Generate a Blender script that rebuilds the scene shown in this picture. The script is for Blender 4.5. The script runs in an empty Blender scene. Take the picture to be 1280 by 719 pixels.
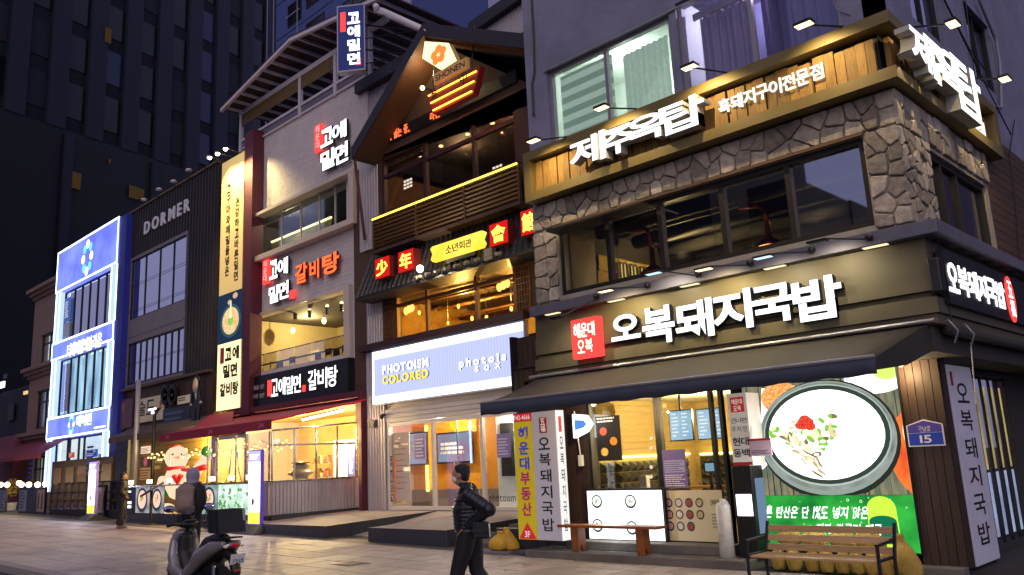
import bpy, math, random
from mathutils import Vector, Matrix
random.seed(7)
SC = bpy.context.scene
COL = SC.collection
rad = math.radians
# ---------------------------------------------------------------- camera
F_PX = 1040.0; PITCH = .2055; ROLL = -.0488; YAW = -.770
CAM = Vector((0, 0, 1.75))
_cy, _sy = math.cos(YAW), math.sin(YAW)
CW = Vector((_sy*math.cos(PITCH), _cy*math.cos(PITCH), math.sin(PITCH)))
_r = Vector((_cy, -_sy, 0)); _u = _r.cross(CW)
CR = math.cos(ROLL)*_r + math.sin(ROLL)*_u
CU = -math.sin(ROLL)*_r + math.cos(ROLL)*_u
cd = bpy.data.cameras.new('camera'); cam = bpy.data.objects.new('camera', cd); COL.objects.link(cam)
cd.sensor_width = 36; cd.lens = 36*F_PX/1280; cd.clip_start = .05; cd.clip_end = 1500
M3 = Matrix((CR, CU, -CW)).transposed().to_4x4(); M3.translation = CAM; cam.matrix_world = M3
SC.camera = cam
# ---------------------------------------------------------------- world: blue hour
w = bpy.data.worlds.new("World"); SC.world = w; w.use_nodes = True
nt = w.node_tree; bg = nt.nodes['Background']
sky = nt.nodes.new('ShaderNodeTexSky'); sky.sky_type = 'NISHITA'; sky.sun_disc = False
sky.sun_elevation = rad(-2.5); sky.sun_rotation = rad(149); sky.altitude = 20; sky.dust_density = 2.0; sky.ozone_density = 3.0
tint = nt.nodes.new('ShaderNodeMix'); tint.data_type = 'RGBA'; tint.blend_type = 'MIX'; tint.inputs[0].default_value = .75
nt.links.new(sky.outputs[0], tint.inputs[6]); tint.inputs[7].default_value = (1.38, 1.38, 2.45, 1)   # city glow on thin dusk cloud
nt.links.new(tint.outputs[2], bg.inputs[0]); bg.inputs[1].default_value = .11
# one weak, very soft sun added as frontal fill for the dusk glow
sl = bpy.data.lights.new('sun', 'SUN'); sl.energy = .42; sl.angle = rad(60); sl.color = (1, .84, .72)
so = bpy.data.objects.new('sun', sl); COL.objects.link(so); so.rotation_euler = Vector((-.45, .75, -.55)).to_track_quat('-Z', 'Y').to_euler()
# ---------------------------------------------------------------- exposure / render
SC.view_settings.view_transform = 'Standard'; SC.view_settings.look = 'None'
SC.view_settings.exposure = 1.2; SC.view_settings.gamma = 1
cy = SC.cycles
cy.use_denoising = True; cy.max_bounces = 6; cy.diffuse_bounces = 3; cy.glossy_bounces = 3
cy.transmission_bounces = 4; cy.transparent_max_bounces = 12; cy.sample_clamp_indirect = 3; cy.caustics_reflective = False; cy.caustics_refractive = False
cy.use_light_tree = True
try: cy.denoiser = 'OPENIMAGEDENOISE'
except Exception: pass

# ---------------------------------------------------------------- photo pixel -> place on a known plane
def ray(x, y): return (x-640)/F_PX*CR - (y-359.5)/F_PX*CU + CW
def pY(x, y, Y): d = ray(x, y); return CAM + d*((Y-CAM.y)/d.y)
def pX(x, y, X): d = ray(x, y); return CAM + d*((X-CAM.x)/d.x)
def pZ(x, y, Z): d = ray(x, y); return CAM + d*((Z-CAM.z)/d.z)
def ux(x, y, Y): return pY(x, y, Y).x
def zz(x, y, Y): return pY(x, y, Y).z
def zg(x): return .011*max(0., -x-10)
# ---------------------------------------------------------------- materials
MAT = {}
def lin(c):
    if isinstance(c, str):
        c = tuple(int(c[i:i+2], 16)/255 for i in (0, 2, 4))
        return tuple(v/12.92 if v <= .04045 else ((v+.055)/1.055)**2.4 for v in c)
    return c
def mat(name, col, rough=.6, metal=0, var=.12, scale=3., bump=0., bscale=40., rnd=0., wood=0, em=0, emc=None, spec=.5, stretch=(1,1,1), stain=0., coat=0.):
    if name in MAT: return MAT[name]
    m = bpy.data.materials.new(name); m.use_nodes = True; MAT[name] = m
    nt = m.node_tree; N = nt.nodes; L = nt.links; b = N['Principled BSDF']
    col = lin(col); c4 = (*col, 1)
    b.inputs['Roughness'].default_value = rough; b.inputs['Metallic'].default_value = metal
    b.inputs['Specular IOR Level'].default_value = spec; b.inputs['Coat Weight'].default_value = coat
    tc = N.new('ShaderNodeTexCoord'); mp = N.new('ShaderNodeMapping'); L.new(tc.outputs['Object'], mp.inputs[0])
    mp.inputs['Scale'].default_value = stretch
    src = None
    if var > 0 or wood:
        n = N.new('ShaderNodeTexNoise'); n.inputs['Scale'].default_value = scale; n.inputs['Detail'].default_value = 6; n.inputs['Roughness'].default_value = .65
        if wood: n.inputs['Distortion'].default_value = 1.2
        L.new(mp.outputs[0], n.inputs['Vector'])
        r = N.new('ShaderNodeMapRange'); L.new(n.outputs['Fac'], r.inputs[0]); r.inputs[1].default_value = .28; r.inputs[2].default_value = .72
        r.inputs[3].default_value = 1-var; r.inputs[4].default_value = 1+var*.8
        hs = N.new('ShaderNodeMix'); hs.data_type = 'RGBA'; hs.blend_type = 'MULTIPLY'; hs.inputs[0].default_value = 1; hs.inputs[6].default_value = c4
        L.new(r.outputs[0], hs.inputs[7]); src = hs.outputs[2]
        if stain > 0:
            n3 = N.new('ShaderNodeTexNoise'); n3.inputs['Scale'].default_value = .7; n3.inputs['Detail'].default_value = 8; n3.inputs['Roughness'].default_value = .7
            L.new(tc.outputs['Object'], n3.inputs['Vector'])
            r3 = N.new('ShaderNodeMapRange'); L.new(n3.outputs['Fac'], r3.inputs[0]); r3.inputs[1].default_value = .4; r3.inputs[2].default_value = .62; r3.inputs[3].default_value = 1; r3.inputs[4].default_value = 1-stain
            s3 = N.new('ShaderNodeMix'); s3.data_type = 'RGBA'; s3.blend_type = 'MULTIPLY'; s3.inputs[0].default_value = 1
            L.new(src, s3.inputs[6]); L.new(r3.outputs[0], s3.inputs[7]); src = s3.outputs[2]
        rr = N.new('ShaderNodeMapRange'); L.new(n.outputs['Fac'], rr.inputs[0]); rr.inputs[3].default_value = max(.02, rough-.1); rr.inputs[4].default_value = min(1, rough+.12)
        L.new(rr.outputs[0], b.inputs['Roughness'])
    if rnd > 0:
        oi = N.new('ShaderNodeObjectInfo'); r2 = N.new('ShaderNodeMapRange'); L.new(oi.outputs['Random'], r2.inputs[0])
        r2.inputs[3].default_value = 1-rnd; r2.inputs[4].default_value = 1+rnd
        m2 = N.new('ShaderNodeMix'); m2.data_type = 'RGBA'; m2.blend_type = 'MULTIPLY'; m2.inputs[0].default_value = 1
        if src: L.new(src, m2.inputs[6])
        else: m2.inputs[6].default_value = c4
        L.new(r2.outputs[0], m2.inputs[7]); src = m2.outputs[2]
    if src: L.new(src, b.inputs['Base Color'])
    else: b.inputs['Base Color'].default_value = c4
    if bump > 0:
        n2 = N.new('ShaderNodeTexNoise'); n2.inputs['Scale'].default_value = bscale; n2.inputs['Detail'].default_value = 5; L.new(mp.outputs[0], n2.inputs['Vector'])
        bp = N.new('ShaderNodeBump'); bp.inputs['Strength'].default_value = bump; bp.inputs['Distance'].default_value = .02
        L.new(n2.outputs['Fac'], bp.inputs['Height']); L.new(bp.outputs[0], b.inputs['Normal'])
    if em > 0:
        b.inputs['Emission Color'].default_value = (*lin(emc if emc is not None else col), 1); b.inputs['Emission Strength'].default_value = em*.46
    return m
EK = .46
def emit(name, col, s, var=0., scale=3., col2=None, stretch=(1,1,1)):
    """a lit, printed or screen surface; col2 mixes in by noise as printed pattern"""
    if name in MAT: return MAT[name]
    m = bpy.data.materials.new(name); m.use_nodes = True; MAT[name] = m
    nt = m.node_tree; N = nt.nodes; L = nt.links; N.remove(N['Principled BSDF'])
    e = N.new('ShaderNodeEmission'); e.inputs[0].default_value = (*lin(col), 1); e.inputs[1].default_value = s*(EK if s < 5 else .7)
    if var > 0 or col2 is not None:
        tc = N.new('ShaderNodeTexCoord'); mp = N.new('ShaderNodeMapping'); mp.inputs['Scale'].default_value = stretch; L.new(tc.outputs['Object'], mp.inputs[0])
        n = N.new('ShaderNodeTexNoise'); n.inputs['Scale'].default_value = scale; n.inputs['Detail'].default_value = 5; L.new(mp.outputs[0], n.inputs['Vector'])
        r = N.new('ShaderNodeMapRange'); L.new(n.outputs['Fac'], r.inputs[0]); r.inputs[1].default_value = .35; r.inputs[2].default_value = .65
        x = N.new('ShaderNodeMix'); x.data_type = 'RGBA'
        c = lin(col); c2 = lin(col2) if col2 is not None else tuple(v*(1-var) for v in c)
        x.inputs[6].default_value = (*c, 1); x.inputs[7].default_value = (*c2, 1); L.new(r.outputs[0], x.inputs[0]); L.new(x.outputs[2], e.inputs[0])
    L.new(e.outputs[0], N['Material Output'].inputs[0]); return m
def glass(name, tint=(.9,.92,.95), refl=.12, rough=.02):
    if name in MAT: return MAT[name]
    m = bpy.data.materials.new(name); m.use_nodes = True; MAT[name] = m
    nt = m.node_tree; N = nt.nodes; L = nt.links; N.remove(N['Principled BSDF'])
    t = N.new('ShaderNodeBsdfTransparent'); t.inputs[0].default_value = (*tint, 1)
    g = N.new('ShaderNodeBsdfGlossy'); g.inputs['Roughness'].default_value = rough; g.inputs[0].default_value = (.95, .95, 1, 1)
    lw = N.new('ShaderNodeLayerWeight'); lw.inputs[0].default_value = .35
    r = N.new('ShaderNodeMapRange'); L.new(lw.outputs['Fresnel'], r.inputs[0]); r.inputs[3].default_value = refl; r.inputs[4].default_value = min(1, refl*1.4+.28)
    x = N.new('ShaderNodeMixShader'); L.new(r.outputs[0], x.inputs[0]); L.new(t.outputs[0], x.inputs[1]); L.new(g.outputs[0], x.inputs[2])
    L.new(x.outputs[0], N['Material Output'].inputs[0]); return m
# ---------------------------------------------------------------- mesh builder
ORI = {}
def link(o, parent=None):
    COL.objects.link(o)
    if parent is not None: o.parent = parent
    return o
def V(*a): return Vector(a if len(a) == 3 else a[0])
class MB:
    def __init__(s): s.v = []; s.f = []
    def add(s, vs, fs):
        n = len(s.v); s.v += [Vector(q) for q in vs]; s.f += [tuple(i+n for i in f) for f in fs]; return s
    def box(s, a, b):
        x0, x1 = sorted((a[0], b[0])); y0, y1 = sorted((a[1], b[1])); z0, z1 = sorted((a[2], b[2]))
        return s.add([(x0,y0,z0),(x1,y0,z0),(x1,y1,z0),(x0,y1,z0),(x0,y0,z1),(x1,y0,z1),(x1,y1,z1),(x0,y1,z1)],
                     [(0,3,2,1),(4,5,6,7),(0,1,5,4),(1,2,6,5),(2,3,7,6),(3,0,4,7)])
    def obox(s, c, a, b, d):
        c, a, b, d = V(c), V(a), V(b), V(d); vs = []
        for k in (-1, 1):
            for i, j in ((-1,-1),(1,-1),(1,1),(-1,1)): vs.append(c+a*i+b*j+d*k)
        return s.add(vs, [(0,3,2,1),(4,5,6,7),(0,1,5,4),(1,2,6,5),(2,3,7,6),(3,0,4,7)])
    def prism(s, poly, off):
        n = len(poly); off = V(off); p = [V(q) for q in poly]
        return s.add(p+[q+off for q in p], [tuple(range(n))[::-1], tuple(range(n, 2*n))]+[(i, (i+1) % n, n+(i+1) % n, n+i) for i in range(n)])
    def poly(s, pts): return s.add(pts, [tuple(range(len(pts)))])
    def tube(s, pts, r, n=8, cap=True):
        pts = [V(p) for p in pts]; rs = r if isinstance(r, (list, tuple)) else [r]*len(pts); vs = []; fs = []
        prev = None
        for i, p in enumerate(pts):
            t = (pts[min(i+1, len(pts)-1)]-pts[max(i-1, 0)]).normalized()
            if prev is None: a = t.orthogonal().normalized()
            else: a = (prev - t*prev.dot(t)); a = a.normalized() if a.length > 1e-6 else t.orthogonal().normalized()
            prev = a; b = t.cross(a)
            for k in range(n): q = 2*math.pi*k/n; vs.append(p+(a*math.cos(q)+b*math.sin(q))*rs[i])
        for i in range(len(pts)-1):
            for k in range(n): fs.append((i*n+k, i*n+(k+1) % n, (i+1)*n+(k+1) % n, (i+1)*n+k))
        if cap: fs += [tuple(range(n))[::-1], tuple(range((len(pts)-1)*n, len(pts)*n))]
        return s.add(vs, fs)
    def ball(s, c, r, nu=12, nv=8, ax=None):
        c = V(c); r = (r, r, r) if not isinstance(r, (list, tuple)) else r
        ax = ax or (V(1,0,0), V(0,1,0), V(0,0,1)); vs = [c+ax[2]*r[2]]; fs = []
        for j in range(1, nv):
            t = math.pi*j/nv
            for i in range(nu): q = 2*math.pi*i/nu; vs.append(c+ax[0]*(r[0]*math.sin(t)*math.cos(q))+ax[1]*(r[1]*math.sin(t)*math.sin(q))+ax[2]*(r[2]*math.cos(t)))
        vs.append(c-ax[2]*r[2]); e = len(vs)-1
        for i in range(nu): fs += [(0, 1+i, 1+(i+1) % nu), (e, e-nu+(i+1) % nu, e-nu+i)]
        for j in range(nv-2):
            for i in range(nu): fs.append((1+j*nu+i, 1+(j+1)*nu+i, 1+(j+1)*nu+(i+1) % nu, 1+j*nu+(i+1) % nu))
        return s.add(vs, fs)
    def lathe(s, c, prof, n=14, axis=None):
        c = V(c); ax = V(axis).normalized() if axis is not None else V(0,0,1); a = ax.orthogonal().normalized(); b = ax.cross(a); vs = []; fs = []
        for r, h in prof:
            for k in range(n): q = 2*math.pi*k/n; vs.append(c+ax*h+(a*math.cos(q)+b*math.sin(q))*r)
        for i in range(len(prof)-1):
            for k in range(n): fs.append((i*n+k, i*n+(k+1) % n, (i+1)*n+(k+1) % n, (i+1)*n+k))
        fs += [tuple(range(n))[::-1], tuple(range((len(prof)-1)*n, len(prof)*n))]
        return s.add(vs, fs)
    def build(s, name, m, parent=None, smooth=False, label=None, cat=None, group=None, kind=None, bevel=0, org=None):
        me = bpy.data.meshes.new(name)
        o0 = ORI.get(parent.name, V(0,0,0)) if parent is not None else (V(org) if org is not None else V(0,0,0))
        me.from_pydata([tuple(q-o0) for q in s.v], [], s.f)
        if m is not None: me.materials.append(m)
        if smooth: me.shade_smooth()
        me.update(); o = bpy.data.objects.new(name, me); link(o, parent)
        if parent is None: o.location = o0
        ORI[o.name] = o0
        if bevel:
            bv = o.modifiers.new('bevel', 'BEVEL'); bv.width = bevel; bv.segments = 2; bv.limit_method = 'ANGLE'
        tag(o, label, cat, group, kind); return o
def tag(o, label=None, cat=None, group=None, kind=None):
    if label: o['label'] = label
    if cat: o['category'] = cat
    if group: o['group'] = group
    if kind: o['kind'] = kind
    return o
def thing(name, loc, label, cat, group=None):
    o = bpy.data.objects.new(name, None); o.empty_display_size = .2; COL.objects.link(o); o.location = V(loc); ORI[o.name] = V(loc)
    return tag(o, label, cat, group)
def dup(root, loc, label=None, rotz=0.):
    r = root.copy(); COL.objects.link(r); r.location = V(loc); r.rotation_euler = (0, 0, rotz); ORI[r.name] = V(loc)
    if label: r['label'] = label
    for ch in list(root.children):
        c = ch.copy(); COL.objects.link(c); c.parent = r
        for g in list(ch.children):
            d = g.copy(); COL.objects.link(d); d.parent = c
    return r
def B(name, m, a, b, parent=None, **k): return MB().box(a, b).build(name, m, parent, **k)
# facade wall in a plane of constant Y (axis 'y') or constant X (axis 'x'), facing -Y or +X, with real openings
def wall(axis, c, thick, u0, u1, z0, z1, holes=()):
    us = sorted({u0, u1, *[h[0] for h in holes], *[h[1] for h in holes]}); zs = sorted({z0, z1, *[h[2] for h in holes], *[h[3] for h in holes]})
    us = [u for u in us if u0 <= u <= u1]; zs = [z for z in zs if z0 <= z <= z1]; m = MB()
    P = (lambda u, d, z: (u, c+d, z)) if axis == 'y' else (lambda u, d, z: (c-d, u, z))
    def hole(u, z): return any(h[0] < u < h[1] and h[2] < z < h[3] for h in holes)
    nu, nz = len(us)-1, len(zs)-1
    solid = [[not hole((us[i]+us[i+1])/2, (zs[j]+zs[j+1])/2) for j in range(nz)] for i in range(nu)]
    S = lambda i, j: 0 <= i < nu and 0 <= j < nz and solid[i][j]
    for i in range(nu):
        for j in range(nz):
            if not solid[i][j]: continue
            a, b, p, q = us[i], us[i+1], zs[j], zs[j+1]
            m.poly([P(a,0,p), P(b,0,p), P(b,0,q), P(a,0,q)]); m.poly([P(a,thick,p), P(a,thick,q), P(b,thick,q), P(b,thick,p)])
            if not S(i-1, j): m.poly([P(a,0,p), P(a,0,q), P(a,thick,q), P(a,thick,p)])
            if not S(i+1, j): m.poly([P(b,0,p), P(b,thick,p), P(b,thick,q), P(b,0,q)])
            if not S(i, j-1): m.poly([P(a,0,p), P(a,thick,p), P(b,thick,p), P(b,0,p)])
            if not S(i, j+1): m.poly([P(a,0,q), P(b,0,q), P(b,thick,q), P(a,thick,q)])
    return m
def frame(axis, c, u0, u1, z0, z1, w=.06, d=.08, mul=(), tra=()):
    """rectangular frame with optional mullions (u) and transoms (z)"""
    m = MB()
    def bx(a, b, p, q, e=0.):
        if axis == 'y': m.box((a, c+e, p), (b, c+d-e, q))
        else: m.box((c-e, a, p), (c-d+e, b, q))
    bx(u0, u0+w, z0, z1); bx(u1-w, u1, z0, z1); bx(u0+w, u1-w, z0, z0+w); bx(u0+w, u1-w, z1-w, z1)
    for u in mul: bx(u-w/2, u+w/2, z0+w, z1-w, .003)
    for t in tra: bx(u0+w, u1-w, t-w/2, t+w/2, .006)
    return m
def pane(axis, c, u0, u1, z0, z1, t=.012):
    return MB().box((u0, c, z0), (u1, c+t, z1)) if axis == 'y' else MB().box((c, u0, z0), (c-t, u1, z1))
def room(par, x0, x1, y0, y1, z0, z1, mw, mf=None, mc=None):
    MB().poly([(x0,y1,z0),(x0,y1,z1),(x1,y1,z1),(x1,y1,z0)]).build('back_wall', mw, par)
    MB().poly([(x0,y0,z0),(x0,y0,z1),(x0,y1,z1),(x0,y1,z0)]).build('side_wall', mw, par)
    MB().poly([(x1,y0,z0),(x1,y1,z0),(x1,y1,z1),(x1,y0,z1)]).build('side_wall', mw, par)
    MB().poly([(x0,y0,z0),(x0,y1,z0),(x1,y1,z0),(x1,y0,z0)]).build('room_floor', mf or mw, par)
    MB().poly([(x0,y0,z1),(x1,y0,z1),(x1,y1,z1),(x0,y1,z1)]).build('ceiling', mc or mw, par)
# ---------------------------------------------------------------- lettering (real extruded letters from the built-in font)
_G = {}
def glyph(ch, off=0., res=3):
    k = (ch, off, res)
    if k not in _G:
        c = bpy.data.curves.new('glyph', 'FONT'); c.body = ch; c.size = 1; c.offset = off; c.resolution_u = res; c.fill_mode = 'FRONT'
        o = bpy.data.objects.new('glyph', c); me = bpy.data.meshes.new_from_object(o)
        vs = [(v.co.x, v.co.y) for v in me.vertices]; fs = [tuple(p.vertices) for p in me.polygons]
        bpy.data.objects.remove(o); bpy.data.curves.remove(c); bpy.data.meshes.remove(me)
        if vs: xs = [q[0] for q in vs]; ys = [q[1] for q in vs]; bb = (min(xs), max(xs), min(ys), max(ys))
        else: bb = (0, .3, 0, .7)
        _G[k] = (vs, fs, bb)
    return _G[k]
def glyph_mb(m, ch, o, u, v, w, h, depth, off=0., fit=True, adv=None, slant=0.):
    """fill the cell (origin o, width w along u, height h along v) with one character, extruded by depth along u x v"""
    vs, fs, bb = glyph(ch, off)
    if not vs: return
    o, u, v = V(o), V(u), V(v); n = u.cross(v)
    sx = w/(bb[1]-bb[0]); sy = h/(bb[3]-bb[2])
    P = [o+u*((x-bb[0])*sx + slant*(y-bb[2])*sy)+v*((y-bb[2])*sy) for x, y in vs]
    if depth <= .004: m.add(P, fs); m.v[-len(P):] = [q+n*depth for q in m.v[-len(P):]]; return
    N0 = len(P); ed = {}
    for f in fs:
        for i in range(len(f)):
            e = (f[i], f[(i+1) % len(f)])
            if (e[1], e[0]) in ed: del ed[(e[1], e[0])]
            else: ed[e] = 1
    # face orientation: front faces outwards (+n)
    m.add([q+n*depth for q in P]+P, list(fs)+[tuple(reversed([i+N0 for i in f])) for f in fs]+[(a, a+N0, b+N0, b) for a, b in ed])
NARROW = {'I': .35, '1': .6, '-': .5, ' ': .5, '.': .3, 'i': .3, 'l': .3, 't': .55, ',': .3, '!': .3, 'f': .55, 'r': .6}
def lettering(s, o, u, v, W, h, m, parent, depth=.05, off=0., name='letter', gap=.1, joined=False, slant=0., sidem=None, vertical=False, smooth=False):
    """text along u (or downwards when vertical) filling width W, letter height h"""
    o, u, v = V(o), V(u), V(v)
    mb = MB() if joined else None
    cjk = lambda c: ord(c) > 0x2E00
    wt = [1. if (cjk(c) and not vertical) else ((glyph(c, off)[2][1]-glyph(c, off)[2][0])/.88 if not vertical and c != ' ' else (.45 if not vertical else 1.)) for c in s]
    tot = sum(wt)+gap*(len(s)-1); k = W/tot; x = 0
    for c, wc in zip(s, wt):
        if c != ' ':
            vs, fs, bb = glyph(c, off)
            gh = h
            oo = o+u*x if not vertical else o-v*x
            if not vertical:
                base = 0
                if not cjk(c):
                    ref = glyph('H' if not c.islower() else 'h', off)[2]; sc = h/(ref[3]-ref[2]); gh = sc*(bb[3]-bb[2]); base = sc*(bb[2]-ref[2])
                elif (bb[3]-bb[2]) < .5: gh = h*(bb[3]-bb[2])/.9; base = (h-gh)/2
                cw = k*wc
                cell = (oo+v*base, cw, gh)
            else:
                cw = h; gh = k*wc; cell = (oo-v*gh, cw, gh)
            t = mb if joined else MB()
            glyph_mb(t, c, cell[0], u, v, cell[1], cell[2], depth, off, slant=slant)
            if not joined: t.build(name, m, parent)
        x += k*(wc+gap)
    if joined: return mb.build(name if name != 'letter' else 'lettering', m, parent)
UX = V(1,0,0); UZ = V(0,0,1)
def lettering2(s, o, u, v, W, h, m, side, parent, depth=.05, **k):
    lettering(s, o, u, v, W, h, side, parent, depth=depth, name='letter_return', **k); n = V(u).cross(V(v)); k = dict(k); k['off'] = k.get('off', 0)
    lettering(s, V(o)+n*(depth+.003), u, v, W, h, m, parent, depth=.003, **k)
def textY(s, Y, p0, p1, hpx_top, m, parent, **k):
    """p0,p1: photo pixels of the text's bottom left / bottom right; hpx_top: pixel of top left"""
    a = pY(*p0, Y); b = pY(*p1, Y); t = pY(*hpx_top, Y)
    u = (b-a); W = u.length; return lettering(s, a, UX if k.pop('level', True) else u.normalized(), UZ, W, t.z-a.z, m, parent, **k)
def rectY(Y, tl, br): a = pY(*tl, Y); b = pY(*br, Y); return a.x, b.x, b.z, a.z
def blob(parts, voxel, m, name, parent=None, smooth_it=6, **k):
    """several closed shapes fused into ONE continuous surface"""
    me = bpy.data.meshes.new(name); mb = MB()
    for p in parts: mb.add(p.v, p.f)
    o0 = ORI.get(parent.name, V(0,0,0)) if parent is not None else V(0,0,0)
    me.from_pydata([tuple(q-o0) for q in mb.v], [], mb.f); o = bpy.data.objects.new(name, me); COL.objects.link(o)
    r = o.modifiers.new('r', 'REMESH'); r.mode = 'VOXEL'; r.voxel_size = voxel; r.use_smooth_shade = True
    s = o.modifiers.new('s', 'SMOOTH'); s.iterations = smooth_it; s.factor = .5
    dg = bpy.context.evaluated_depsgraph_get(); me2 = bpy.data.meshes.new_from_object(o.evaluated_get(dg))
    o.modifiers.clear(); o.data = me2; bpy.data.meshes.remove(me); me2.name = name
    me2.materials.clear(); me2.materials.append(m); me2.shade_smooth()
    if parent is not None: o.parent = parent
    ORI[o.name] = o0; tag(o, **k); return o
def plight(name, loc, col, power, radius=.1, parent=None):
    l = bpy.data.lights.new(name, 'POINT'); l.color = col; l.energy = power*1.5; l.shadow_soft_size = 0  # unseen light without a body; some float before lit signs as glow
    o = bpy.data.objects.new(name, l); COL.objects.link(o); o.location = V(loc)
    if parent is not None: o.parent = parent; o.location = V(loc)-ORI[parent.name]
    return o
def spot(name, loc, d, col, power, angle=100, blend=.8, radius=.04, parent=None):
    l = bpy.data.lights.new(name, 'SPOT'); l.color = col; l.energy = power*2.2; l.spot_size = rad(angle); l.spot_blend = blend; l.shadow_soft_size = 0
    o = bpy.data.objects.new(name, l); COL.objects.link(o); o.location = V(loc); o.rotation_euler = V(d).to_track_quat('-Z', 'Y').to_euler()
    if parent is not None: o.parent = parent; o.location = V(loc)-ORI[parent.name]
    return o
# ================================================================ shared materials
M_steel = mat('dark steel', '2b2b2e', .45, .6, var=.1)
M_black = mat('black paint', '151517', .45, 0, var=.1)
M_white_face = emit('lit white acrylic', (1,1,1), 2.6)
M_cold_face = emit('lit cold white acrylic', (.93,.95,1), 2.4)
M_bulb = emit('warm bulb', (1,.66,.26), 4.6)
M_lampface = emit('warm lamp face', (1,.7,.3), 3.4)
M_redlit = emit('lit red acrylic', (.9,.06,.05), 1.5)
M_ink = mat('black ink', '15131a', .5, var=0)
M_inkred = mat('red ink', 'b3202c', .5, var=.05)
M_paper = mat('white paper', 'dcd8d4', .6, var=.04)
M_letter_w = mat('white letter paint', 'f0eee8', .4, var=.02, em=.35)
M_chrome = mat('steel tube', '9a9a9c', .25, .9, var=.1)
WARM = (1, .72, .36); COOL = (.75, .85, 1)

# ================================================================ corner restaurant building
A = 11.2                     # plane of the sign band and the fascia
XS = pY(1122, 95, A).x       # its side face
corner = thing('corner_building', (-7, A, 0), 'grey rendered corner building with stone second floor and dark panelled ground floor', 'building')
M_grey = mat('grey painted render', '85849a', .85, var=.1, scale=1.5, bump=.35, bscale=18, stain=.22)
M_metal_lt = mat('grey aluminium', 'a09aa0', .4, .5, var=.05)
YU = 11.7; XU = pY(1099, 0, YU).x; XL = pY(652, 0, YU).x
ZT = 13.5
zsT, zsB = zz(1107.7, 12, A), zz(1122, 95, A)
# --- top storey: rendered wall with two sliding windows
wz0 = zz(690, 178, YU)-.45; wz1 = zz(683, 90, YU)
wx = [ux(683, 90, YU), ux(835, 15, YU), ux(844, 12, YU), ux(1052, 27, YU)]
XBACK = 22.
wall('y', YU, .25, XL, XU, zsB-.05, ZT, [(wx[0], wx[1], wz0, wz1), (wx[2], wx[3], wz0, wz1+.12)]).build('wall', M_grey, corner)
sy = [pX(1147, 60, XU).y, pX(1183, 60, XU).y]
wall('x', XU, .25, YU, XBACK, zsB-.05, ZT, [(sy[0], sy[1], wz0+.9, wz1+.5), (sy[1]+1.6, sy[1]+3.2, wz0+.9, wz1+.5)]).build('wall', M_grey, corner)
MB().box((XL, YU+.26, ZT-.25), (XU-.26, XBACK, ZT-.05)).build('roof', M_grey, corner)
wall('x', XL+.25, .25, YU+.26, XBACK, 4, ZT-.3).build('wall', M_grey, corner)
M_g_lit = glass('lit room glass', (.86,.95,.92), .06); M_g_dusk = glass('dusk window glass', (.85,.85,.95), .05)
M_g_clear = glass('shop glass', (.95,.95,.93), .05)
def window(par, axis, c, u0, u1, z0, z1, mf, mg, w=.06, d=.08, mul=(), tra=(), inset=.08, name='window'):
    s = 1 if axis == 'y' else -1
    f = frame(axis, c+s*inset, u0, u1, z0, z1, w, d, mul, tra).build(name, mf, par)
    us = [u0]+list(mul)+[u1]; zs_ = [z0]+list(tra)+[z1]
    for i in range(len(us)-1):
        for j in range(len(zs_)-1):
            pane(axis, c+s*(inset+d/2), us[i]+w*.4, us[i+1]-w*.4, zs_[j]+w*.4, zs_[j+1]-w*.4).build('pane', mg, f)
    return f
m1 = ux(752, 60, YU)
window(corner, 'y', YU, wx[0], wx[1], wz0, wz1, M_metal_lt, M_g_lit, .07, .1, [m1])
m2 = ux(935, 20, YU)
window(corner, 'y', YU, wx[2], wx[3], wz0, wz1+.12, M_metal_lt, M_g_dusk, .07, .1, [m2])
B('window_ledge', M_metal_lt, (wx[0]-.05, YU-.04, wz1+.001), (wx[3]+.05, YU-.002, wz1+.03), corner)
for a, b in ((sy[0], sy[1]), (sy[1]+1.6, sy[1]+3.2)): window(corner, 'x', XU, a, b, wz0+.9, wz1+.5, M_steel, M_g_dusk, .06, .08, [(a+b)/2])
# lit flat behind the first window: roller blind slats and a net curtain
M_room_cool = mat('pale room wall', 'b4b8b2', .8, var=.05)
room(corner, wx[0]-.3, wx[1]+.1, YU+.27, YU+2.2, wz0-.1, wz1+.35, M_room_cool)
plight('room_lamp', (wx[0]+1.1, YU+1.2, wz1-.1), (.97, 1, .93), 50, .15, corner)
M_blind = mat('blind fabric', 'c7cfc4', .8, var=.03, em=.75); M_blind2 = mat('blind sheer fabric', '8f9c92', .8, var=.03, em=.75)  # emission stands in for room light shining through the fabric
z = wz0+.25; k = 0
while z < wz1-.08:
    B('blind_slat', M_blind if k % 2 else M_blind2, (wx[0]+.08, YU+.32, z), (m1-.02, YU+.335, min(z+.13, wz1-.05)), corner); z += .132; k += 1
def curtain(par, x0, x1, y, z0, z1, m, amp=.04, waves=9, name='curtain'):
    mb = MB(); n = waves*6; vs = []; fs = []
    for i in range(n+1):
        x = x0+(x1-x0)*i/n; yy = y+amp*math.sin(i*math.pi/3+.6*math.sin(i*.7))+amp*.4*math.sin(i*.37)
        vs += [(x, yy, z0), (x, yy+.01, (z0+z1)/2), (x, yy, z1)]
    for i in range(n):
        for j in range(2): fs.append((3*i+j, 3*i+3+j, 3*i+4+j, 3*i+1+j))
    mb.add(vs, fs); return mb.build(name, m, par, smooth=True)
M_net = mat('net curtain', 'b8c0b6', .9, var=.3, scale=14, stretch=(1, 1, .6), em=.8)  # glow put into the net for the backlight from the room
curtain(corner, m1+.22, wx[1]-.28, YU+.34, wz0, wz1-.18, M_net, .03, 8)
M_drape = mat('lilac drape', 'cfcad8', .9, var=.08)
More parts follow.
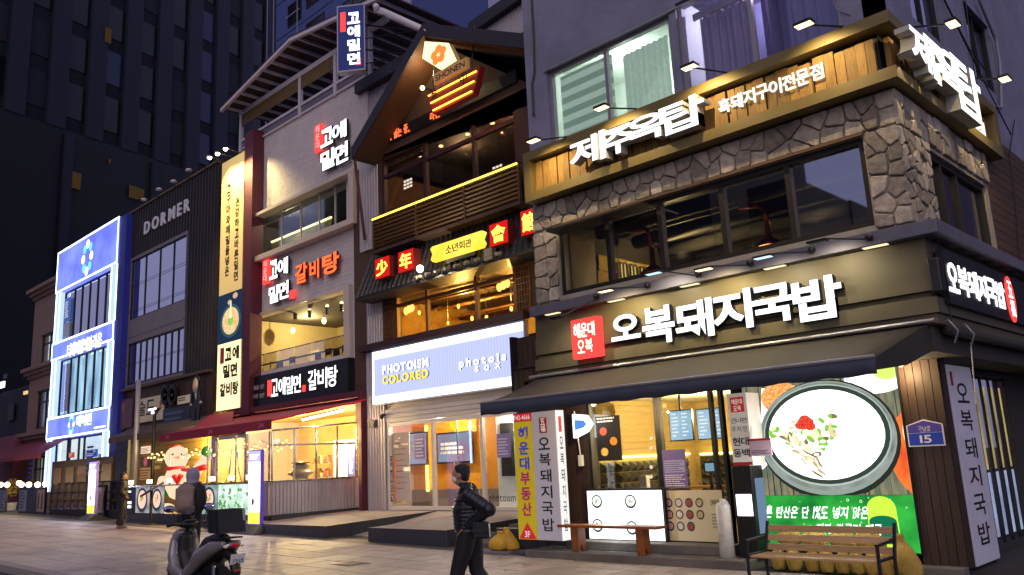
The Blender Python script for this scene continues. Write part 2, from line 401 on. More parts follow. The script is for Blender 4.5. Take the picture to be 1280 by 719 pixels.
curtain(corner, wx[2]+.25, m2-.1, YU+.36, wz0, wz1-.12, M_drape, .06, 7)
curtain(corner, m2+.05, wx[3], YU+.40, wz0, wz1+.1, mat('dark drape', '8c88a8', .9, var=.08), .06, 7)
B('blind_box', M_paper, (wx[2]+.15, YU+.30, wz1-.16), (m2-.06, YU+.34, wz1-.04), corner)
room(corner, wx[2]-.05, wx[3]+.3, YU+.27, YU+1.5, wz0-.1, wz1+.35, mat('dim flat wall', '403f58', .9, var=.05))
plight('room_lamp', ((wx[2]+wx[3])/2, YU+.9, wz1+.2), (.9, .82, 1), 80, .2, corner)  # added lamp for the drapes, standing in for dusk light from outside
# --- stone storey
YP = 11.5; XP = pY(1128, 200, YP).x; XPL = ux(668, 300, YP)
sz0 = zz(1096, 279, YP)-.1; sz1 = zsB-.02
w2 = [ux(697, 300, YP), ux(1082, 200, YP)]; w2z0 = zz(1096, 279, YP)-.02; w2z1 = zz(1078, 170, YP)
M_mortar = mat('stone mortar', 'a39a8a', .95, var=.15, bump=.6, bscale=30)
M_stone = mat('field stone', 'a89c8c', .9, var=.4, scale=9, bump=1.0, bscale=14, rnd=.4, stain=.35)
sdy = [pX(1160, 200, XP-.0).y, pX(1234, 240, XP).y]
fr = wall('y', YP, .3, XPL, XP, sz0, sz1, [(w2[0], w2[1], w2z0, w2z1)]).build('stone_wall', M_mortar, corner)
wallend = sdy[1]+.05
sd = wall('x', XP, .3, YP+.001, wallend, sz0, sz1, [(sdy[0], sdy[1]-.02, w2z0, w2z1-.05)]).build('stone_wall', M_mortar, corner)
# stones: irregular cells by relaxed random points, each its own pillow-topped mesh
def clip_cell(poly, a, b):
    mid = ((a[0]+b[0])/2, (a[1]+b[1])/2); n = (b[0]-a[0], b[1]-a[1]); out = []
    d = [(p[0]-mid[0])*n[0]+(p[1]-mid[1])*n[1] for p in poly]
    for i in range(len(poly)):
        j = (i+1) % len(poly)
        if d[i] <= 0: out.append(poly[i])
        if (d[i] < 0) != (d[j] < 0):
            t = d[i]/(d[i]-d[j]); out.append((poly[i][0]+t*(poly[j][0]-poly[i][0]), poly[i][1]+t*(poly[j][1]-poly[i][1])))
    return out
def stones(rects, size, place, m, par, jitter=.42, joint=.022, proud=.05, name='stone', rng=random.Random(3)):
    for (u0, u1, v0, v1) in rects:
        nu = max(1, round((u1-u0)/size)); nv = max(1, round((v1-v0)/size)); pts = []
        for i in range(nu):
            for j in range(nv):
                pts.append((u0+(i+.5+rng.uniform(-jitter, jitter)*(nu > 1))*(u1-u0)/nu+(.25*size if j % 2 and nu > 1 else 0), v0+(j+.5+rng.uniform(-jitter, jitter))*(v1-v0)/nv))
        pts = [(min(max(a, u0+.02), u1-.02), b) for a, b in pts]
        for a in pts:
            poly = [(u0, v0), (u1, v0), (u1, v1), (u0, v1)]
            for b in pts:
                if b is not a and poly: poly = clip_cell(poly, a, b)
            if len(poly) < 3: continue
            # round the corners: cut, then shrink to leave the joint
            q = []
            for i in range(len(poly)):
                p, r = poly[i], poly[(i+1) % len(poly)]
                if math.dist(p, r) < .01: continue
                k_ = rng.uniform(.06, .2); j_ = rng.uniform(.06, .2); q += [(p[0]*(1-k_)+r[0]*k_, p[1]*(1-k_)+r[1]*k_), (p[0]*.5+r[0]*.5+rng.uniform(-.006, .006), p[1]*.5+r[1]*.5+rng.uniform(-.006, .006)), (p[0]*j_+r[0]*(1-j_), p[1]*j_+r[1]*(1-j_))]
            if len(q) < 3: continue
            cx = sum(p[0] for p in q)/len(q); cyy = sum(p[1] for p in q)/len(q)
            def sh(k, d):
                o = []
                for p in q:
                    L = math.hypot(p[0]-cx, p[1]-cyy); f = max(.1, (L-k)/max(L, 1e-4)); o.append(place(cx+(p[0]-cx)*f, cyy+(p[1]-cyy)*f, d))
                return o
            pr = proud*rng.uniform(.6, 1.3); n = len(q); mb = MB(); tilt = rng.uniform(-.015, .015)
            r0, r1, r2 = sh(joint/2, 0), sh(joint/2+.004, pr*.8), sh(joint/2+.018, pr)
            mb.add(r0+r1+r2, [(k*n+i, k*n+(i+1) % n, (k+1)*n+(i+1) % n, (k+1)*n+i) for k in range(2) for i in range(n)]+[tuple(range(2*n, 3*n))])
            mb.build(name, m, par)
pf = lambda u, v, d: (u, YP-d, v)
ps = lambda u, v, d: (XP+d, u, v)
stones([(XPL, w2[0], sz0, w2z1)], .26, pf, M_stone, fr)
stones([(XPL, XP+.03, w2z1+.03, sz1)], .27, pf, M_stone, fr)
stones([(w2[1]+.02, XP+.04, sz0, w2z1+.02)], .25, pf, M_stone, fr)
stones([(YP-.04, sdy[0], sz0, w2z1)], .2, ps, M_stone, sd)
stones([(YP-.04, wallend, w2z1+.0, sz1)], .3, ps, M_stone, sd)
# ribbon windows of the second floor
M_wframe = mat('brown window frame', '2c2620', .5, .3, var=.1)
M_g_bar = glass('restaurant glass', (.8,.8,.8), .30)
muls = [ux(757, 300, YP), ux(823, 290, YP), ux(900, 260, YP), ux(984, 240, YP)]
window(corner, 'y', YP, w2[0], w2[1], w2z0, w2z1, M_wframe, M_g_bar, .09, .12, muls, inset=.06, name='ribbon_window')
B('lintel', mat('brown lintel', '5f4630', .6, var=.2, em=0), (w2[0]-.05, YP-.05, w2z1), (w2[1]+.02, YP-.002, w2z1+.05), corner)
window(corner, 'x', XP, sdy[0], sdy[1]-.02, w2z0, w2z1-.05, M_wframe, M_g_bar, .08, .12, [sdy[0]+.75*k for k in range(1, int((sdy[1]-sdy[0])/.75))], inset=.06, name='ribbon_window')
B('open_sash', M_wframe, (w2[0]+.1, YP-.42, w2z1-.17), (muls[1], YP-.02, w2z1-.13), corner)
M_barwall = mat('bar wall', '2a231c', .85, var=.3)
room(corner, w2[0]-.2, XP-.32, YP+.32, YP+6.2, w2z0-.35, w2z1+.2, M_barwall, M_barwall, mat('bar ceiling', '201d1b', .9))
M_yst = mat('yellow lit stone panel', '9b7f43', .9, var=.35, scale=6, bump=.6)
XI = w2[0]-.19; yv = lambda px, py: pX(px, py, XI).y
zi0, zi1 = pX(790, 362, XI).z, pX(790, 330, XI).z
yA, yB = yv(745, 350), yv(812, 330); nA = 6
for i in range(nA):
    for j in range(4):
        za, zb_ = w2z0-.3+j*.34, w2z0-.3+(j+1)*.34; ya_ = yA+(yB-yA)*(i+(.3 if j % 2 else 0))/nA
        B('stone_panel', M_yst, (XI+.002, ya_, za), (XI+.03+.012*((i+j) % 3), ya_+(yB-yA)/nA-.02, zb_-.02), corner, bevel=.01)
for k in range(3):
    y0 = yv(771+k*12.5, 355); y1 = yv(780+k*12.5, 350)
    f = frame('x', XI+.12, y0, y1, w2z0-.05, zi1-.05, .03, .05, [(y0+y1)/2], [w2z0+.1+.18*q for q in range(3)]).build('lattice_window', M_wframe, corner)
    MB().box((XI+.08, y0, w2z0-.05), (XI+.09, y1, zi1-.05)).build('lattice_paper', emit('lit lattice paper', (1,.72,.2), 1.6), f)
B('door_panel', mat('brown door panel', '5a3a1e', .6, wood=1, var=.3, stretch=(6,6,.6)), (XI+.002, YP+.5, w2z0-.3), (XI+.06, yA-.05, w2z1), corner)
plight('room_lamp', (XI+1.2, YP+2.6, w2z1-.35), (1,.75,.3), 75, .12, corner)
plight('room_lamp', (XP-2.6, YP+3.0, w2z1-.2), WARM, 7, .12, corner)
plight('room_lamp', (XP-1.0, YP+4.6, w2z1-.2), WARM, 4, .12, corner)
for k in range(4): MB().tube([(w2[0]+.2, YP+1.0+k*1.2, w2z1+.02-.0*k), (XP-.5, YP+1.0+k*1.2, w2z1+.02)], .14, 10).build('ceiling_duct', mat('silver duct', '24221f', .9, 0), corner, smooth=True)
M_copper = mat('copper', 'c06a3c', .18, 1, var=.15)
def hood(px, py0, py1, Y, lbl):
    c = pY(px, py1, Y); t = pY(px, py0, Y)
    h = thing('extractor_hood', (c.x, Y, c.z), lbl, 'extractor hood', 'copper table hoods in the second floor window')
    MB().tube([(c.x, Y, c.z+.12), (c.x, Y, t.z), (c.x-.1, Y, t.z+.12), (c.x-.45, Y, t.z+.16)], .05, 10).build('duct_pipe', M_copper, h, smooth=True)
    MB().lathe(c, [(.25, 0), (.24, .03), (.17, .08), (.06, .16), (.05, .2)], 18).build('hood_shade', M_copper, h, smooth=True)
    MB().lathe(c+V(0,0,-.012), [(.2, 0), (.2, .01)], 18).build('lamp_face', emit('hood lamp glow', (1,.42,.12), 5), h)
hood(817, 292, 342, YP+.75, 'copper extractor hood with tall pipe behind the second pane from the left')
hood(962, 262, 308, YP+1.0, 'copper extractor hood glowing orange low in the fourth pane of the ribbon window')
# second floor edge: metal canopy
zl1, zl0 = zz(1169, 272, 11.0), zz(1166, 298, 11.2)
M_ledge = mat('canopy metal', '6f6d78', .55, .3, var=.1, stain=.15)
lg = MB(); xl = ux(662, 392, 11.0); XLD = pY(1169, 272, 11.0).x
lg.box((xl, 11.0, zl0+.03), (XLD, 12.0, zl1)).box((XLD-.9, 12.001, zl0+.033), (XLD-.002, 19, zl1-.002))
canopy = lg.build('canopy', M_ledge, corner, bevel=.01)
# --- fascia: lap boards front and side
M_fas = mat('olive grey fascia panel', '625a42', .55, .15, var=.1, stain=.12)  # olive tint puts the warm canopy lamplight into the board colour
fz1 = zl0+.028; fz0 = zz(670, 471, A)-.05
XF0 = ux(672, 430, A); hh = (fz1-fz0)
bd = [(fz0, fz0+.13, .05), (fz0+.135, fz0+.335, .09), (fz0+.34, fz0+.42, .0), (fz0+.425, fz0+.72, .06), (fz0+.725, fz1, .03)]
for a, b, p in bd:
    B('fascia_board', M_fas, (XF0, A-p, a), (XS+p, A+.2, b), corner)
    B('fascia_board', M_fas, (XS-.2, A+.201, a+.002), (XS+p-.001, 19, b-.002), corner)
for k in range(9):
    xk = XF0+.35+k*.72
    if k % 2 == 0: B('recessed_lamp', emit('dim strip lamp', (1,.85,.5), 1.2), (xk, 11.05, zl0+.018), (xk+.32, 11.13, zl0+.029), corner)
for k in range(6): B('recessed_lamp', mat('dead lamp cover', '8d8a80', .5), (XLD-.2, 11.9+k*.62, zl0+.02), (XLD-.1, 12.2+k*.62, zl0+.031), corner)
# --- ground floor
YG = 12.2; XG = ux(1173, 457, YG); zGT = fz0
def gx(px, py): return ux(px, py, YG)
g0 = gx(736, 560); g1 = gx(818, 503)+.02; g2 = gx(907, 560); g3 = gx(948, 560); g4 = gx(1120, 480); zgf = .32; zgt = 2.85
M_br = mat('dark brown slat', '3a2820', .6, var=.2, wood=1, rnd=.12, stretch=(8, 8, .5))
M_under = mat('soffit', '3b3733', .8)
B('soffit', M_under, (XF0-.4, A+.02, zgt), (XS-.05, YG+.0, fz0-.01), corner)
B('soffit', M_under, (XG-1.0, YG+.002, zgt+.003), (XS-.06, 18.9, fz0-.012), corner)
B('lower_wall', M_under, (ux(706, 600, YG)-1.2, YG+.02, 0), (g0-.02, YG+.3, zgt), corner)
B('ceiling_slab', M_under, (XL+.3, YG+.3, zgt+.1), (XG-.2, 18, fz0+.9), corner)
B('lower_wall', M_under, (g2, YG+.32, 0), (XG-.35, YG+.5, zgt), corner)
# brown boards: column by the door, column at the corner
def slats(x0, x1, y, z0, z1, n, m=M_br, par=corner, name='wall_board', d=.03):
    for i in range(n):
        a = x0+(x1-x0)*i/n; B(name, m, (a+.004, y-d-(i % 2)*.004, z0), (a+(x1-x0)/n-.004, y, z1), par)
slats(ux(706, 600, YG), g0-.03, YG+.015, .15, zgt, 4)
slats(g4+.03, XG, YG+.01, .1, zgt+.1, 5)
B('corner_post', M_br, (g4+.03, YG+.012, .1), (XG-.004, YG+.2, zgt+.1), corner)
for i in range(1): B('wall_board', M_br, (XG-.003, YG+.02+i*.17, .1), (XG+.025, YG+.18+i*.17, zgt+.1), corner)
# shop windows
window(corner, 'y', YG, g0, g1, zgf, zgt, M_black, M_g_clear, .06, .1, (), inset=.0, name='shop_window')
dw = window(corner, 'y', YG, g1+.005, g2, zgf, zgt, M_black, M_g_clear, .06, .1, [g2-.22], inset=.0, name='shop_window')
B('threshold', M_steel, (g0, YG-.03, zgf-.05), (g2, YG+.25, zgf), corner)
M_wood_lit = mat('light wood cladding', 'b39a62', .6, wood=1, var=.25, scale=4, stretch=(.7, 1, 9))
room(corner, g0-.9, g2+.4, YG+.31, YG+5, zgf-.02, zgt+.05, M_wood_lit, mat('tiled floor', '6e655a', .4), mat('cream ceiling', 'cfc3a0', .8))
plight('room_lamp', (g0+1.0, YG+2.4, 2.5), (1,.8,.42), 80, .15, corner)
plight('room_lamp', (g1+1.0, YG+2.4, 2.5), (1,.8,.42), 70, .15, corner)
zc = 1.60
B('strip_light', emit('yellow cove strip', (1,.8,.2), 6), (g0-.7, YG+4.86, zc+.08), (g2+.3, YG+4.9, zc+.12), corner)
# banquette with buttoned panels
M_leather = mat('black leather', '2c2a24', .4, var=.1)
bq = thing('banquette', ((g0+g2)/2, YG+4.5, zgf), 'long black buttoned leather banquette along the back wall of the corner shop', 'bench')
for i in range(15):
    for j in range(4):
        x = g0-.6+i*.25; mb = MB(); zq = zgf+.44+j*.21
        mb.add([(x,YG+4.7,zq),(x+.24,YG+4.7,zq),(x+.24,YG+4.7,zq+.19),(x,YG+4.7,zq+.19),(x+.12,YG+4.6,zq+.095)], [(0,1,4),(1,2,4),(2,3,4),(3,0,4)]); mb.build('back_cushion', M_leather, bq, smooth=False)
XJ = g0-.89
for i in range(17):
    for j in range(4):
        y = YG+.4+i*.25; mb = MB(); zq = zgf+.44+j*.22
        mb.add([(XJ,y,zq),(XJ,y+.24,zq),(XJ,y+.24,zq+.21),(XJ,y,zq+.21),(XJ+.1,y+.12,zq+.105)], [(0,1,4),(1,2,4),(2,3,4),(3,0,4)]); mb.build('back_cushion', M_leather, bq)
B('strip_light', MAT['yellow cove strip'], (XJ, YG+.35, zc+.1), (XJ+.04, YG+4.7, zc+.14), corner)
for j in range(9): B('wall_plank', M_wood_lit, (XJ-.008, YG+.32, zc+.16+j*.13), (XJ+.012+.006*(j % 3), YG+4.95, zc+.28+j*.13), corner)
B('seat', M_leather, (g0-.6, YG+4.2, zgf), (g2+.3, YG+4.72, zgf+.44), bq, bevel=.03)
B('backrest', M_leather, (g0-.6, YG+4.705, zgf+.42), (g2+.3, YG+4.82, zc+.05), bq)
# tables
for i in range(3):
    x = g0+.35+i*1.15
    t = thing('dining_table', (x, YG+3.3, zgf), ['dark dining table behind the food light box, left end', 'dark dining table in the middle of the corner shop', 'wooden dining table with napkin box nearest the shop counter'][i], 'table', 'tables in the corner shop')
    B('tabletop', mat('table wood', '6b4426', .4, wood=1, var=.2), (x-.35, YG+3.0, zgf+.7), (x+.35, YG+3.6, zgf+.74), t)
    B('pedestal', M_black, (x-.04, YG+3.26, zgf+.02), (x+.04, YG+3.34, zgf+.7), t); B('foot', M_black, (x-.2, YG+3.1, zgf), (x+.2, YG+3.5, zgf+.02), t)
# hanging screens
def screen(px0, py0, px1, py1, Y, lbl, c1=(.25,.5,.75), c2=(.5,.72,.9), rows=7):
    a = pY(px0, py0, Y); b = pY(px1, py1, Y)
    s = thing('menu_screen', ((a.x+b.x)/2, Y, a.z), lbl, 'screen', 'screens hanging in the corner shop')
    B('casing', M_black, (a.x-.02, Y+.01, b.z-.02), (b.x+.02, Y+.06, a.z+.02), s)
    B('display', emit('menu screen blue', c1, 1.0, col2=c2, scale=1.5), (a.x, Y, b.z), (b.x, Y+.009, a.z), s)
    mb = MB(); r = random.Random(px0)
    for i in range(rows):
        for j in range(2): x = a.x+(.08+.48*j)*(b.x-a.x); zq = a.z-(i+1)*(a.z-b.z)/(rows+1); mb.box((x, Y-.004, zq), (x+(b.x-a.x)*r.uniform(.15, .34), Y-.002, zq+(a.z-b.z)*.045))
    mb.build('menu_text', emit('screen text', (.85,.93,1), 1.2), s); B('bracket', M_black, ((a.x+b.x)/2-.02, Y+.02, a.z), ((a.x+b.x)/2+.02, Y+.05, a.z+.5), s)
screen(836, 515, 866, 549, YG+2.2, 'left blue menu screen hanging behind the second shop window')
screen(870, 513, 906, 547, YG+2.2, 'right blue menu screen hanging behind the second shop window')
ac = thing('air_conditioner', (ux(675+95, 515, YG+4), YG+4.6, 2.6), 'cream ceiling air conditioner above the left shop window', 'air conditioner')
B('cover', mat('cream plastic', 'd8caa2', .5), (ac.location.x-.55, YG+4.3, 2.45), (ac.location.x+.45, YG+4.85, 2.78), ac, bevel=.03)
for k in range(3): B('vent', M_steel, (ac.location.x-.5, YG+4.29, 2.5+k*.04), (ac.location.x+.4, YG+4.3, 2.52+k*.04), ac)
# ================================================================ upper wooden sign board of the rooftop grill
zsT, zsB = zz(1107.7, 12, A), zz(1122, 95, A); XSL = ux(655, 225, A)
sb = thing('wooden_sign_board', (-7, A, zsB), 'olive framed sign board with upright timber planks wrapped round the corner above the stone storey', 'sign')
M_olive = mat('olive sign frame', '7a6a3c', .5, .2, var=.08)
M_plank = mat('rustic plank', '8c6a32', .7, wood=1, var=.45, scale=5, stretch=(7, 7, .7), rnd=.25, bump=.3, bscale=10)
yE = pX(1255.8, 198, XS).y; ft = .17; dp = .30
m = MB()
m.box((XSL, A, zsT-ft), (XS, YU-.01, zsT)); m.box((XSL, A, zsB), (XS, YU-.01, zsB+ft)); m.box((XSL, A+.002, zsB+ft), (XSL+ft, YU-.012, zsT-ft))
m.build('frame', M_olive, sb)
m = MB()
m.box((XS-.4, YU-.008, zsT-ft+.002), (XS-.002, yE, zsT-.002)); m.box((XS-.4, YU-.008, zsB+.002), (XS-.002, yE, zsB+ft-.002)); m.box((XS-.4, yE-ft, zsB+ft), (XS-.004, yE-.002, zsT-ft))
m.build('frame', M_olive, sb)
B('backing', M_black, (XSL+ft, A+.26, zsB+ft), (XS-.28, A+.3, zsT-ft), sb)
B('backing', M_black, (XS-.31, A+.262, zsB+ft), (XS-.27, yE-ft, zsT-ft), sb)
rng = random.Random(5)
x = XSL+ft+.01; zlo, zhi = zsB+ft, zsT-ft
while x < XS-.3:
    wd = rng.choice([.13, .15, .17, .2]); o = rng.uniform(0, .035); h = zhi-rng.choice([.03, .05, .1, .06])
    if rng.random() < .12: x += .03
    B('plank', M_plank, (x, A+.17-o, zlo), (min(x+wd, XS-.29)-.008, A+.21, h), sb); x += wd
y = A+.33
while y < yE-ft-.05:
    wd = rng.choice([.13, .15, .18]); o = rng.uniform(0, .035)
    B('plank', M_plank, (XS-.22, y, zlo), (XS-.17+o, min(y+wd, yE-ft)-.008, zhi-rng.choice([.03, .06, .1])), sb); y += wd
# large channel letters: 제주옥탑
def channel(s, pts, Y, m_face, m_side, parent, depth, off, u=UX, axis='y'):
    """pts: per letter (px bottom-left, px top-right)"""
    for c, (bl, tr) in zip(s, pts):
        a = pY(*bl, Y) if axis == 'y' else pX(*bl, Y); b = pY(*tr, Y) if axis == 'y' else pX(*tr, Y)
        wdt = (b-a).dot(u); h = b.z-a.z; n = u.cross(UZ)
        mb = MB(); glyph_mb(mb, c, a, u, UZ, wdt, h, depth, off); side = mb.build('letter', m_side, parent)
        mb = MB(); glyph_mb(mb, c, a+n*(depth+.002), u, UZ, wdt, h, .003, off); mb.build('letter_face', m_face, side)
M_side_d = mat('letter return', 'b9b4a8', .5, var=.05)
rs = thing('rooftop_grill_sign', (-7, A, zsB), 'large lit white letters of the rooftop grill on the timber planks facing the street', 'sign')
channel('제주옥탑', [((722, 216), (764, 165)), ((762, 202), (800, 155)), ((793, 188), (838, 139)), ((835, 176), (887, 118))], A+.04, M_cold_face, M_side_d, rs, .2, .022)
for a, b in (((730,214),(745,180)),):
    pass
textY('흑돼지구이전문점', A+.12, (900, 144), (1031, 98), (900, 126), emit('warm white small letters', (1,.93,.8), 1.6), rs, depth=.03, off=.008)
rs2 = thing('rooftop_grill_sign', (XS, A+2, zsB), 'large lit white letters of the rooftop grill on the side turned to the alley', 'sign')
UY = V(0,1,0)
channel('제주옥탑', [((1123, 83), (1146, 58)), ((1141, 100), (1163, 72)), ((1160, 117), (1184, 87)), ((1180, 138), (1205, 100))], XS+.0, M_cold_face, M_side_d, rs2, .2, .022, UY, 'x')
a = pX(1205, 152, XS-.1); b = pX(1233, 172, XS-.1)
lettering('구이전문점', V(XS-.13, a.y, zsB+.3), UY, UZ, b.y-a.y, .26, MAT['warm white small letters'], rs2, depth=.03, off=.008)
# gooseneck lamps over the sign board
def arm_lamp(px, py, base, tip, lbl, d, power=14):
    L_ = thing('sign_lamp', base, lbl, 'lamp', 'arm lamps over the timber sign')
    MB().tube([base, tip], .016, 6).build('arm', M_steel, L_)
    n = V(d); s = V(-n.y, n.x, 0)
    mb = MB().obox(V(tip)+V(0,0,.02), s*.13, n*.08, V(0,0,.022)); mb.build('head', M_steel, L_, bevel=.01)
    MB().obox(V(tip)+V(0,0,-.008), s*.115, n*.065, V(0,0,.004)).build('lamp_face', M_lampface, L_)
    spot('light', V(tip)+V(0,0,-.03), V(-n.x*.75, -n.y*.75, -1), (1,.76,.38), power, 130, .7, .05, L_)
fr_lamps = [(667, 176, 'arm lamp at the far left end of the timber sign board'), (752, 135, 'arm lamp between the blind window and the big white letters'), (862, 84, 'arm lamp in front of the lilac drape window'), (1005, 31, 'arm lamp below the dark drape window near the building corner')]
for px, py, lb in fr_lamps:
    t = pY(px, py, A-.55); base = V(t.x+.32, A+.02, zsT+.01); arm_lamp(px, py, base, (t.x, A-.55, t.z), lb, (0, -1, 0), 17)
for px, py, lb in [(1191, 30, 'first arm lamp over the alley side of the timber sign'), (1256, 99, 'second arm lamp over the alley side of the timber sign')]:
    t = pX(px, py, XS+.55); arm_lamp(px, py, V(XS-.02, t.y-.1, zsT+.01), (XS+.55, t.y, t.z), lb, (1, 0, 0), 17)

# ================================================================ soup shop sign on the fascia
ss = thing('soup_shop_sign', (-6.5, A, fz0), 'long row of white lit letters with red square sign on the fascia above the awning', 'sign')
M_halo = mat('dark letter return', '23242c', .5)
channel('오복돼지국밥', [((769, 428), (803, 390)), ((809, 433), (845, 380)), ((850, 427), (893, 372)), ((897, 417), (941, 360)), ((945, 408), (993, 352)), ((998, 405), (1053, 342))], A-.07, M_cold_face, M_halo, ss, .09, .03)
x0, x1, z0, z1 = rectY(A-.1, (720, 402), (757, 445))
B('red_square', M_redlit, (x0, A-.26, z0), (x1, A-.1, z1), ss, bevel=.02)
for s, q0, q1 in (('해운대', .52, .88), ('오복', .12, .46)):
    w_ = (x1-x0)*(.78 if len(s) == 3 else .56)
    lettering(s, V((x0+x1)/2-w_/2, A-.262, z0+(z1-z0)*q0), UX, UZ, w_, (z1-z0)*(q1-q0), M_letter_w, ss, depth=.003, off=.015, joined=True)
ss2 = thing('soup_shop_sign', (XS, A+2, fz0), 'black box sign with white lit letters and red oval on the alley side', 'sign')
ya, yb = pX(1180, 365, XS+.1).y, pX(1279, 405, XS+.1).y
zq0, zq1 = pX(1185, 368, XS+.1).z, pX(1185, 331, XS+.1).z
B('casing', M_black, (XS+.07, ya, zq0-.14), (XS+.16, yb+.8, zq1+.16), ss2)
y_0, y_1 = pX(1185, 350, XS+.16).y, pX(1257, 380, XS+.16).y
lettering('오복돼지국밥', V(XS+.162, y_0, zq0+.02), UY, UZ, y_1-y_0, zq1-zq0-.02, M_cold_face, ss2, depth=.01, off=.02, gap=.08)
ov = MB(); cyy = pX(1263, 375, XS+.16).y; rr_ = .2
ov.prism([(XS+.162, cyy+.24*math.cos(q*math.pi/10), (zq0+zq1)/2+.36*math.sin(q*math.pi/10)) for q in range(20)], (.01, 0, 0)); ov.build('red_oval', M_redlit, ss2)
lettering('五福', V(XS+.174, cyy-.12, (zq0+zq1)/2+.28), UY, UZ, .55, .24, M_cold_face, ss2, depth=.003, off=.01, vertical=True)
sp_ = thing('loudspeaker', (XS+.12, A+.55, 3.2), 'small black horn loudspeaker box at the corner of the dark fascia', 'loudspeaker')
q = pX(1168, 345, XS+.1)
B('casing', M_black, (XS+.06, q.y-.09, q.z-.22), (XS+.2, q.y+.09, q.z+.22), sp_, bevel=.02); B('grille', M_steel, (XS+.201, q.y-.07, q.z-.18), (XS+.206, q.y+.07, q.z+.18), sp_)

# spot lamps along the metal canopy (arms with round transformers)
for i, (px, py, lit) in enumerate([(697, 398, 0), (757, 364, 2), (817, 342, 1), (880, 337, 2), (954, 322, 1), (1022, 303, 0)]):
    Yp = 10.5; t = pY(px, py, Yp)
    lb = ['unlit arm lamp at the left end of the metal canopy', 'lit arm lamp under the copper pipe window', 'bluish arm lamp under the second window pane from the left', 'lit arm lamp under the middle of the ribbon window', 'bluish arm lamp under the fourth window pane', 'dark arm lamp nearest the corner on the metal canopy'][i]
    h = thing('canopy_lamp', (t.x, Yp, t.z), lb, 'lamp', 'arm lamps along the metal canopy')
    MB().tube([(t.x+.5, 10.99, zl1-.1), (t.x+.1, Yp, t.z+.03)], .012, 6).build('arm', M_black, h)
    MB().ball((t.x+.5, 10.95, zl1-.08), .055, 10, 7).build('ball_joint', M_black, h, smooth=True)
    B('head', M_black, (t.x-.14, Yp-.06, t.z), (t.x+.14, Yp+.06, t.z+.03), h, bevel=.008)
    B('lamp_face', M_lampface if lit == 2 else (emit('bluish lamp face', (.5,.7,1), 1.6) if lit == 1 else M_steel), (t.x-.12, Yp-.05, t.z-.008), (t.x+.12, Yp+.05, t.z-.001), h)
    if 1: spot('light', (t.x, Yp, t.z-.03), (0, .65, -1), (1, .78, .38) if lit == 2 else (1, .85, .6), 16 if lit == 2 else 9, 150, .8, .05, h)  # added warm fill for the fascia, even under unlit and bluish heads

# ================================================================ dark awning of the soup shop
M_aw = mat('brown awning canvas', '332d24', .75, var=.2, scale=2, bump=.25, bscale=12, stain=.35)
M_val = mat('slate valance canvas', '39404f', .8, var=.08)
YAF = pZ(601, 517, 2.72).y; aw = thing('awning', (-7, A, 2.9), 'long dark brown sloping awning with slate valance over the soup shop front', 'awning')
YAF = 9.95; aL = ux(601, 510, YAF); aR = ux(1096, 462, YAF); zv0 = (zz(601, 517, YAF)+zz(1095, 472, YAF))/2; zv1 = (zz(601, 503, YAF)+zz(1096, 449, YAF))/2
tL, tR = ux(671, 471, A-.05), ux(1160, 408, A-.05); zt_ = (zz(671, 471, A-.05)+zz(1160, 408, A-.05))/2
mb = MB(); n = 14; vs = []; fs = []
for i in range(n+1):
    t = i/n
    for j in range(7):
        s = j/6; x = (tL*(1-t)+tR*t)*(1-s)+(aL*(1-t)+aR*t)*s; y = (A-.05)*(1-s)+YAF*s; z = zt_*(1-s)+zv1*s-.05*math.sin(math.pi*s)-.008*math.sin(t*9)
        vs.append((x, y, z))
for i in range(n):
    for j in range(6): a = i*7+j; fs.append((a, a+1, a+8, a+7))
mb.add(vs, fs); o = mb.build('canvas', M_aw, aw, smooth=True); sm = o.modifiers.new('s', 'SOLIDIFY'); sm.thickness = .012
mb = MB(); vs = []; fs = []; n = 60
for i in range(n+1):
    x = aL+(aR-aL)*i/n; w_ = .012*math.sin(i*1.1); vs += [(x, YAF-.01, zv1), (x, YAF-.012+w_, zv0+.01*math.sin(i*1.3))]
for i in range(n): fs.append((2*i, 2*i+1, 2*i+3, 2*i+2))
mb.add(vs, fs); o = mb.build('valance', M_val, aw, smooth=True); sm = o.modifiers.new('s', 'SOLIDIFY'); sm.thickness = .01
MB().tube([(aL, YAF, zv1+.01), (aR, YAF, zv1+.01)], .025, 8).build('front_bar', mat('awning bar', '8f8d90', .4, .5), aw)
MB().tube([(tL-.15, A-.08, zt_+.03), (tR+.1, A-.08, zt_+.03)], .03, 8).build('top_bar', MAT['awning bar'], aw)
mb = MB().add([(tR, A-.05, zt_), (aR, YAF, zv1), (aR, YAF, zv0+.05), (tR*.5+aR*.5, (A+YAF)/2, zv0+.12), (tR, A-.05, zt_-.35)], [(0,1,2,3,4)]); o = mb.build('side_flap', M_aw, aw); sm = o.modifiers.new('s', 'SOLIDIFY'); sm.thickness = .01
for x in (tL+.6, tR-.8, (tL+tR)/2): MB().tube([(x, A, zt_-.25), (x+.05, (A+YAF)/2, zt_-.42), (x, YAF+.04, zv1-.02)], .022, 8).build('folding_arm', M_steel, aw)
# lamp under the awning and by the column
for px, py, Y_, lb, nm in ((742, 505, 11.2, 'small round downlight under the awning above the left shop window', 0), (1126, 455, 12.0, 'small warm lamp with round bulb at the top of the brown corner column', 1)):
    t = pY(px, py, Y_); h = thing('downlight', t, lb, 'lamp')
    MB().ball(t, .045, 10, 8).build('bulb', M_bulb, h, smooth=True); MB().lathe(t+V(0,0,.03), [(.06, 0), (.05, .04), (.02, .07)], 12).build('holder', M_steel, h)
    plight('light', t+V(0,-.1,-.12), WARM, 30 if nm == 0 else 10, .05, h)
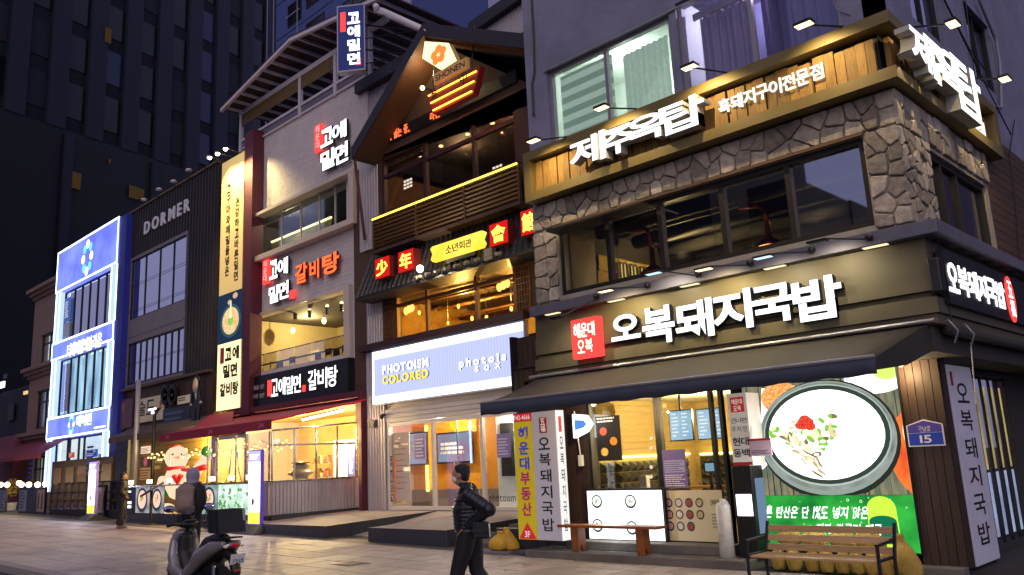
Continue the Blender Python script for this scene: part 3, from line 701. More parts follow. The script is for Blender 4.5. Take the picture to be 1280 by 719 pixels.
# ================================================================ steps in front of the shop
M_conc = mat('concrete step', '6f6a64', .85, var=.18, scale=3, bump=.4, bscale=30, stain=.25)
st = MB(); sxl = ux(706, 600, YG)-1.25
B('doorstep', M_conc, (XPL-.6, 11.42, 0), (g3+.02, YG-.0, .15), None, bevel=.015, kind='structure'); B('doorstep', M_conc, (g3+.03, 11.98, 0), (XG, YG, .12), None, bevel=.015, kind='structure')
B('doorstep', M_conc, (gx(736, 640)-.25, 11.8, .151), (g2+.1, YG+.28, .30), None, bevel=.015, kind='structure')
M_tread = mat('ribbed tread plate', '77736a', .6, .3, var=.1)
for k in range(9): B('tread_rib', M_tread, (g1-.4, 11.45+k*.035, .151), (g2+.1, 11.465+k*.035, .157), bpy.data.objects['doorstep'])

# ================================================================ pillar box sign at the left (yellow + white faces)
ps_ = thing('pillar_sign', (-10.6, 11.45, .2), 'tall pillar sign with yellow panel, white face and lit side beside the soup shop', 'sign')
YB = 11.45; b0 = ux(640, 600, YB); b1 = ux(677, 600, YB); b2 = ux(706, 560, YB)+.0; zb0 = .31; zb1 = zz(695, 512, YB)+.0
b0 = ux(640, 518, YB)+.02; b1 = ux(664, 518, YB); b2 = ux(694, 513, YB)
M_wh = mat('weathered white sign face', 'a9a3b4', .55, var=.06, em=.12, emc=(1,.95,1)); M_yel = mat('yellow sign face', 'c9b41d', .5, var=.04, em=.28)
YS = pX(704.5, 514, b2).y; B('cabinet', M_steel, (b0, YB+.012, zb0), (b2-.012, YS, zb1), ps_)
B('yellow_face', M_yel, (b0+.01, YB, zb0+.02), (b1-.004, YB+.011, zb1-.16), ps_); B('red_header', M_redlit if 0 else mat('red sign header', 'c2252f', .5, em=.5), (b0+.01, YB, zb1-.155), (b1-.004, YB+.011, zb1-.01), ps_)
B('white_face', M_wh, (b1+.004, YB, zb0+.02), (b2-.014, YB+.011, zb1-.01), ps_)
B('lit_side', emit('lit side sign face', (1,.97,.93), .95), (b2-.011, YB+.01, zb0+.02), (b2, YS-.01, zb1-.01), ps_)
hS = (zb1-zb0)
wY = b1-b0
lettering('해운대', V(b0+wY*.26, YB-.003, zb1-.26), UX, UZ, hS*.34, wY*.52, mat('blue sign ink', '3a3fb0', .5, em=.4, var=0), ps_, depth=.003, off=.03, vertical=True, gap=.18)
lettering('부동산', V(b0+wY*.26, YB-.003, zb1-.30-hS*.34), UX, UZ, hS*.34, wY*.52, mat('purple sign ink', 'a3235c', .5, em=.35, var=0), ps_, depth=.003, off=.03, vertical=True, gap=.18)
lettering('742-4666', V(b0+wY*.06, YB-.003, zb1-.125), UX, UZ, wY*.86, .085, M_letter_w, ps_, depth=.003, off=.01, joined=True)
MB().prism([(b0+.02, YB-.001, zb0+.03), (b1-.015, YB-.001, zb0+.03), ((b0+b1)/2, YB-.001, zb0+.33)], (0, .001, 0)).build('red_triangle', MAT['red sign header'], ps_)
lettering('3F', V((b0+b1)/2-.07, YB-.005, zb0+.06), UX, UZ, .14, .11, M_letter_w, ps_, depth=.003, off=.015, joined=True)
wW = b2-b1
def seal(u0, u1, z0, z1, put, par, m=M_inkred):
    return
B('red_seal', M_inkred, (b1+wW*.32, YB-.004, zb1-.4), (b1+wW*.62, YB-.001, zb1-.12), ps_)
lettering('五福', V(b1+wW*.37, YB-.008, zb1-.14), UX, UZ, .24, wW*.2, M_letter_w, ps_, depth=.003, off=.01, vertical=True, joined=True)
lettering('오복돼지국밥', V(b1+wW*.25, YB-.004, zb1-.48), UX, UZ, hS-.66, wW*.46, M_ink, ps_, depth=.003, off=.012, vertical=True, gap=.28)
sW = YS-YB
B('red_seal', M_inkred, (b2+.001, YB+sW*.3, zb1-.4), (b2+.004, YB+sW*.62, zb1-.12), ps_)
lettering('오복돼지국밥', V(b2+.002, YB+sW*.28, zb1-.48), UY, UZ, hS-.66, sW*.42, M_ink, ps_, depth=.003, off=.012, vertical=True, gap=.28)
# small diamond light sign + cable box
t = pY(750, 530, 11.95)
ds = thing('diamond_sign', t, 'small lit white arrow shaped sign mounted edge on beside the left shop window', 'sign')
x0, x1 = ux(718, 530, 11.95), ux(739, 530, 11.95); zc_ = zz(735, 530, 11.95)
MB().prism([(x0, 11.9, zc_+.2), (x1-.1, 11.9, zc_+.16), (x1+.02, 11.9, zc_), (x1-.1, 11.9, zc_-.14), (x0, 11.9, zc_-.24)], (0, .1, 0)).build('lit_face', M_white_face, ds)
MB().prism([(x0+.05, 11.894, zc_+.09), (x1-.13, 11.894, zc_+.07), (x1-.07, 11.894, zc_), (x1-.13, 11.894, zc_-.06), (x0+.05, 11.894, zc_-.1)], (0, .005, 0)).build('blue_mark', emit('blue print', (.1,.3,.8), 1), ds)
MB().tube([(x0-.01, 11.98, zc_+.25), (x0-.01, 12.1, zc_-.7)], .012, 6).build('cable', M_paper, ds); B('plug_box', M_paper, (x0-.05, 12.05, zc_-.75), (x0+.03, 12.12, zc_-.55), ds)

# ================================================================ lit menu panel and window posters
lp = thing('menu_light_box', (g0+.6, YG-.1, .45), 'large glowing white light box with four food bowls under the left shop window', 'light box')
lx0, lx1, lz0, lz1 = rectY(YG-.12, (733, 612), (828, 668)); lz0 = zz(735, 673, YG-.12); lz1 = zz(733, 614, YG-.12); lx1 = ux(826, 615, YG-.12)
B('casing', M_black, (lx0-.04, YG-.10, lz0-.04), (lx1+.04, YG-.01, lz1+.04), lp)
B('lit_face', emit('light box white', (.95,.97,1), 2.3), (lx0, YG-.11, lz0), (lx1, YG-.101, lz1), lp)
def bowl(c, u, v, r, n, par, k=0, bright=1., cols=((.95,.95,.9), (.75,.08,.03), (.15,.5,.08))):
    """a bowl of soup printed on a lit panel: flat layers a few mm apart"""
    def disc(cc, ru, rv, off, m, name, seg=28): MB().poly([cc+u*ru*math.cos(-q*2*math.pi/seg)*1+v*rv*math.sin(q*2*math.pi/seg)*1+n*off for q in range(seg)]).build(name, m, par) if 0 else MB().poly([cc+u*ru*math.cos(q*2*math.pi/seg)+v*rv*math.sin(q*2*math.pi/seg)+n*off for q in range(seg)]).build(name, m, par)
    disc(c, r, r*.95, .002, emit('printed bowl rim', (.06,.09,.12), .6), 'bowl_print'); disc(c+v*r*.05, r*.76, r*.7, .004, emit('printed broth %.2f %.2f' % cols[0][:2], cols[0], 1.5), 'broth_print')
    rg = random.Random(k+1)
    for i in range(7):
        a = rg.uniform(0, 6.28); q = r*rg.uniform(.1, .35); m_ = [emit('printed garnish %.2f' % cols[2][0], cols[2], 1.0), emit('printed red %.2f' % cols[1][0], cols[1], 1.1)][i % 2 if i < 4 else 0]
        disc(c+v*r*.1+u*q*math.cos(a)+v*q*math.sin(a), r*.13, r*.1, .006+.001*i, m_, 'garnish_print', 9)
NB = V(0,-1,0)
for i, (px, py) in enumerate(((746, 627), (788, 627), (747, 657), (790, 660))):
    c = pY(px, py, YG-.114); bowl(c, UX, UZ, .125, NB, lp, i)
plight('light', ((lx0+lx1)/2, YG-.5, (lz0+lz1)/2), (.9,.95,1), 7, .3, lp)
# poster of dishes on the left pane
def poster(name, px0, py0, px1, py1, Y, mface, lbl, cat='poster'):
    x0, x1 = ux(px0, (py0+py1)/2, Y), ux(px1, (py0+py1)/2, Y); z0, z1 = zz((px0+px1)/2, py1, Y), zz((px0+px1)/2, py0, Y)
    p = thing(name, (x0, Y, z0), lbl, cat); B('sheet', mface, (x0, Y, z0), (x1, Y+.006, z1), p); return p, x0, x1, z0, z1
def lines(par, x0, x1, z0, z1, Y, m, n=6, seed=0, hfrac=.45):
    r = random.Random(seed); mb = MB(); d = (z1-z0)/n
    for i in range(n):
        x = x0; zq = z1-(i+.75)*d; xe = x0+(x1-x0)*r.uniform(.55, 1)
        while x < xe: w_ = (x1-x0)*r.uniform(.05, .14); mb.box((x, Y-.003, zq), (min(x+w_, xe), Y-.001, zq+d*hfrac)); x += w_*1.25
    return mb.build('small_print', m, par)
pp, x0, x1, z0, z1 = poster('dish_poster', 746, 520, 776, 576, YG-.01, mat('black poster', '1c1714', .5), 'black poster with three dishes taped on the left shop window')
for i in range(3):
    s = -1 if i % 2 == 0 else 1; c = V((x0+x1)/2+s*(x1-x0)*.2, YG-.012, z1-(z1-z0)*(.34+.23*i))
    MB().poly([c+UX*.085*math.cos(q*math.pi/10)+UZ*.075*math.sin(q*math.pi/10)+NB*.002 for q in range(20)]).build('dish_print', mat('printed dish %d' % i, ['b9553a', 'c47a2a', 'c9a04a'][i], .5, var=.6, scale=30, em=.4), pp)
lines(pp, x0+.03, x1-.04, z1-.12, z1-.01, YG-.011, M_letter_w, 2, 5, .5)
p2, x0, x1, z0, z1 = poster('purple_poster', 829, 562, 858, 610, YG-.01, mat('purple poster', '6a5a8e', .5, em=.15), 'purple opening hours poster taped on the second shop window')
B('panel_print', mat('pale purple print', '9c94b8', .5, em=.2), (x0+.03, YG-.012, z0+(z1-z0)*.4), (x1-.03, YG-.009, z0+(z1-z0)*.72), p2); lines(p2, x0+.03, x1-.03, z0+.02, z0+(z1-z0)*.36, YG-.01, M_paper, 6); lines(p2, x0+.04, x1-.04, z0+(z1-z0)*.42, z0+(z1-z0)*.7, YG-.012, mat('grey print', '5a5570', .5), 5)
p3, x0, x1, z0, z1 = poster('menu_board', 829, 613, 905, 684, YG-.02, mat('cream window board', 'c6b795', .55, var=.06, em=.1), 'cream board with eleven small side dish pictures below the second shop window')
z0b = z0
for i in range(11):
    c = V(x0+.14+(i % 4)*.2, YG-.022, z1-.2-(i//4)*.19)
    MB().poly([c+UX*.075*math.cos(q*math.pi/9)+UZ*.078*math.sin(q*math.pi/9)+NB*.002 for q in range(18)]).build('dish_print', mat('dark dish print', '3c3040', .5), p3)
    MB().poly([c+UX*.055*math.cos(q*math.pi/7)+UZ*.055*math.sin(q*math.pi/7)+NB*.004 for q in range(14)]).build('food_print', mat('food print %d' % (i % 4), ['c49a94', 'd8cdbc', '9c4a3a', 'c0b07c'][i % 4], .5, var=.5, scale=40), p3)
lettering('오복돼지국밥', V(x0+.95, YG-.023, z1-.24), UX, UZ, (x1-x0)-1.0, .09, M_ink, p3, depth=.002, off=.012, joined=True); lines(p3, x0+.95, x1-.05, z0+.3, z0+.55, YG-.02, mat('pale print', '9a8f78', .6), 5)
# round window stickers and napkins
for i in range(5):
    t = pY(814, 548+i*12, YG-.004); MB().lathe(t, [(.035, 0), (.035, .002)], 14, NB).build('window_sticker', M_paper, None, label=['round white sticker highest on the black mullion glass', 'second round white sticker down on the left pane', 'middle round white sticker on the left pane', 'fourth round white sticker down on the left pane', 'lowest round white sticker on the left pane'][i], cat='sticker', group='round stickers on the shop glass')
nb = thing('napkin_box', pY(806, 602, YG+1.2), 'white napkin box behind the left window pane', 'napkin box'); t = nb.location
B('box', M_paper, (t.x-.08, t.y-.06, t.z-.12), (t.x+.08, t.y+.06, t.z+.1), nb, bevel=.01); B('lid', mat('napkin lid', 'cfcac0', .5), (t.x-.07, t.y-.05, t.z+.101), (t.x+.07, t.y+.05, t.z+.12), nb)
pt = thing('order_tablet', pY(887, 584, YG+1.0), 'small square order tablet on stand behind the second shop window', 'tablet'); t = pt.location
B('casing', M_black, (t.x-.12, t.y, t.z-.1), (t.x+.12, t.y+.03, t.z+.1), pt, bevel=.01); B('display', emit('tablet blue', (.25,.45,.6), .9), (t.x-.09, t.y-.004, t.z-.07), (t.x+.09, t.y-.001, t.z+.07), pt); B('stand', M_black, (t.x-.03, t.y+.01, t.z-.7), (t.x+.03, t.y+.05, t.z-.1), pt)

# ================================================================ column sign "건너편 주차장", kiosk
YK = 11.75
kx0, kx1 = ux(906, 550, YK), ux(933, 550, YK); kz0, kz1 = zz(925, 582, YK), zz(918, 492, YK)
kx0 = ux(908, 492, YK); kx1 = ux(932, 492, YK)
ks = thing('parking_sign', (kx0, YK, kz0), 'white upright sign with red square and black letters about the car park', 'sign')
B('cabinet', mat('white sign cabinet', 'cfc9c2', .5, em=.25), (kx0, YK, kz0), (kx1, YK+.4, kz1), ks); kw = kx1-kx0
B('red_foot', M_inkred, (kx0, YK-.003, kz0), (kx1, YK-.001, kz0+.05), ks); B('red_square', mat('red print square', 'c0272d', .5, em=.3), (kx0+kw*.15, YK-.004, kz1-.29), (kx1-kw*.15, YK-.001, kz1-.06), ks)
lettering('해운대', V(kx0+kw*.22, YK-.006, kz1-.17), UX, UZ, kw*.56, .08, M_letter_w, ks, depth=.002, off=.012, joined=True); lettering('오복', V(kx0+kw*.3, YK-.006, kz1-.27), UX, UZ, kw*.4, .08, M_letter_w, ks, depth=.002, off=.012, joined=True)
for s, q, o_ in (('건너편', .42, 0), ('주차장', .54, 0), ('현대', .71, .02), ('동백', .87, .02)):
    hh_ = .085 if not o_ else .125
    lettering(s, V(kx0+kw*.08, YK-.004, kz1-(kz1-kz0)*q-(0 if not o_ else .02)), UX, UZ, kw*.84, hh_, M_ink, ks, depth=.002, off=o_, joined=True)
kk = thing('order_kiosk', (kx0, YK, .16), 'black order kiosk cabinet with a glowing white screen beside the food poster', 'kiosk')
k0, k1 = ux(913, 640, YK), ux(944, 640, YK)
k0 = ux(914, 590, YK); k1 = ux(938, 590, YK)
B('cabinet', M_black, (k0, YK+.01, .151), (k1, YK+.38, kz0-.01), kk, bevel=.01)
x0, x1 = ux(921, 630, YK), ux(941, 630, YK); z0, z1 = zz(930, 645, YK), zz(930, 618, YK)
x0, x1 = k0+.04, k1-.03
B('display', M_white_face, (x0, YK-.002, z0), (x1, YK+.009, z1), kk); B('side_screen', emit('dim kiosk glow', (.3,.45,.7), .5), (k1+.001, YK+.1, .5), (k1+.006, YK+.36, kz0-.2), kk)
pb = thing('notice_board', pY(956, 560, YK), 'small pink notice with two drawings fixed beside the parking sign', 'notice'); x0, x1 = ux(937, 560, YK-.05), ux(964, 560, YK-.05); z0, z1 = zz(950, 570, YK-.05), zz(950, 548, YK-.05)
B('sheet', mat('pink notice', 'b59aa8', .5, em=.12), (x0, YK-.05, z0), (x1, YK-.03, z1), pb); B('red_header', M_inkred, (x0, YK-.053, z1-.035), (x1, YK-.051, z1), pb); lines(pb, x0+.03, x1-.03, z0+.02, z0+.09, YK-.051, mat('grey print', '5a5570'), 3)
t = pY(905, 668, 11.7); wr = thing('wrapped_roll', (t.x, 11.7, .31), 'tall roll wrapped in clear plastic standing beside the kiosk', 'wrapped roll')
MB().tube([(t.x, 11.75, .152), (t.x, 11.75, .9), (t.x-.02, 11.75, zz(905, 628, 11.75)+.0)], [.12, .115, .1], 12).build('wrap', mat('cloudy plastic wrap', 'd6d0c6', .15, var=.2, scale=8, bump=.8, bscale=9, em=.06), wr, smooth=True)
MB().tube([(t.x, 11.75, zz(905, 628, 11.75)), (t.x, 11.75, zz(905, 628, 11.75)+.05)], .05, 10).build('core', M_paper, wr)

# ================================================================ large lit soup poster
YF = YG-.05
fp = thing('soup_light_box', (g3, YF, .4), 'huge lit food picture of a stone bowl of milky soup above a green drink advert', 'light box')
P = lambda x, y, o=0.: pY(x, y, YF)+NB*o
fx0 = P(950, 600).x-.15; fx1 = P(1150, 690).x; fx1 = (P(1119, 462).x+P(1151, 690).x)/2; fz_t = 2.86; fz_m = (P(960, 619).z+P(1140, 619).z)/2; fz_b = P(1150, 692).z
B('casing', M_steel, (fx0, YF+.004, fz_b-.02), (fx1+.03, YF+.1, fz_t), fp)
B('wood_picture', emit('printed weathered wood', (.32,.27,.15), 1.0, scale=2.2, col2=(.12,.16,.12), stretch=(6, 1, 1.2)), (fx0, YF-.001, fz_m), (fx1, YF+.003, fz_t), fp)
def pdisc(cx, cy, rx, ry, off, m, name, rot=0., seg=40, Y=YF):
    c = P(cx, cy); a = (P(cx+10, cy)-c)*.1; a = V(a.x, 0, 0).length; cc = c; ry *= .93
    mb = MB().poly([cc+UX*(rx*a*math.cos(q*2*math.pi/seg)*math.cos(rot)-ry*a*math.sin(q*2*math.pi/seg)*math.sin(rot))+UZ*(rx*a*math.cos(q*2*math.pi/seg)*math.sin(rot)+ry*a*math.sin(q*2*math.pi/seg)*math.cos(rot))+NB*off for q in range(seg)])
    return mb.build(name, m, fp)
def ppoly(pts, off, m, name): return MB().poly([P(x, y, off) for x, y in pts]).build(name, m, fp)
clipx = lambda x: max(fx0, min(fx1, x))
ppoly([(952, 486), (993, 482), (965, 530), (951, 536)][::-1], .003, emit('printed white dish', (1,.98,.93), 2.), 'dish_print')
def clipdisc(cx, cy, rx, ry, off, m, name, seg=40):
    c = P(cx, cy); a = abs((P(cx+10, cy)-c).x)/10; pts = []; ry *= .93
    for q in range(seg):
        t = 2*math.pi*q/seg; x = clipx(c.x+rx*a*math.cos(t)); z = min(max(c.z+ry*a*math.sin(t), fz_m), fz_t-.005); pts.append(V(x, YF-off, z))
    return MB().poly(pts).build(name, m, fp)
clipdisc(975, 497, 24, 20, .006, emit('printed red salad', (.85,.2,.04), 1.2, col2=(.9,.55,.2), scale=25), 'salad_print')
clipdisc(938, 560, 26, 30, .004, MAT['printed white dish'], 'dish_print'); clipdisc(945, 558, 12, 16, .007, emit('printed greens', (.15,.45,.05), 1, col2=(.5,.75,.2), scale=30), 'greens_print')
clipdisc(1095, 470, 42, 24, .004, MAT['printed white dish'], 'dish_print'); clipdisc(1108, 462, 18, 14, .007, emit('printed pepper', (.6,.8,.15), 1.3), 'pepper_print')
clipdisc(1150, 565, 40, 62, .005, emit('printed orange dish', (.95,.22,.04), 1.2, col2=(.7,.08,.02), scale=3), 'dish_print'); clipdisc(1148, 540, 20, 26, .008, emit('printed hot highlight', (1,.6,.4), 1.6), 'glint_print')
clipdisc(1033, 549, 89, 78, .009, emit('printed bowl shadow', (.04,.05,.04), .6), 'bowl_print'); clipdisc(1031, 547, 86.5, 74, .0105, emit('printed rim light', (.34,.4,.36), .9), 'bowl_print'); clipdisc(1031, 545, 84.5, 70, .012, emit('printed stone bowl', (.16,.2,.17), .9, col2=(.4,.45,.42), scale=2.5), 'bowl_print')
clipdisc(1031, 543.5, 80.5, 66, .013, emit('printed rim edge', (.5,.58,.52), 1.0), 'bowl_print'); clipdisc(1031, 543, 79, 64, .014, emit('printed bowl inside', (.06,.09,.07), .7), 'bowl_print'); clipdisc(1031, 543, 73, 58.5, .016, emit('printed milky broth', (1,1,.96), 2.5), 'broth_print')
rg = random.Random(11)
for i in range(16):
    x_ = fx0+(fx1-fx0)*(i+rg.random())/16; B('wood_joint', emit('printed wood joint', (.08,.07,.04), .6), (x_, YF-.0022, fz_m+.002), (x_+rg.choice((.006, .012, .02)), YF-.0012, fz_t-.003), fp)
for i in range(54):
    a = rg.uniform(0, 6.28); q = rg.uniform(4, 42); cx, cy = 1012+q*math.cos(a)*1.1, 542+q*math.sin(a)*.7
    m_ = [emit('printed spring onion', (.2,.5,.06), 1.3), emit('printed pale onion', (.7,.85,.4), 1.6), emit('printed meat', (.75,.62,.35), 1.2), emit('printed dark meat', (.3,.22,.1), .9)][[0,1,0,2,0,1,3][i % 7]]
    s_ = rg.uniform(3, 6.5); pdisc(cx, cy, s_*1.25, s_*.7, .018+.0006*i, m_, 'garnish_print', rg.uniform(0, 3), 12)
    if i % 3 == 0: pdisc(cx, cy, s_*.6, s_*.33, .0185+.0006*i, MAT['printed milky broth'], 'garnish_print', 0, 10)
for i in range(64):
    q = rg.random(); cx, cy = 984+q*44+rg.uniform(-13, 13)*(1-.4*q), 546+q*42+rg.uniform(-8, 8)
    m_ = [MAT['printed meat'], emit('printed noodle', (.95,.88,.66), 1.5), emit('printed tan meat', (.6,.42,.2), 1.1), MAT['printed dark meat'], MAT['printed milky broth']][[0, 1, 1, 2, 0, 3, 1, 4][i % 8]]
    pdisc(cx, cy, rg.uniform(4, 10), rg.uniform(.9, 2.2), .0545+.0001*i, m_, 'meat_print', -.75+rg.uniform(-.5, .5), 10)
for i, (dx, dy, r_) in enumerate(((0, 0, 11), (6, 4, 7), (-6, 3, 7), (-1, -5, 7))): pdisc(1009+dx, 529+dy, r_, r_*.75, .062+.001*i, emit('printed chilli paste', (.62,.02,.02), 1.1, col2=(.85,.1,.05), scale=40), 'chilli_print', 0, 14)
# green drink advert below
B('green_picture', emit('printed green advert', (.004,.13,.025), 1.1, col2=(.04,.48,.06), scale=1.6), (fx0, YF-.001, fz_b), (fx1, YF+.003, fz_m-.004), fp)
hb = fz_m-fz_b
bx_ = P(1105, 660).x
MB().poly([V(bx_+.2*math.cos(math.pi*q/12)*1., YF-.004, fz_m-.18+.16*math.sin(math.pi*q/12)) for q in range(13)]+[V(bx_-.22, YF-.004, fz_b+.01), V(bx_+.22, YF-.004, fz_b+.01)]).build('bottle_print', emit('printed yellow green bottle', (.45,.8,.05), 1.5), fp)
MB().poly([V(bx_+.19*math.cos(math.pi*q/12), YF-.007, fz_m-.36+.08*math.sin(math.pi*q/12)) for q in range(13)]+[V(bx_-.2, YF-.007, fz_m-.62), V(bx_+.2, YF-.007, fz_m-.62)]).build('label_print', emit('printed dark green label', (.01,.18,.08), 1), fp)
a = P(948, 646); b = P(1085, 646)
lettering('다른 탄산은 단 1%도 넣지 않은', V(a.x, YF-.006, fz_m-.33), UX, UZ, P(1085, 650).x-a.x, .17, emit('printed white slogan', (.92,1,.92), 1.7), fp, depth=.002, off=.02, joined=True, slant=.25)
lettering('진짜 칼로리 제로', V(a.x+.9, YF-.006, fz_m-.55), UX, UZ, .95, .15, MAT['printed white slogan'], fp, depth=.002, off=.02, joined=True, slant=.25)
mb = MB()
for i in range(60):
    c = V(rg.uniform(fx0+.05, fx1-.05), YF-.0035, rg.uniform(fz_b+.05, fz_m-.03)); r_ = rg.choice([.008, .01, .012, .022])
    n = 9; mb.add([c+UX*r_*math.cos(q*2*math.pi/n)+UZ*r_*math.sin(q*2*math.pi/n) for q in range(n)]+[c+UX*r_*.6*math.cos(q*2*math.pi/n)+UZ*r_*.6*math.sin(q*2*math.pi/n) for q in range(n)], [(q, (q+1) % n, n+(q+1) % n, n+q) for q in range(n)])
mb.build('bubble_print', emit('printed bubbles', (.6,.95,.5), 1.3), fp, kind='stuff')
plight('light', ((fx0+fx1)/2, YF-.6, 1.6), (1,.97,.88), 12, .4, fp)
# address plate
t = pY(1157, 542, YG-.06)
ad = thing('address_plate', t, 'blue house shaped street number plate reading 15 on the brown column', 'sign')
x0, x1 = ux(1135, 545, YG-.06), ux(1182, 545, YG-.06); z0 = zz(1158, 558, YG-.06); z1 = zz(1157, 531, YG-.06); zp = zz(1157, 524, YG-.06)
x0, x1 = ux(1136, 558, YG-.06), ux(1182, 556, YG-.06); 
MB().prism([(x0, YG-.06, z0), (x1, YG-.06, z0), (x1, YG-.06, z1), ((x0+x1)/2, YG-.06, zp), (x0, YG-.06, z1)], (0, .02, 0)).build('border', M_paper, ad)
e = .018; zm = z0+(z1-z0)*.62
MB().poly([(x0+e, YG-.063, z0+e), (x1-e, YG-.063, z0+e), (x1-e, YG-.063, zm), (x0+e, YG-.063, zm)]).build('blue_field', mat('blue plate', '2a3f9a', .35, em=.12), ad)
MB().poly([(x0+e, YG-.063, zm+.006), (x1-e, YG-.063, zm+.006), (x1-e, YG-.063, z1-.005), ((x0+x1)/2, YG-.063, zp-e), (x0+e, YG-.063, z1-.005)]).build('violet_field', mat('violet plate', '4a3f8a', .35, em=.12), ad)
W_ = x1-x0
lettering('15', V(x0+W_*.34, YG-.066, z0+(z1-z0)*.16), UX, UZ, W_*.32, (z1-z0)*.36, M_paper, ad, depth=.002, off=.018, joined=True)
lettering('구남로', V(x0+W_*.33, YG-.066, zm+.025), UX, UZ, W_*.34, .065, M_paper, ad, depth=.002, joined=True)
lettering('Gunam-ro', V(x0+W_*.38, YG-.066, zm+.01), UX, UZ, W_*.24, .012, M_paper, ad, depth=.002, joined=True)

# ================================================================ white box sign in the alley, side entrance
XB = XG-.06; q0 = pX(1223, 712, XB); q1 = pX(1251, 699, XB); 
bs = thing('alley_box_sign', (XB, q0.y, 0), 'tall weathered white box sign with painted letters standing at the alley corner', 'sign')
zt2 = pX(1195, 457, XB).z; M_box = mat('weathered white metal', 'b8b2c4', .5, 0, var=.12, stain=.25, em=.14)  # faint emission puts light falling on the box into its metal
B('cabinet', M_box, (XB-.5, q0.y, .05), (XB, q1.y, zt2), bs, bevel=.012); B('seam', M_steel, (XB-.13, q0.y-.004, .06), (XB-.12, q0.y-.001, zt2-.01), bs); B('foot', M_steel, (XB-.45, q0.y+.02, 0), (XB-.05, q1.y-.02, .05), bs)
for zk in (.55, 2.25): B('latch', mat('rusty latch', '8a5a3a', .6), (XB-.1, q0.y-.012, zk), (XB-.05, q0.y-.001, zk+.1), bs)
lettering('오복돼지국밥', V(XB+.002, q0.y+.22*(q1.y-q0.y), zt2-.25), UY, UZ, zt2-.55, (q1.y-q0.y)*.5, M_ink, bs, depth=.003, off=.012, vertical=True, gap=.35)
B('red_seal', M_inkred, (XB+.001, q0.y+.06, zt2-.3), (XB+.004, q0.y+.16, zt2-.1), bs)
MB().lathe((XB-.2, q0.y-.001, 1.65), [(.02, 0), (.02, .003)], 10, NB).build('blue_dot', mat('blue dot', '2d54b0', .5), bs)
XW = XG-.35; ent = thing('side_entrance', (XW, q1.y+1, 0), 'dark framed glass entrance with lit upright panels on the alley side', 'door')
ye0 = q0.y-.2; ze1 = 2.75
wall('x', XW-.02, .2, YG+.9, 19, 0, fz0, [(ye0+.1, ye0+4.2, .1, ze1)]).build('alley_wall', M_under, corner)
for k in range(9):
    yk = ye0+.1+k*.45; B('mullion', M_black, (XW-.06, yk, .1), (XW-.03, yk+.07, ze1), ent)
    B('glass_leaf', M_g_clear, (XW-.045, yk+.071, .1), (XW-.04, yk+.449, ze1), ent)
    B('frosted_panel', emit('frosted cool panel', (.5,.58,.9), 1.1, col2=(.3,.36,.6), scale=2), (XW-.08, yk+.12, .2), (XW-.07, yk+.38, 1.2), ent)
    B('inner_panel', emit('yellow lit panel', (.7,.55,.16), 1.1, col2=(.25,.19,.07), scale=1.5), (XW-.08, yk+.14, 1.25), (XW-.07, yk+.34, ze1-.15), ent)
B('head_rail', M_black, (XW-.1, ye0, ze1), (XW+.06, ye0+4.3, ze1+.08), ent)
for k in range(26): B('cladding_board', M_plank if 0 else mat('alley timber board', '4f3826', .7, wood=1, var=.35, stretch=(1, .6, 8), rnd=.15), (XP-.4, wallend+.01, sz0+k*.16), (XP-.02, wallend+5, sz0+k*.16+.15), corner) if sz0+k*.16 < zsT-.4 else None
# alley awning roll and wires
ra = thing('rolled_awning', (XS, A+1, fz0-.1), 'rolled up dark awning with white brackets on the alley side', 'awning')
MB().tube([(XS+.05, A+.25, fz0-.06), (XS+.05, 18, fz0-.06)], .07, 10).build('roll', mat('rolled canvas', '33302e', .8), ra, smooth=True)
for y_ in (A+.15, A+.8): MB().tube([(XS, y_, fz0-.02), (XS+.12, y_-.03, fz0+.04), (XS+.2, y_, fz0-.1), (XS+.14, y_+.02, fz0-.25)], .014, 8).build('bracket', MAT['awning bar'], ra, smooth=True)
MB().tube([(XS+.14, A+.82, fz0-.2), (XS+.06, A+.9, fz0-1.0)], .009, 6).build('crank_rod', mat('white rod', 'bbb6b4', .5), ra)
def cable(name, pts, r, lbl, m=None, sag=0.):
    P_ = [V(p) for p in pts]; out = []
    for i in range(len(P_)-1):
        for k in range(8): t = k/8; q = P_[i].lerp(P_[i+1], t); out.append(q-V(0,0,sag*4*t*(1-t)))
    out.append(P_[-1]); return MB().tube(out, r, 5).build(name, m or M_black, None, smooth=True, label=lbl, cat='cable')
cable('power_cable', [(XU+.25, YU-.2, 10.4), (XU+.35, 16.5, zsT-.5)], .012, 'thick black cable running down the alley wall above the sign', sag=.1)
cable('drain_hose', [pX(1222, -5, XU+.1), pX(1245, 50, XU+.08), pX(1250, 80, XU+.08), pX(1252, 135, XU+.06), pX(1243, 133, XU+.07)], .03, 'pale hose hanging down the alley wall', mat('pale hose', '8d8a94', .6))
for i_, (pts_, lb_) in enumerate((([(1178, -6), (1196, 30), (1212, 62), (1232, 88)], 'thin cable hanging from the top edge of the alley wall, left one'), ([(1206, -6), (1214, 60), (1222, 120), (1240, 150)], 'thin cable drooping down the alley wall beside the pale hose'), ([(1268, 150), (1262, 190), (1270, 260), (1276, 330)], 'thin cable running down the timber boards at the far right'))):
    cable('wall_cable', [pX(px, py, XU+.06) for px, py in pts_], .012, lb_)
cable('loose_cable', [(XS+.12, A+.1, fz1+.05), (XS+.14, A+.35, fz1-.35), (XS+.1, A+.3, fz0+.1), (XS+.1, A+.25, fz0-.1)], .008, 'thin black cable looping down the fascia corner')
cable('window_cable', [pY(1040, -5, YU-.02), pY(1046, 12, YU-.02), pY(1062, 18, YU-.02)], .008, 'thin pale cable beside the upper window frame', MAT['pale hose'])
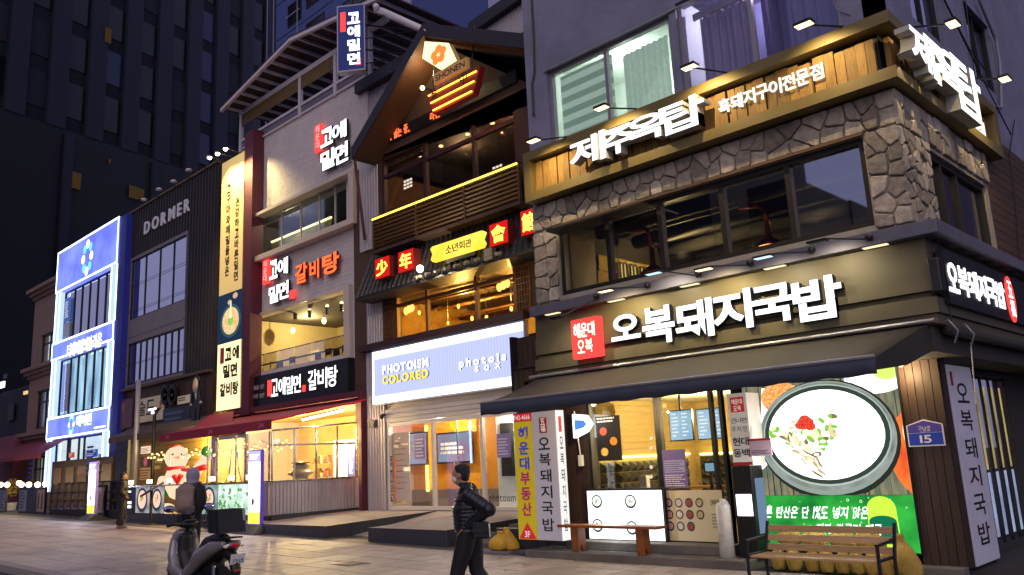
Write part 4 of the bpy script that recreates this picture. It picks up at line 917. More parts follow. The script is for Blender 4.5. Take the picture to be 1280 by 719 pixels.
cable('climbing_cable', [pY(664, -8, YU-.04), pY(667, 45, YU-.04), pY(668, 90, YU-.04), pY(665, 105, YU-.04), pY(667, 145, YU-.04)], .022, 'dark dead vine like cable on the left edge of the rendered wall', mat('dry vine', '5a4440', .9))

# brown plank shutter standing left of the fascia
sh = thing('plank_panel', (ux(645, 450, 11.0), 11.0, 3.1), 'brown vertical plank panel with dark edge left of the dark fascia', 'panel')
x0, x1 = ux(644, 450, A), XF0-.01; zq1 = zz(655, 421, A); zq0 = zz(655, 500, A)
for i in range(4): B('plank', M_plank if 0 else M_br, (x0+.05+(x1-x0-.05)*i/4, A+.02, zq0), (x0+.05+(x1-x0-.05)*(i+1)/4-.01, A+.05, zq1), sh)
B('edge', M_black, (x0-.03, A-.1, zq0), (x0+.04, A+.06, zq1+.02), sh); B('rail', M_br, (x0+.05, A-.02, (zq0+zq1)/2), (x1, A+.015, (zq0+zq1)/2+.05), sh)
# ================================================================ ground
M_road = mat('asphalt', '3a3a3e', .85, var=.15, scale=6, bump=.4, bscale=60)
M_joint = mat('paver bed', '36302e', .95, var=.15, bump=.3, stain=.2)
def strip(y0, y1, z, name, m, x0=-140., x1=40., dz=0.):
    xs = [x0, -90, -60, -40, -30, -20, -10, x1]; mb = MB(); vs = []; 
    for x in xs: vs += [(x, y0, zg(x)+z), (x, y1, zg(x)+z)]
    return mb.add(vs, [(2*i, 2*i+2, 2*i+3, 2*i+1) for i in range(len(xs)-1)]).build(name, m, None, kind='structure')
strip(-140, 5.45, -.14, 'road', M_road); strip(5.65, 140, 0, 'pavement', M_joint)
strip(5.05, 5.2, -.134, 'road_marking', mat('yellow road paint', 'c9962a', .6, var=.15))
M_kerb = mat('granite kerb', '8a8484', .8, var=.2, scale=20, bump=.2)
x = -70.
while x < 6:
    if x+1 > -34: 
        a = zg(x); b = zg(x+1)
        MB().add([(x+.004,5.45,-.2),(x+.996,5.45,-.2),(x+.996,5.65,-.2),(x+.004,5.65,-.2),(x+.004,5.45,a+.006),(x+.996,5.45,b+.006),(x+.996,5.65,b+.014),(x+.004,5.65,a+.014)], [(0,3,2,1),(4,5,6,7),(0,1,5,4),(1,2,6,5),(2,3,7,6),(3,0,4,7)]).build('kerb_stone', M_kerb, bpy.data.objects['pavement'])
    x += 1.
strip(5.45, 5.65, .005, 'kerb', M_kerb, -140, -34)
M_pav = mat('grey paving slab', 'aa9e96', .56, var=.14, scale=5, bump=.25, bscale=50, rnd=.15, stain=.32)
pv = bpy.data.objects['pavement']; rng = random.Random(2)
def slab(mb, x0, x1, y0, y1, e=.0): 
    a, b = zg(x0), zg(x1); g = .010; h = .014+e; t = .004
    mb.add([(x0+g,y0+g,a),(x1-g,y0+g,b),(x1-g,y1-g,b),(x0+g,y1-g,a),(x0+g,y0+g,a+h-t),(x1-g,y0+g,b+h-t),(x1-g,y1-g,b+h-t),(x0+g,y1-g,a+h-t),(x0+g+t,y0+g+t,a+h),(x1-g-t,y0+g+t,b+h),(x1-g-t,y1-g-t,b+h),(x0+g+t,y1-g-t,a+h)],
           [(8,9,10,11)]+[(i, (i+1) % 4, 4+(i+1) % 4, 4+i) for i in range(4)]+[(4+i, 4+(i+1) % 4, 8+(i+1) % 4, 8+i) for i in range(4)])
far = MB(); dy = .73; lx = .46; rows = 8
for r in range(rows):
    y0 = 5.66+r*dy; off = (r % 2)*.5*lx
    n0 = int((-60-2)/lx)
    for i in range(n0, 2):
        x0 = i*lx+off
        e = rng.uniform(-.002, .003)
        if -19.2 < x0 < -2.2: m = MB(); slab(m, x0, x0+lx, y0, y0+dy, e); m.build('paving_slab', M_pav, pv)
        else: slab(far, x0, x0+lx, y0, y0+dy, e)
far.build('paving_slabs', M_pav, pv, kind='stuff')
strip(11.47, 12.2, .004, 'gutter_strip', mat('dark wet strip', '5f5550', .6, var=.2, stain=.3), -60, -11.5)
gm = MB(); rg_ = random.Random(8)
for i in range(90):
    x, y = rg_.uniform(-24, -4), rg_.uniform(5.8, 11.3); r_ = rg_.uniform(.012, .035)
    gm.poly([V(x+r_*math.cos(q*math.pi/4)*rg_.uniform(.8, 1.2), y+r_*math.sin(q*math.pi/4), zg(x)+.0185) for q in range(8)])
gm.build('gum_spots', mat('old gum', '4a4442', .8), pv, kind='stuff')
dc = thing('drain_cover', (-13.4, 9.2, .03), 'square dark metal drain cover set in the paving between scooter and walking man', 'drain cover')
B('frame', M_kerb, (-13.7, 8.95, .0), (-13.1, 9.45, zg(-13.4)+.02), dc)
for i in range(7): B('bar', mat('cast iron', '2c2a2a', .5, .6), (-13.66+i*.08, 8.99, .02), (-13.61+i*.08, 9.41, zg(-13.4)+.026), dc)
# alley paving (stuff: small setts)
al = MB(); 
for i in range(14):
    for j in range(26): slab(al, -3.1+i*.3+(j % 2)*.15, -2.8+i*.3+(j % 2)*.15, 11.9+j*.3, 12.2+j*.3, rng.uniform(-.003, .003))
al.build('alley_setts', mat('alley sett', '57504c', .7, var=.3, rnd=0, bump=.4), pv, kind='stuff')

# ================================================================ platforms, ramps, steps before the photo studio and the restaurant
YB1 = 15.6                  # facade plane of the gabled building
M_tile_d = mat('dark granite riser', '38363e', .5, var=.2, scale=8, bump=.15)
M_ramp = mat('ramp paving', '8f867f', .7, var=.12, scale=4, bump=.2, stain=.2)
YP0 = 11.95; fl = zz(541, 636, YB1)
ppx = [ux(461, 668, YP0), ux(558, 670, YP0)]; pz = zz(558, 663, YP0)
def ramp(name, x0, x1, y0, y1, za, zb, zbase, tiles=4):
    p = MB().add([(x0,y0,zbase),(x1,y0,zbase),(x1,y1,zbase),(x0,y1,zbase),(x0,y0,za),(x1,y0,za),(x1,y1,zb),(x0,y1,zb)], [(0,3,2,1),(4,5,6,7),(0,1,5,4),(1,2,6,5),(2,3,7,6),(3,0,4,7)]).build(name, M_ramp, None, kind='structure')
    for i in range(tiles):   # riser tiles at the front and right side
        a = x0+(x1-x0)*i/tiles; b = x0+(x1-x0)*(i+1)/tiles
        MB().box((a+.003, y0-.02, zbase), (b-.003, y0-.001, za+.002)).build('riser_tile', M_tile_d, p)
    for i in range(5):
        a = y0+(y1-y0)*i/5; b = y0+(y1-y0)*(i+1)/5; h0 = za+(zb-za)*i/5; h1 = za+(zb-za)*(i+1)/5
        MB().add([(x1+.001,a+.003,zbase),(x1+.02,a+.003,zbase),(x1+.02,b-.003,zbase),(x1+.001,b-.003,zbase),(x1+.001,a+.003,h0+.002),(x1+.02,a+.003,h0+.002),(x1+.02,b-.003,h1+.002),(x1+.001,b-.003,h1+.002)], [(0,3,2,1),(4,5,6,7),(0,1,5,4),(1,2,6,5),(2,3,7,6),(3,0,4,7)]).build('riser_tile', M_tile_d, p)
    return p
ramp('platform', ppx[0], ppx[1], YP0, YB1-.0, pz, fl-.05, 0)
p2x = [ux(262, 655, YP0)-.4, ux(406, 660, YP0)]; pz2 = zz(406, 658, YP0)
XT = pY(335, 640, 12.6).x       # restaurant terrace side plane
ramp('platform', p2x[0]+1.2, p2x[1], YP0+.04, YB1-.01, pz2, fl-.052, zg(p2x[0])*.2, 4)
# sloping ramp between the two platforms
MB().add([(p2x[1]+.02,12.2,.01),(ppx[0]-.001,12.2,.01),(ppx[0]-.001,YB1,fl-.06),(p2x[1]+.02,YB1,fl-.06)], [(0,1,2,3)]).build('ramp', M_ramp, None, kind='structure')
# steps right of the platform
for k in range(4):
    B('step', M_conc, (ppx[1]+.022, 12.3+k*.75, .0), (-9.9, YB1-.02, .12*(k+1)), None, kind='structure', bevel=.01)
B('planter_wall', M_tile_d, (ux(632, 650, 12.3), 12.0, 0), (ux(645, 650, 11.5)+.1, 12.3, .45), None, label='low dark granite wall block beside the yellow sign', cat='wall')

# ================================================================ bench with backrest in front of the food poster
M_slat = mat('bench timber', 'bc9866', .6, wood=1, var=.3, scale=4, stretch=(.6, 6, 6), rnd=.12, bump=.2)
bn = thing('park_bench', (-4.6, 10.15, 0), 'wooden slatted park bench with black metal armrests in front of the glowing soup picture', 'bench')
YBn = 10.15
bxl = ux(941, 680, YBn)+.0; bxr = ux(1123, 700, YBn)
bxl, bxr = ux(952, 680, YBn), ux(1110, 690, YBn)
zs = zz(1090, 698, YBn-.2); sx = (bxl+bxr)/2
GB = 0.0
# seat slats
for k in range(4): B('seat_slat', M_slat, (bxl, YBn-.32+k*.115, .42), (bxr, YBn-.22+k*.115, .45), bn, bevel=.006)
for k in range(3):
    y_ = YBn+.16+k*.03; z_ = .46+k*.112
    MB().obox(((bxl+bxr)/2, y_, z_+.05), ((bxr-bxl)/2, 0, 0), (0, .012, 0), (0, .008, .04)).build('back_slat', M_slat, bn, bevel=.004)
for x in (bxl-.02, bxr+.02):
    m = MB(); m.tube([(x, YBn+.12, 0), (x, YBn+.12, .42), (x, YBn+.25, .82)], .022, 6); m.tube([(x, YBn-.36, 0), (x, YBn-.34, .62)], .022, 6); m.tube([(x, YBn-.36, .62), (x, YBn+.17, .64)], .022, 6); m.tube([(x, YBn-.34, .45), (x, YBn+.13, .45)], .018, 6)
    m.build('arm_frame', M_steel, bn)
# plain backless bench
b2_ = thing('wooden_bench', (-9, 11.3, .15), 'simple backless wooden bench with two board legs in front of the menu light box', 'bench')
Yb = 11.55; xa, xb = ux(703, 655, Yb), ux(827, 660, Yb); zt3 = (zz(703, 654, Yb)+zz(827, 659, Yb))/2
M_wb = mat('orange bench wood', '8a4f24', .5, wood=1, var=.3, scale=4, stretch=(.6, 6, 6), bump=.15)
B('seat', M_wb, (xa, Yb-.15, zt3-.045), (xb, Yb+.15, zt3), b2_, bevel=.006)
for x in (ux(724, 660, Yb), ux(805, 670, Yb)):
    MB().prism([(x-.02, Yb-.13, .151), (x-.02, Yb-.05, .151), (x-.02, Yb, .28), (x-.02, Yb+.05, .151), (x-.02, Yb+.13, .151), (x-.02, Yb+.12, zt3-.046), (x-.02, Yb-.12, zt3-.046)], (.045, 0, 0)).build('leg', M_wb, b2_)
    MB().prism([(x-.05, Yb-.13, .151), (x-.0, Yb-.131, .25), (x+.05, Yb-.13, .151), (x+.07, Yb-.13, .151), (x+.075, Yb-.13, zt3-.046), (x-.075, Yb-.13, zt3-.046), (x-.07, Yb-.13, .151)][::-1], (0, .03, 0)).build('leg_board', M_wb, b2_)
# sandbags below the food picture
M_sack = mat('woven sack', 'c0a04a', .85, var=.3, scale=6, bump=.8, bscale=60, rnd=.12)
def sack(loc, w_, h_, d_, lean, lbl, seed, grp, mm=M_sack, flop=True):
    r = random.Random(seed); m = MB(); vs = []; n = 16
    prof = [(0, .55), (.06, .85), (.2, 1.0), (.4, .98), (.6, .82), (.75, .55), (.83, .3), (.9, .32), (1.0, .5)] if flop else [(0, .6), (.1, .92), (.35, 1), (.6, .9), (.8, .6), (.95, .3), (1, .15)]
    ph = r.uniform(0, 6)
    for t, k in prof:
        for i in range(n):
            a = 2*math.pi*i/n; q = 1+.06*math.sin(3*a+ph)+.05*math.sin(5*a+t*7+ph)+r.uniform(-.045, .045)
            vs.append((math.cos(a)*k*w_*q+lean*t, math.sin(a)*k*d_*q+.02*math.sin(t*9), t*h_+.012*math.sin(4*a+ph)+r.uniform(-.012, .012)*(t > .1)))
    L = len(prof); fs = [(i*n+k, i*n+(k+1) % n, (i+1)*n+(k+1) % n, (i+1)*n+k) for i in range(L-1) for k in range(n)]+[tuple(range(n))[::-1], tuple(range((L-1)*n, L*n))]
    m.add([V(v)+V(loc) for v in vs], fs); o = m.build('sandbag', mm, None, smooth=True, label=lbl, cat='sandbag', group=grp, org=loc)
    s = o.modifiers.new('s', 'SUBSURF'); s.levels = 1; s.render_levels = 1; return o
cnt = ['leftmost', 'second from left', 'third from left', 'fourth from left', 'fifth from left', 'sixth from left', 'seventh from left', 'eighth from left']
Ys = 11.72
for i, px in enumerate((972, 992, 1014, 1033, 1052, 1071, 1088, 1107)):
    c = ux(px, 690, Ys); sack((c, Ys, .013), .115, .42 if i % 2 else .38, .12, .02*(-1)**i, 'upright yellowish sandbag under the bench, %s in the lower row' % cnt[i], i, 'sandbags in the lower row behind the bench')
for i, px in enumerate((982, 1012, 1047, 1080)):
    c = ux(px, 660, Ys); sack((c, Ys+.08, .36), .2, .26, .13, 0, 'plump sandbag on top of the row behind the bench slats, %s' % cnt[i], 20+i, 'sandbags on the upper row behind the bench', flop=False)
sack((ux(1138, 690, Ys), Ys-.05, .013), .19, .56, .15, -.12, 'largest slumped sandbag with folded neck at the bottle end of the poster', 33, 'sandbags in the lower row behind the bench')
# two yellow sacks on a slab by the steps
Yk = 11.65
M_sack2 = mat('yellow sack', 'd4a436', .7, var=.25, scale=5, bump=.7, bscale=25)
x = ux(628, 690, Yk)
B('paving_block', mat('loose grey slab', '6b6670', .8, var=.15, bump=.3), (x-.36, Yk-.28, .016), (x+.38, Yk+.25, .09), None, bevel=.01, label='loose grey stone slab under the yellow sacks', cat='slab')
sack((x-.08, Yk-.02, .088), .24, .36, .17, .07, 'yellow knotted sack lying on the grey slab, front left one', 41, 'yellow sacks by the steps', M_sack2)
sack((x+.18, Yk+.08, .088), .2, .42, .15, -.16, 'yellow sack leaning behind the knotted one on the grey slab', 42, 'yellow sacks by the steps', M_sack2)
# ================================================================ gabled brown restaurant with the photo studio below
gb = thing('gabled_building', (-18, YB1, 0), 'dark brown gable roofed restaurant building with photo studio on the ground floor', 'building')
y_ = YB1
def Rz(pl, pr, Y=None): return (zz(*pl, Y or y_)+zz(*pr, Y or y_))/2
GX0, GX1 = ux(462, 300, y_), ux(700, 200, y_)
M_brown = mat('dark brown render', '4a342a', .8, var=.12, stain=.15)
M_corr = mat('white corrugated steel', 'b7b0b4', .45, .3, var=.06)
M_bsteel = mat('maroon steel', '3d2426', .5, .2, var=.1)
def corrugated(par, x0, x1, y, z0, z1, m, pitch=.12, d=.03, name='corrugated_sheet', axis='y', smooth=False, top=None):
    mb = MB(); vs = []; n = max(1, round(abs(x1-x0)/pitch)); us = []
    for i in range(n):
        a = x0+(x1-x0)*i/n; w_ = (x1-x0)/n
        us += [(a, 0), (a+w_*.35, 0), (a+w_*.45, d), (a+w_*.9, d)]
    us.append((x1, 0))
    for u, e in us:
        zt = z1 if top is None else top(u)
        vs += [(u, y-e, z0), (u, y-e, zt)] if axis == 'y' else [(y+e, u, z0), (y+e, u, zt)]
    return mb.add(vs, [(2*i, 2*i+2, 2*i+3, 2*i+1) for i in range(len(us)-1)]).build(name, m, par)
# third floor wall + windows
t0, t1 = ux(477, 230, y_), ux(646, 170, y_)
tz1 = Rz((478, 198), (645, 118)); tz0 = Rz((478, 268), (645, 205))-.15
gt = zz(452, 198, y_)   # eave level
wb = [ux(494, 400, y_), ux(645, 360, y_)]; bz1 = Rz((458, 376), (668, 320))-.05; bz0 = Rz((460, 430), (662, 396))
pz1 = Rz((470, 438), (660, 401)); pz0 = Rz((472, 506), (640, 487))
dz1 = Rz((485, 530), (601, 520)); dx0, dx1 = ux(484, 580, y_), ux(700, 580, y_)
Yg = y_-1.0          # front edge of the gable roof
apx = pY(529, 45, Yg); ev = pY(445, 190, Yg)
slope = (apx.z-ev.z)/(apx.x-ev.x)
top3 = apx.z-.1
wall('y', y_, .25, GX0, GX1, pz1+.1, ev.z+.1, [(t0, t1, tz0, tz1), (wb[0], wb[1], bz0, bz1)]).build('wall', M_brown, gb)
MB().prism([(GX0, y_, ev.z+.1), (GX1, y_, ev.z+.1), (GX1, y_, min(apx.z, apx.z-slope*(GX1-apx.x))), (apx.x, y_, apx.z-.05), (GX0, y_, ev.z+.12)], (0, .25, 0)).build('gable_wall', M_brown, gb)
# roof slopes
M_roof = mat('dark roof metal', '33313a', .55, .3, var=.1)
M_soff = mat('timber soffit', '4a2f1c', .7, wood=1, var=.25, stretch=(6, .6, 6))
exl = ev.x-.25; ez = apx.z+slope*(exl-apx.x); exr = GX1+.2; ezr = apx.z-slope*.35*(exr-apx.x)
th = .42
def roofslab(xa, za, xb, zb):
    return MB().add([(xa, Yg, za), (xb, Yg, zb), (xb, y_+8, zb), (xa, y_+8, za), (xa, Yg, za+th), (xb, Yg, zb+th), (xb, y_+8, zb+th), (xa, y_+8, za+th)], [(0,3,2,1),(4,5,6,7),(0,1,5,4),(1,2,6,5),(2,3,7,6),(3,0,4,7)])
roofslab(exl, ez, apx.x, apx.z).build('roof_slope', M_roof, gb); 
zr2 = zz(652, 60, Yg); xr2 = ux(652, 60, Yg); sR = (zr2-apx.z)/(xr2-apx.x)
roofslab(apx.x+.001, apx.z, exr, apx.z+sR*(exr-apx.x)).build('roof_slope', M_roof, gb)
MB().poly([(exl+.1, Yg+.05, ez-.01+slope*.1), (apx.x, Yg+.05, apx.z-.01), (apx.x, y_, apx.z-.01), (exl+.1, y_, ez-.01+slope*.1)]).build('soffit', M_soff, gb)
MB().poly([(apx.x, Yg+.05, apx.z-.01), (exr, Yg+.05, apx.z-.01+sR*(exr-apx.x)), (exr, y_, apx.z-.01+sR*(exr-apx.x)), (apx.x, y_, apx.z-.01)]).build('soffit', M_soff, gb)
MB().tube([pY(443, 196, Yg+.1), pY(456, 300, y_-.15)], .05, 6).build('brace', mat('red brown brace', '5a2a26', .5), gb)
corrugated(gb, ux(450, 250, y_), t0-.15, y_-.03, Rz((452, 315), (468, 312)), ev.z+.3, M_corr, .16)
B('wall', M_brown, (GX0-.9, y_+.01, pz0-.5), (GX0-.002, y_+.24, ev.z), gb)
fr3 = window(gb, 'y', y_, t0, t1, tz0, tz1, M_bsteel, glass('amber bar glass', (.9,.85,.8), .03), .12, .12, [ux(530, 210, y_), ux(591, 190, y_)], [tz0+(tz1-tz0)*.68], inset=.02)
room(gb, GX0+.1, GX1-.1, y_+.27, y_+4.5, tz0-.6, tz1+.25, mat('brick bar wall', '6b4a32', .8, var=.3, scale=12), mat('bar floor', '3a2c22', .6), mat('bar ceiling brown', '2e2420', .8))
for px, py in ((524, 189), (551, 177), (584, 162), (615, 147)):
    t = pY(px, py, y_+1.2); MB().lathe((t.x, t.y, tz1+.2), [(.07, 0), (.07, .04)], 12).build('ceiling_lamp', M_lampface, gb)
plight('room_lamp', ((t0+t1)/2-1, y_+1.8, tz1-.05), WARM, 30, .1, gb); plight('room_lamp', ((t0+t1)/2+1.8, y_+1.8, tz1-.05), WARM, 30, .1, gb)
for k, (px, py) in enumerate(((510, 229), (622, 212))):
    t = pY(px, py, y_+.2+k*1.5)
    mb = MB()
    for i in range(9): mb.box((t.x-.22+.15*(i % 3), t.y, t.z-.15+.11*(i//3)), (t.x-.12+.15*(i % 3), t.y+.02, t.z-.09+.11*(i//3)))
    mb.build('lit_screen', emit('white window screen', (1,.95,.85), 1.6 if k == 0 else .6), gb)
# LED ticker band
za = Rz((468, 191), (648, 100)); zb2 = Rz((468, 180), (648, 88))
B('ticker_band', M_black, (ux(466, 190, y_-.1), y_-.09, za-.02), (ux(648, 98, y_), y_-.002, zb2+.06), gb)
tk = thing('led_ticker', (ux(470, 190, y_), y_-.1, za), 'red LED running text band under the gable', 'sign')
M_led = emit('red led text', (1,.12,.03), 2.6)
a = ux(469, 188, y_-.1); b = ux(512, 168, y_-.1)
lettering('면 육수가 끓는 중..', V(a, y_-.1, za+.03), UX, UZ, b-a, zb2-za, M_led, tk, depth=.01, off=.012)
a = ux(538, 157, y_-.1); b = ux(550, 152, y_-.1); lettering('라면', V(a, y_-.1, za+.03), UX, UZ, b-a, (zb2-za)*.9, M_led, tk, depth=.01, off=.012)
# balcony louvre with LED strip
Yl = y_-.45; lx0, lx1 = ux(467, 290, Yl), ux(649, 230, Yl); lz1 = Rz((467, 275), (647, 206), Yl); lz0 = Rz((467, 311), (648, 254), Yl)
lv = thing('louvred_balcony', (lx0, Yl, lz0), 'brown louvred balcony front with glowing yellow strip along its top rail', 'balcony')
M_lou = mat('brown louvre slat', '5e4228', .5, .2, var=.1)
for i in range(8):
    z_ = lz0+(lz1-lz0)*(i+.2)/8; MB().obox(((lx0+lx1)/2, Yl+.02, z_+.05), ((lx1-lx0)/2, 0, 0), (0, .05, -.04), (0, .006, .008)).build('slat', M_lou, lv)
for i in range(4): x = lx0+(lx1-lx0)*i/3; B('post', M_lou, (x-.03, Yl-.03, lz0), (x+.03, Yl+.05, lz1), lv)
B('top_rail', M_lou, (lx0-.05, Yl-.06, lz1+.03), (lx1+.05, Yl+.1, lz1+.07), lv); B('led_strip', emit('yellow led strip', (1,.72,.06), 4.5), (lx0, Yl-.07, lz1-.012), (lx1, Yl-.04, lz1+.026), lv)
B('deck', M_brown, (lx0-.05, Yl-.05, lz0-.12), (lx1+.05, y_-.001, lz0-.02), lv); B('backing', M_black, (lx0, Yl+.12, lz0), (lx1, Yl+.14, lz1), lv)
# flower lantern, name plate, noodle bowl sign
Yq = Yg+.12; fs_ = thing('restaurant_gable_sign', pY(560, 90, Yq), 'glowing flower pentagon, name plate and red noodle bowl sign hanging under the gable', 'sign')
pts = [pY(*p, Yq) for p in ((531, 52), (561, 54), (571, 76), (552, 88), (528, 73))]
c = sum(pts, V(0,0,0))/5
MB().prism(pts[::-1], (0, .18, 0)).build('pentagon_case', mat('cream lantern side', 'b89a60', .6, em=.3), fs_)
MB().poly([q+NB*.003 for q in pts[::-1]]).build('pentagon_face', emit('warm lit cream', (1,.8,.38), 2.), fs_)
for i in range(5):
    a = math.pi/2+i*2*math.pi/5; MB().poly([c+UX*(.2*math.cos(a)+.16*math.cos(q*math.pi/8))+UZ*(.17*math.sin(a)+.14*math.sin(q*math.pi/8))+NB*(.006+.001*i) for q in range(16)]).build('petal', emit('orange red petal', (1,.2,.04), 1.5), fs_)
for i in range(6):
    a = i*math.pi/3; MB().poly([c+UX*(.08*math.cos(a)+.014*math.cos(q*math.pi/4))+UZ*(.07*math.sin(a)+.014*math.sin(q*math.pi/4))+NB*.014 for q in range(8)]).build('stamen', MAT['warm lit cream'], fs_)
x0, x1 = ux(543, 100, Yq), ux(584, 80, Yq); z0 = Rz((543, 105), (584, 86), Yq); z1 = Rz((543, 92), (584, 73), Yq)
B('name_plate', mat('cream name plate', 'a8824c', .5, em=.35), (x0, Yq-.02, z0), (x1, Yq+.1, z1), fs_); lettering('SHONEN', V(x0+.08, Yq-.022, z0+(z1-z0)*.2), UX, UZ, x1-x0-.16, (z1-z0)*.58, M_ink, fs_, depth=.005, off=.01)
bp = [pY(*p, Yq) for p in ((533, 118), (600, 82), (592, 117), (541, 143))]; zt_b = (bp[0].z+bp[1].z)/2; zb_b = (bp[2].z+bp[3].z)/2
xs4 = [bp[0].x, bp[1].x, bp[2].x, bp[3].x]
MB().prism([(xs4[3], Yq, zb_b), (xs4[2], Yq, zb_b), (xs4[1], Yq, zt_b), (xs4[0], Yq, zt_b)], (0, .2, 0)).build('bowl_case', mat('dark red sign case', '5a0f12', .5, em=.35), fs_)
for i in range(3):
    q = (i+.5)/3; z_ = zb_b+(zt_b-zb_b)*(.12+.36*i); a = xs4[3]+(xs4[0]-xs4[3])*(.12+.36*i)+.08; b = xs4[2]+(xs4[1]-xs4[2])*(.12+.36*i)-.08
    MB().tube([(a, Yq-.03, z_), (b, Yq-.03, z_)], .022, 6).build('neon_tube', emit('orange neon', (1,.36,.03), 5), fs_)
for s, px, py in (('会', 541, 128), ('中', 577, 108)):
    t = pY(px, py, Yq); mb = MB(); glyph_mb(mb, s, (t.x, Yq-.06, t.z), UX, UZ, .3, .34, .01, .01); mb.build('letter', M_ink, fs_)
for d_ in (.15, (xs4[1]-xs4[0])*.8): MB().tube([(xs4[0]+d_, Yq+.1, zt_b), (xs4[0]+d_, Yq+.3, apx.z-.25)], .02, 6).build('hanger', M_black, fs_)
t = pY(528, 110, Yq+.3); gl = thing('flood_lamp', t, 'warm flood lamp glowing under the left soffit of the gable', 'lamp'); MB().ball(t, .075, 10, 8).build('bulb', M_bulb, gl, smooth=True); MB().tube([t+V(0,.05,0), t+V(0,.4,.05), V(t.x, y_, t.z+.05)], .02, 6).build('bracket', M_black, gl); plight('light', t+V(.25,-.2,.45), WARM, 16, .07, gl)
plight('light', pY(535, 135, Yq-.5), (1,.15,.03), 8, .2, fs_)
# tiled eave between second and third floor
Ye = y_-.75; e0, e1 = ux(444, 368, Ye), ux(672, 314, Ye); ez0 = Rz((446, 369), (670, 316), Ye); ez1 = zz(470, 318, y_-.15)
te = thing('tiled_eave', (e0, Ye, ez0), 'black traditional tiled eave above the lit second floor windows', 'eave')
M_rt = mat('black clay tile', '2a282c', .5, var=.15, bump=.2)
i0, i1 = ux(462, 320, y_-.1), ux(672, 262, y_-.1)
MB().add([(e0, Ye, ez0), (e1, Ye, ez0), (i1, y_-.02, ez1), (i0, y_-.02, ez1), (e0, Ye, ez0-.06), (e1, Ye, ez0-.06), (i1, y_, ez0-.06), (i0, y_, ez0-.06)], [(0,1,2,3),(4,7,6,5),(0,4,5,1),(1,5,6,2),(0,3,7,4)]).build('deck', M_rt, te)
n = 34
for k in range(n):
    f = (k+.5)/n; xa_, xb_ = e0+(e1-e0)*f, i0+(i1-i0)*f; mb = MB(); rows_ = 6
    for j in range(rows_):
        s0, s1 = j/rows_, (j+1)/rows_+.01; P0 = V(xa_, Ye, ez0+.01).lerp(V(xb_, y_-.02, ez1+.01), s0); P1 = V(xa_, Ye, ez0+.01).lerp(V(xb_, y_-.02, ez1+.01), s1)
        mb.tube([P0, P1], [.07, .055], 6)
    mb.build('cover_tile', M_rt, te)
for k in range(9):
    f = .42+k*.052; x = e0+(e1-e0)*f; MB().tube([(x, Ye-.02, ez0+.12), (x, Ye-.2, ez0+.07)], .045, 8).build('end_tile', mat('pale end tile', '8f877a', .6, var=.1), te)
dm = pY(610, 318, Ye-.15); MB().obox(dm, (.13, 0, 0), (0, .03, 0), (0, 0, .15)).build('bracket_ornament', MAT['pale end tile'], te)
# red neon boxes on the eave
Yn_ = Ye-.1
M_boxr = emit('deep red box face', (.55,.01,.01), 1.3); M_neo = emit('yellow orange neon letter', (1,.42,.05), 4)
for s, px0, px1, pt, pb_, lb in (('少', 469, 487, 322, 347, 'leftmost red lit box with a neon character on the tiled eave'), ('年', 498, 517, 313, 339, 'second red lit box with a neon character, left of the yellow plate'), ('會', 612, 635, 278, 306, 'red lit box with a neon character right of the yellow plate'), ('館', 651, 670, 262, 293, 'rightmost red lit neon box touching the stone pillar')):
    x0, x1 = ux(px0, (pt+pb_)/2, Yn_), ux(px1, (pt+pb_)/2, Yn_); z0, z1 = zz((px0+px1)/2, pb_, Yn_), zz((px0+px1)/2, pt, Yn_)
    bx = thing('neon_box', (x0, Yn_, z0), lb, 'sign', 'red neon boxes on the tiled eave'); B('case', mat('red box case', '4a0f10', .5, em=.15), (x0, Yn_, z0), (x1, Yn_+.3, z1), bx)
    MB().poly([(x0, Yn_-.003, z0), (x1, Yn_-.003, z0), (x1, Yn_-.003, z1), (x0, Yn_-.003, z1)]).build('red_face', M_boxr, bx)
    mb = MB(); w_ = x1-x0; glyph_mb(mb, s, (x0+w_*.12, Yn_-.005, z0+(z1-z0)*.12), UX, UZ, w_*.76, (z1-z0)*.76, .03, .012); mb.build('letter', M_neo, bx)
    MB().tube([(x0+w_/2, Yn_+.2, z0), (x0+w_/2, Yn_+.35, z0-.25)], .02, 6).build('stand', M_black, bx)
x0, x1 = ux(538, 315, Yn_), ux(605, 300, Yn_); z0 = Rz((538, 329), (605, 308), Yn_); z1 = Rz((538, 308), (605, 294), Yn_)+.06
npl = thing('restaurant_name_plate', (x0, Yn_, z0), 'yellow glowing name plate with brush letters in the middle of the tiled eave', 'sign')
MB().prism([(x0+.1, Yn_, z0), (x1-.1, Yn_, z0), (x1-.02, Yn_, z0+.1), (x1-.1, Yn_, (z0+z1)/2), (x1, Yn_, z1-.06), (x1-.08, Yn_, z1), (x0+.08, Yn_, z1), (x0, Yn_, z1-.06), (x0+.08, Yn_, (z0+z1)/2), (x0, Yn_, z0+.08)], (0, .12, 0)).build('plate', emit('yellow lit plate', (1,.5,.03), 1.5, col2=(1,.75,.1), scale=1.2), npl)
lettering('소년회관', V(x0+(x1-x0)*.3, Yn_-.003, z0+(z1-z0)*.25), UX, UZ, (x1-x0)*.48, (z1-z0)*.5, mat('brown ink', '4a2208', .5), npl, depth=.008, off=.012)
B('stand', M_black, (x0+.5, Yn_+.13, z0-.1), (x1-.5, Yn_+.3, z0+.2), npl)
t = pY(525, 336, Ye-.35); l2 = thing('globe_lamp', t, 'bright round white lamp on the tiled eave left of the yellow plate', 'lamp'); MB().ball(t, .1, 12, 9).build('bulb', emit('bright lamp globe', (1,.92,.7), 12), l2, smooth=True); MB().tube([t, t+V(0,.5,-.08)], .02, 6).build('arm', M_black, l2); plight('light', t+V(0,-.2,0), (1,.85,.55), 25, .08, l2)
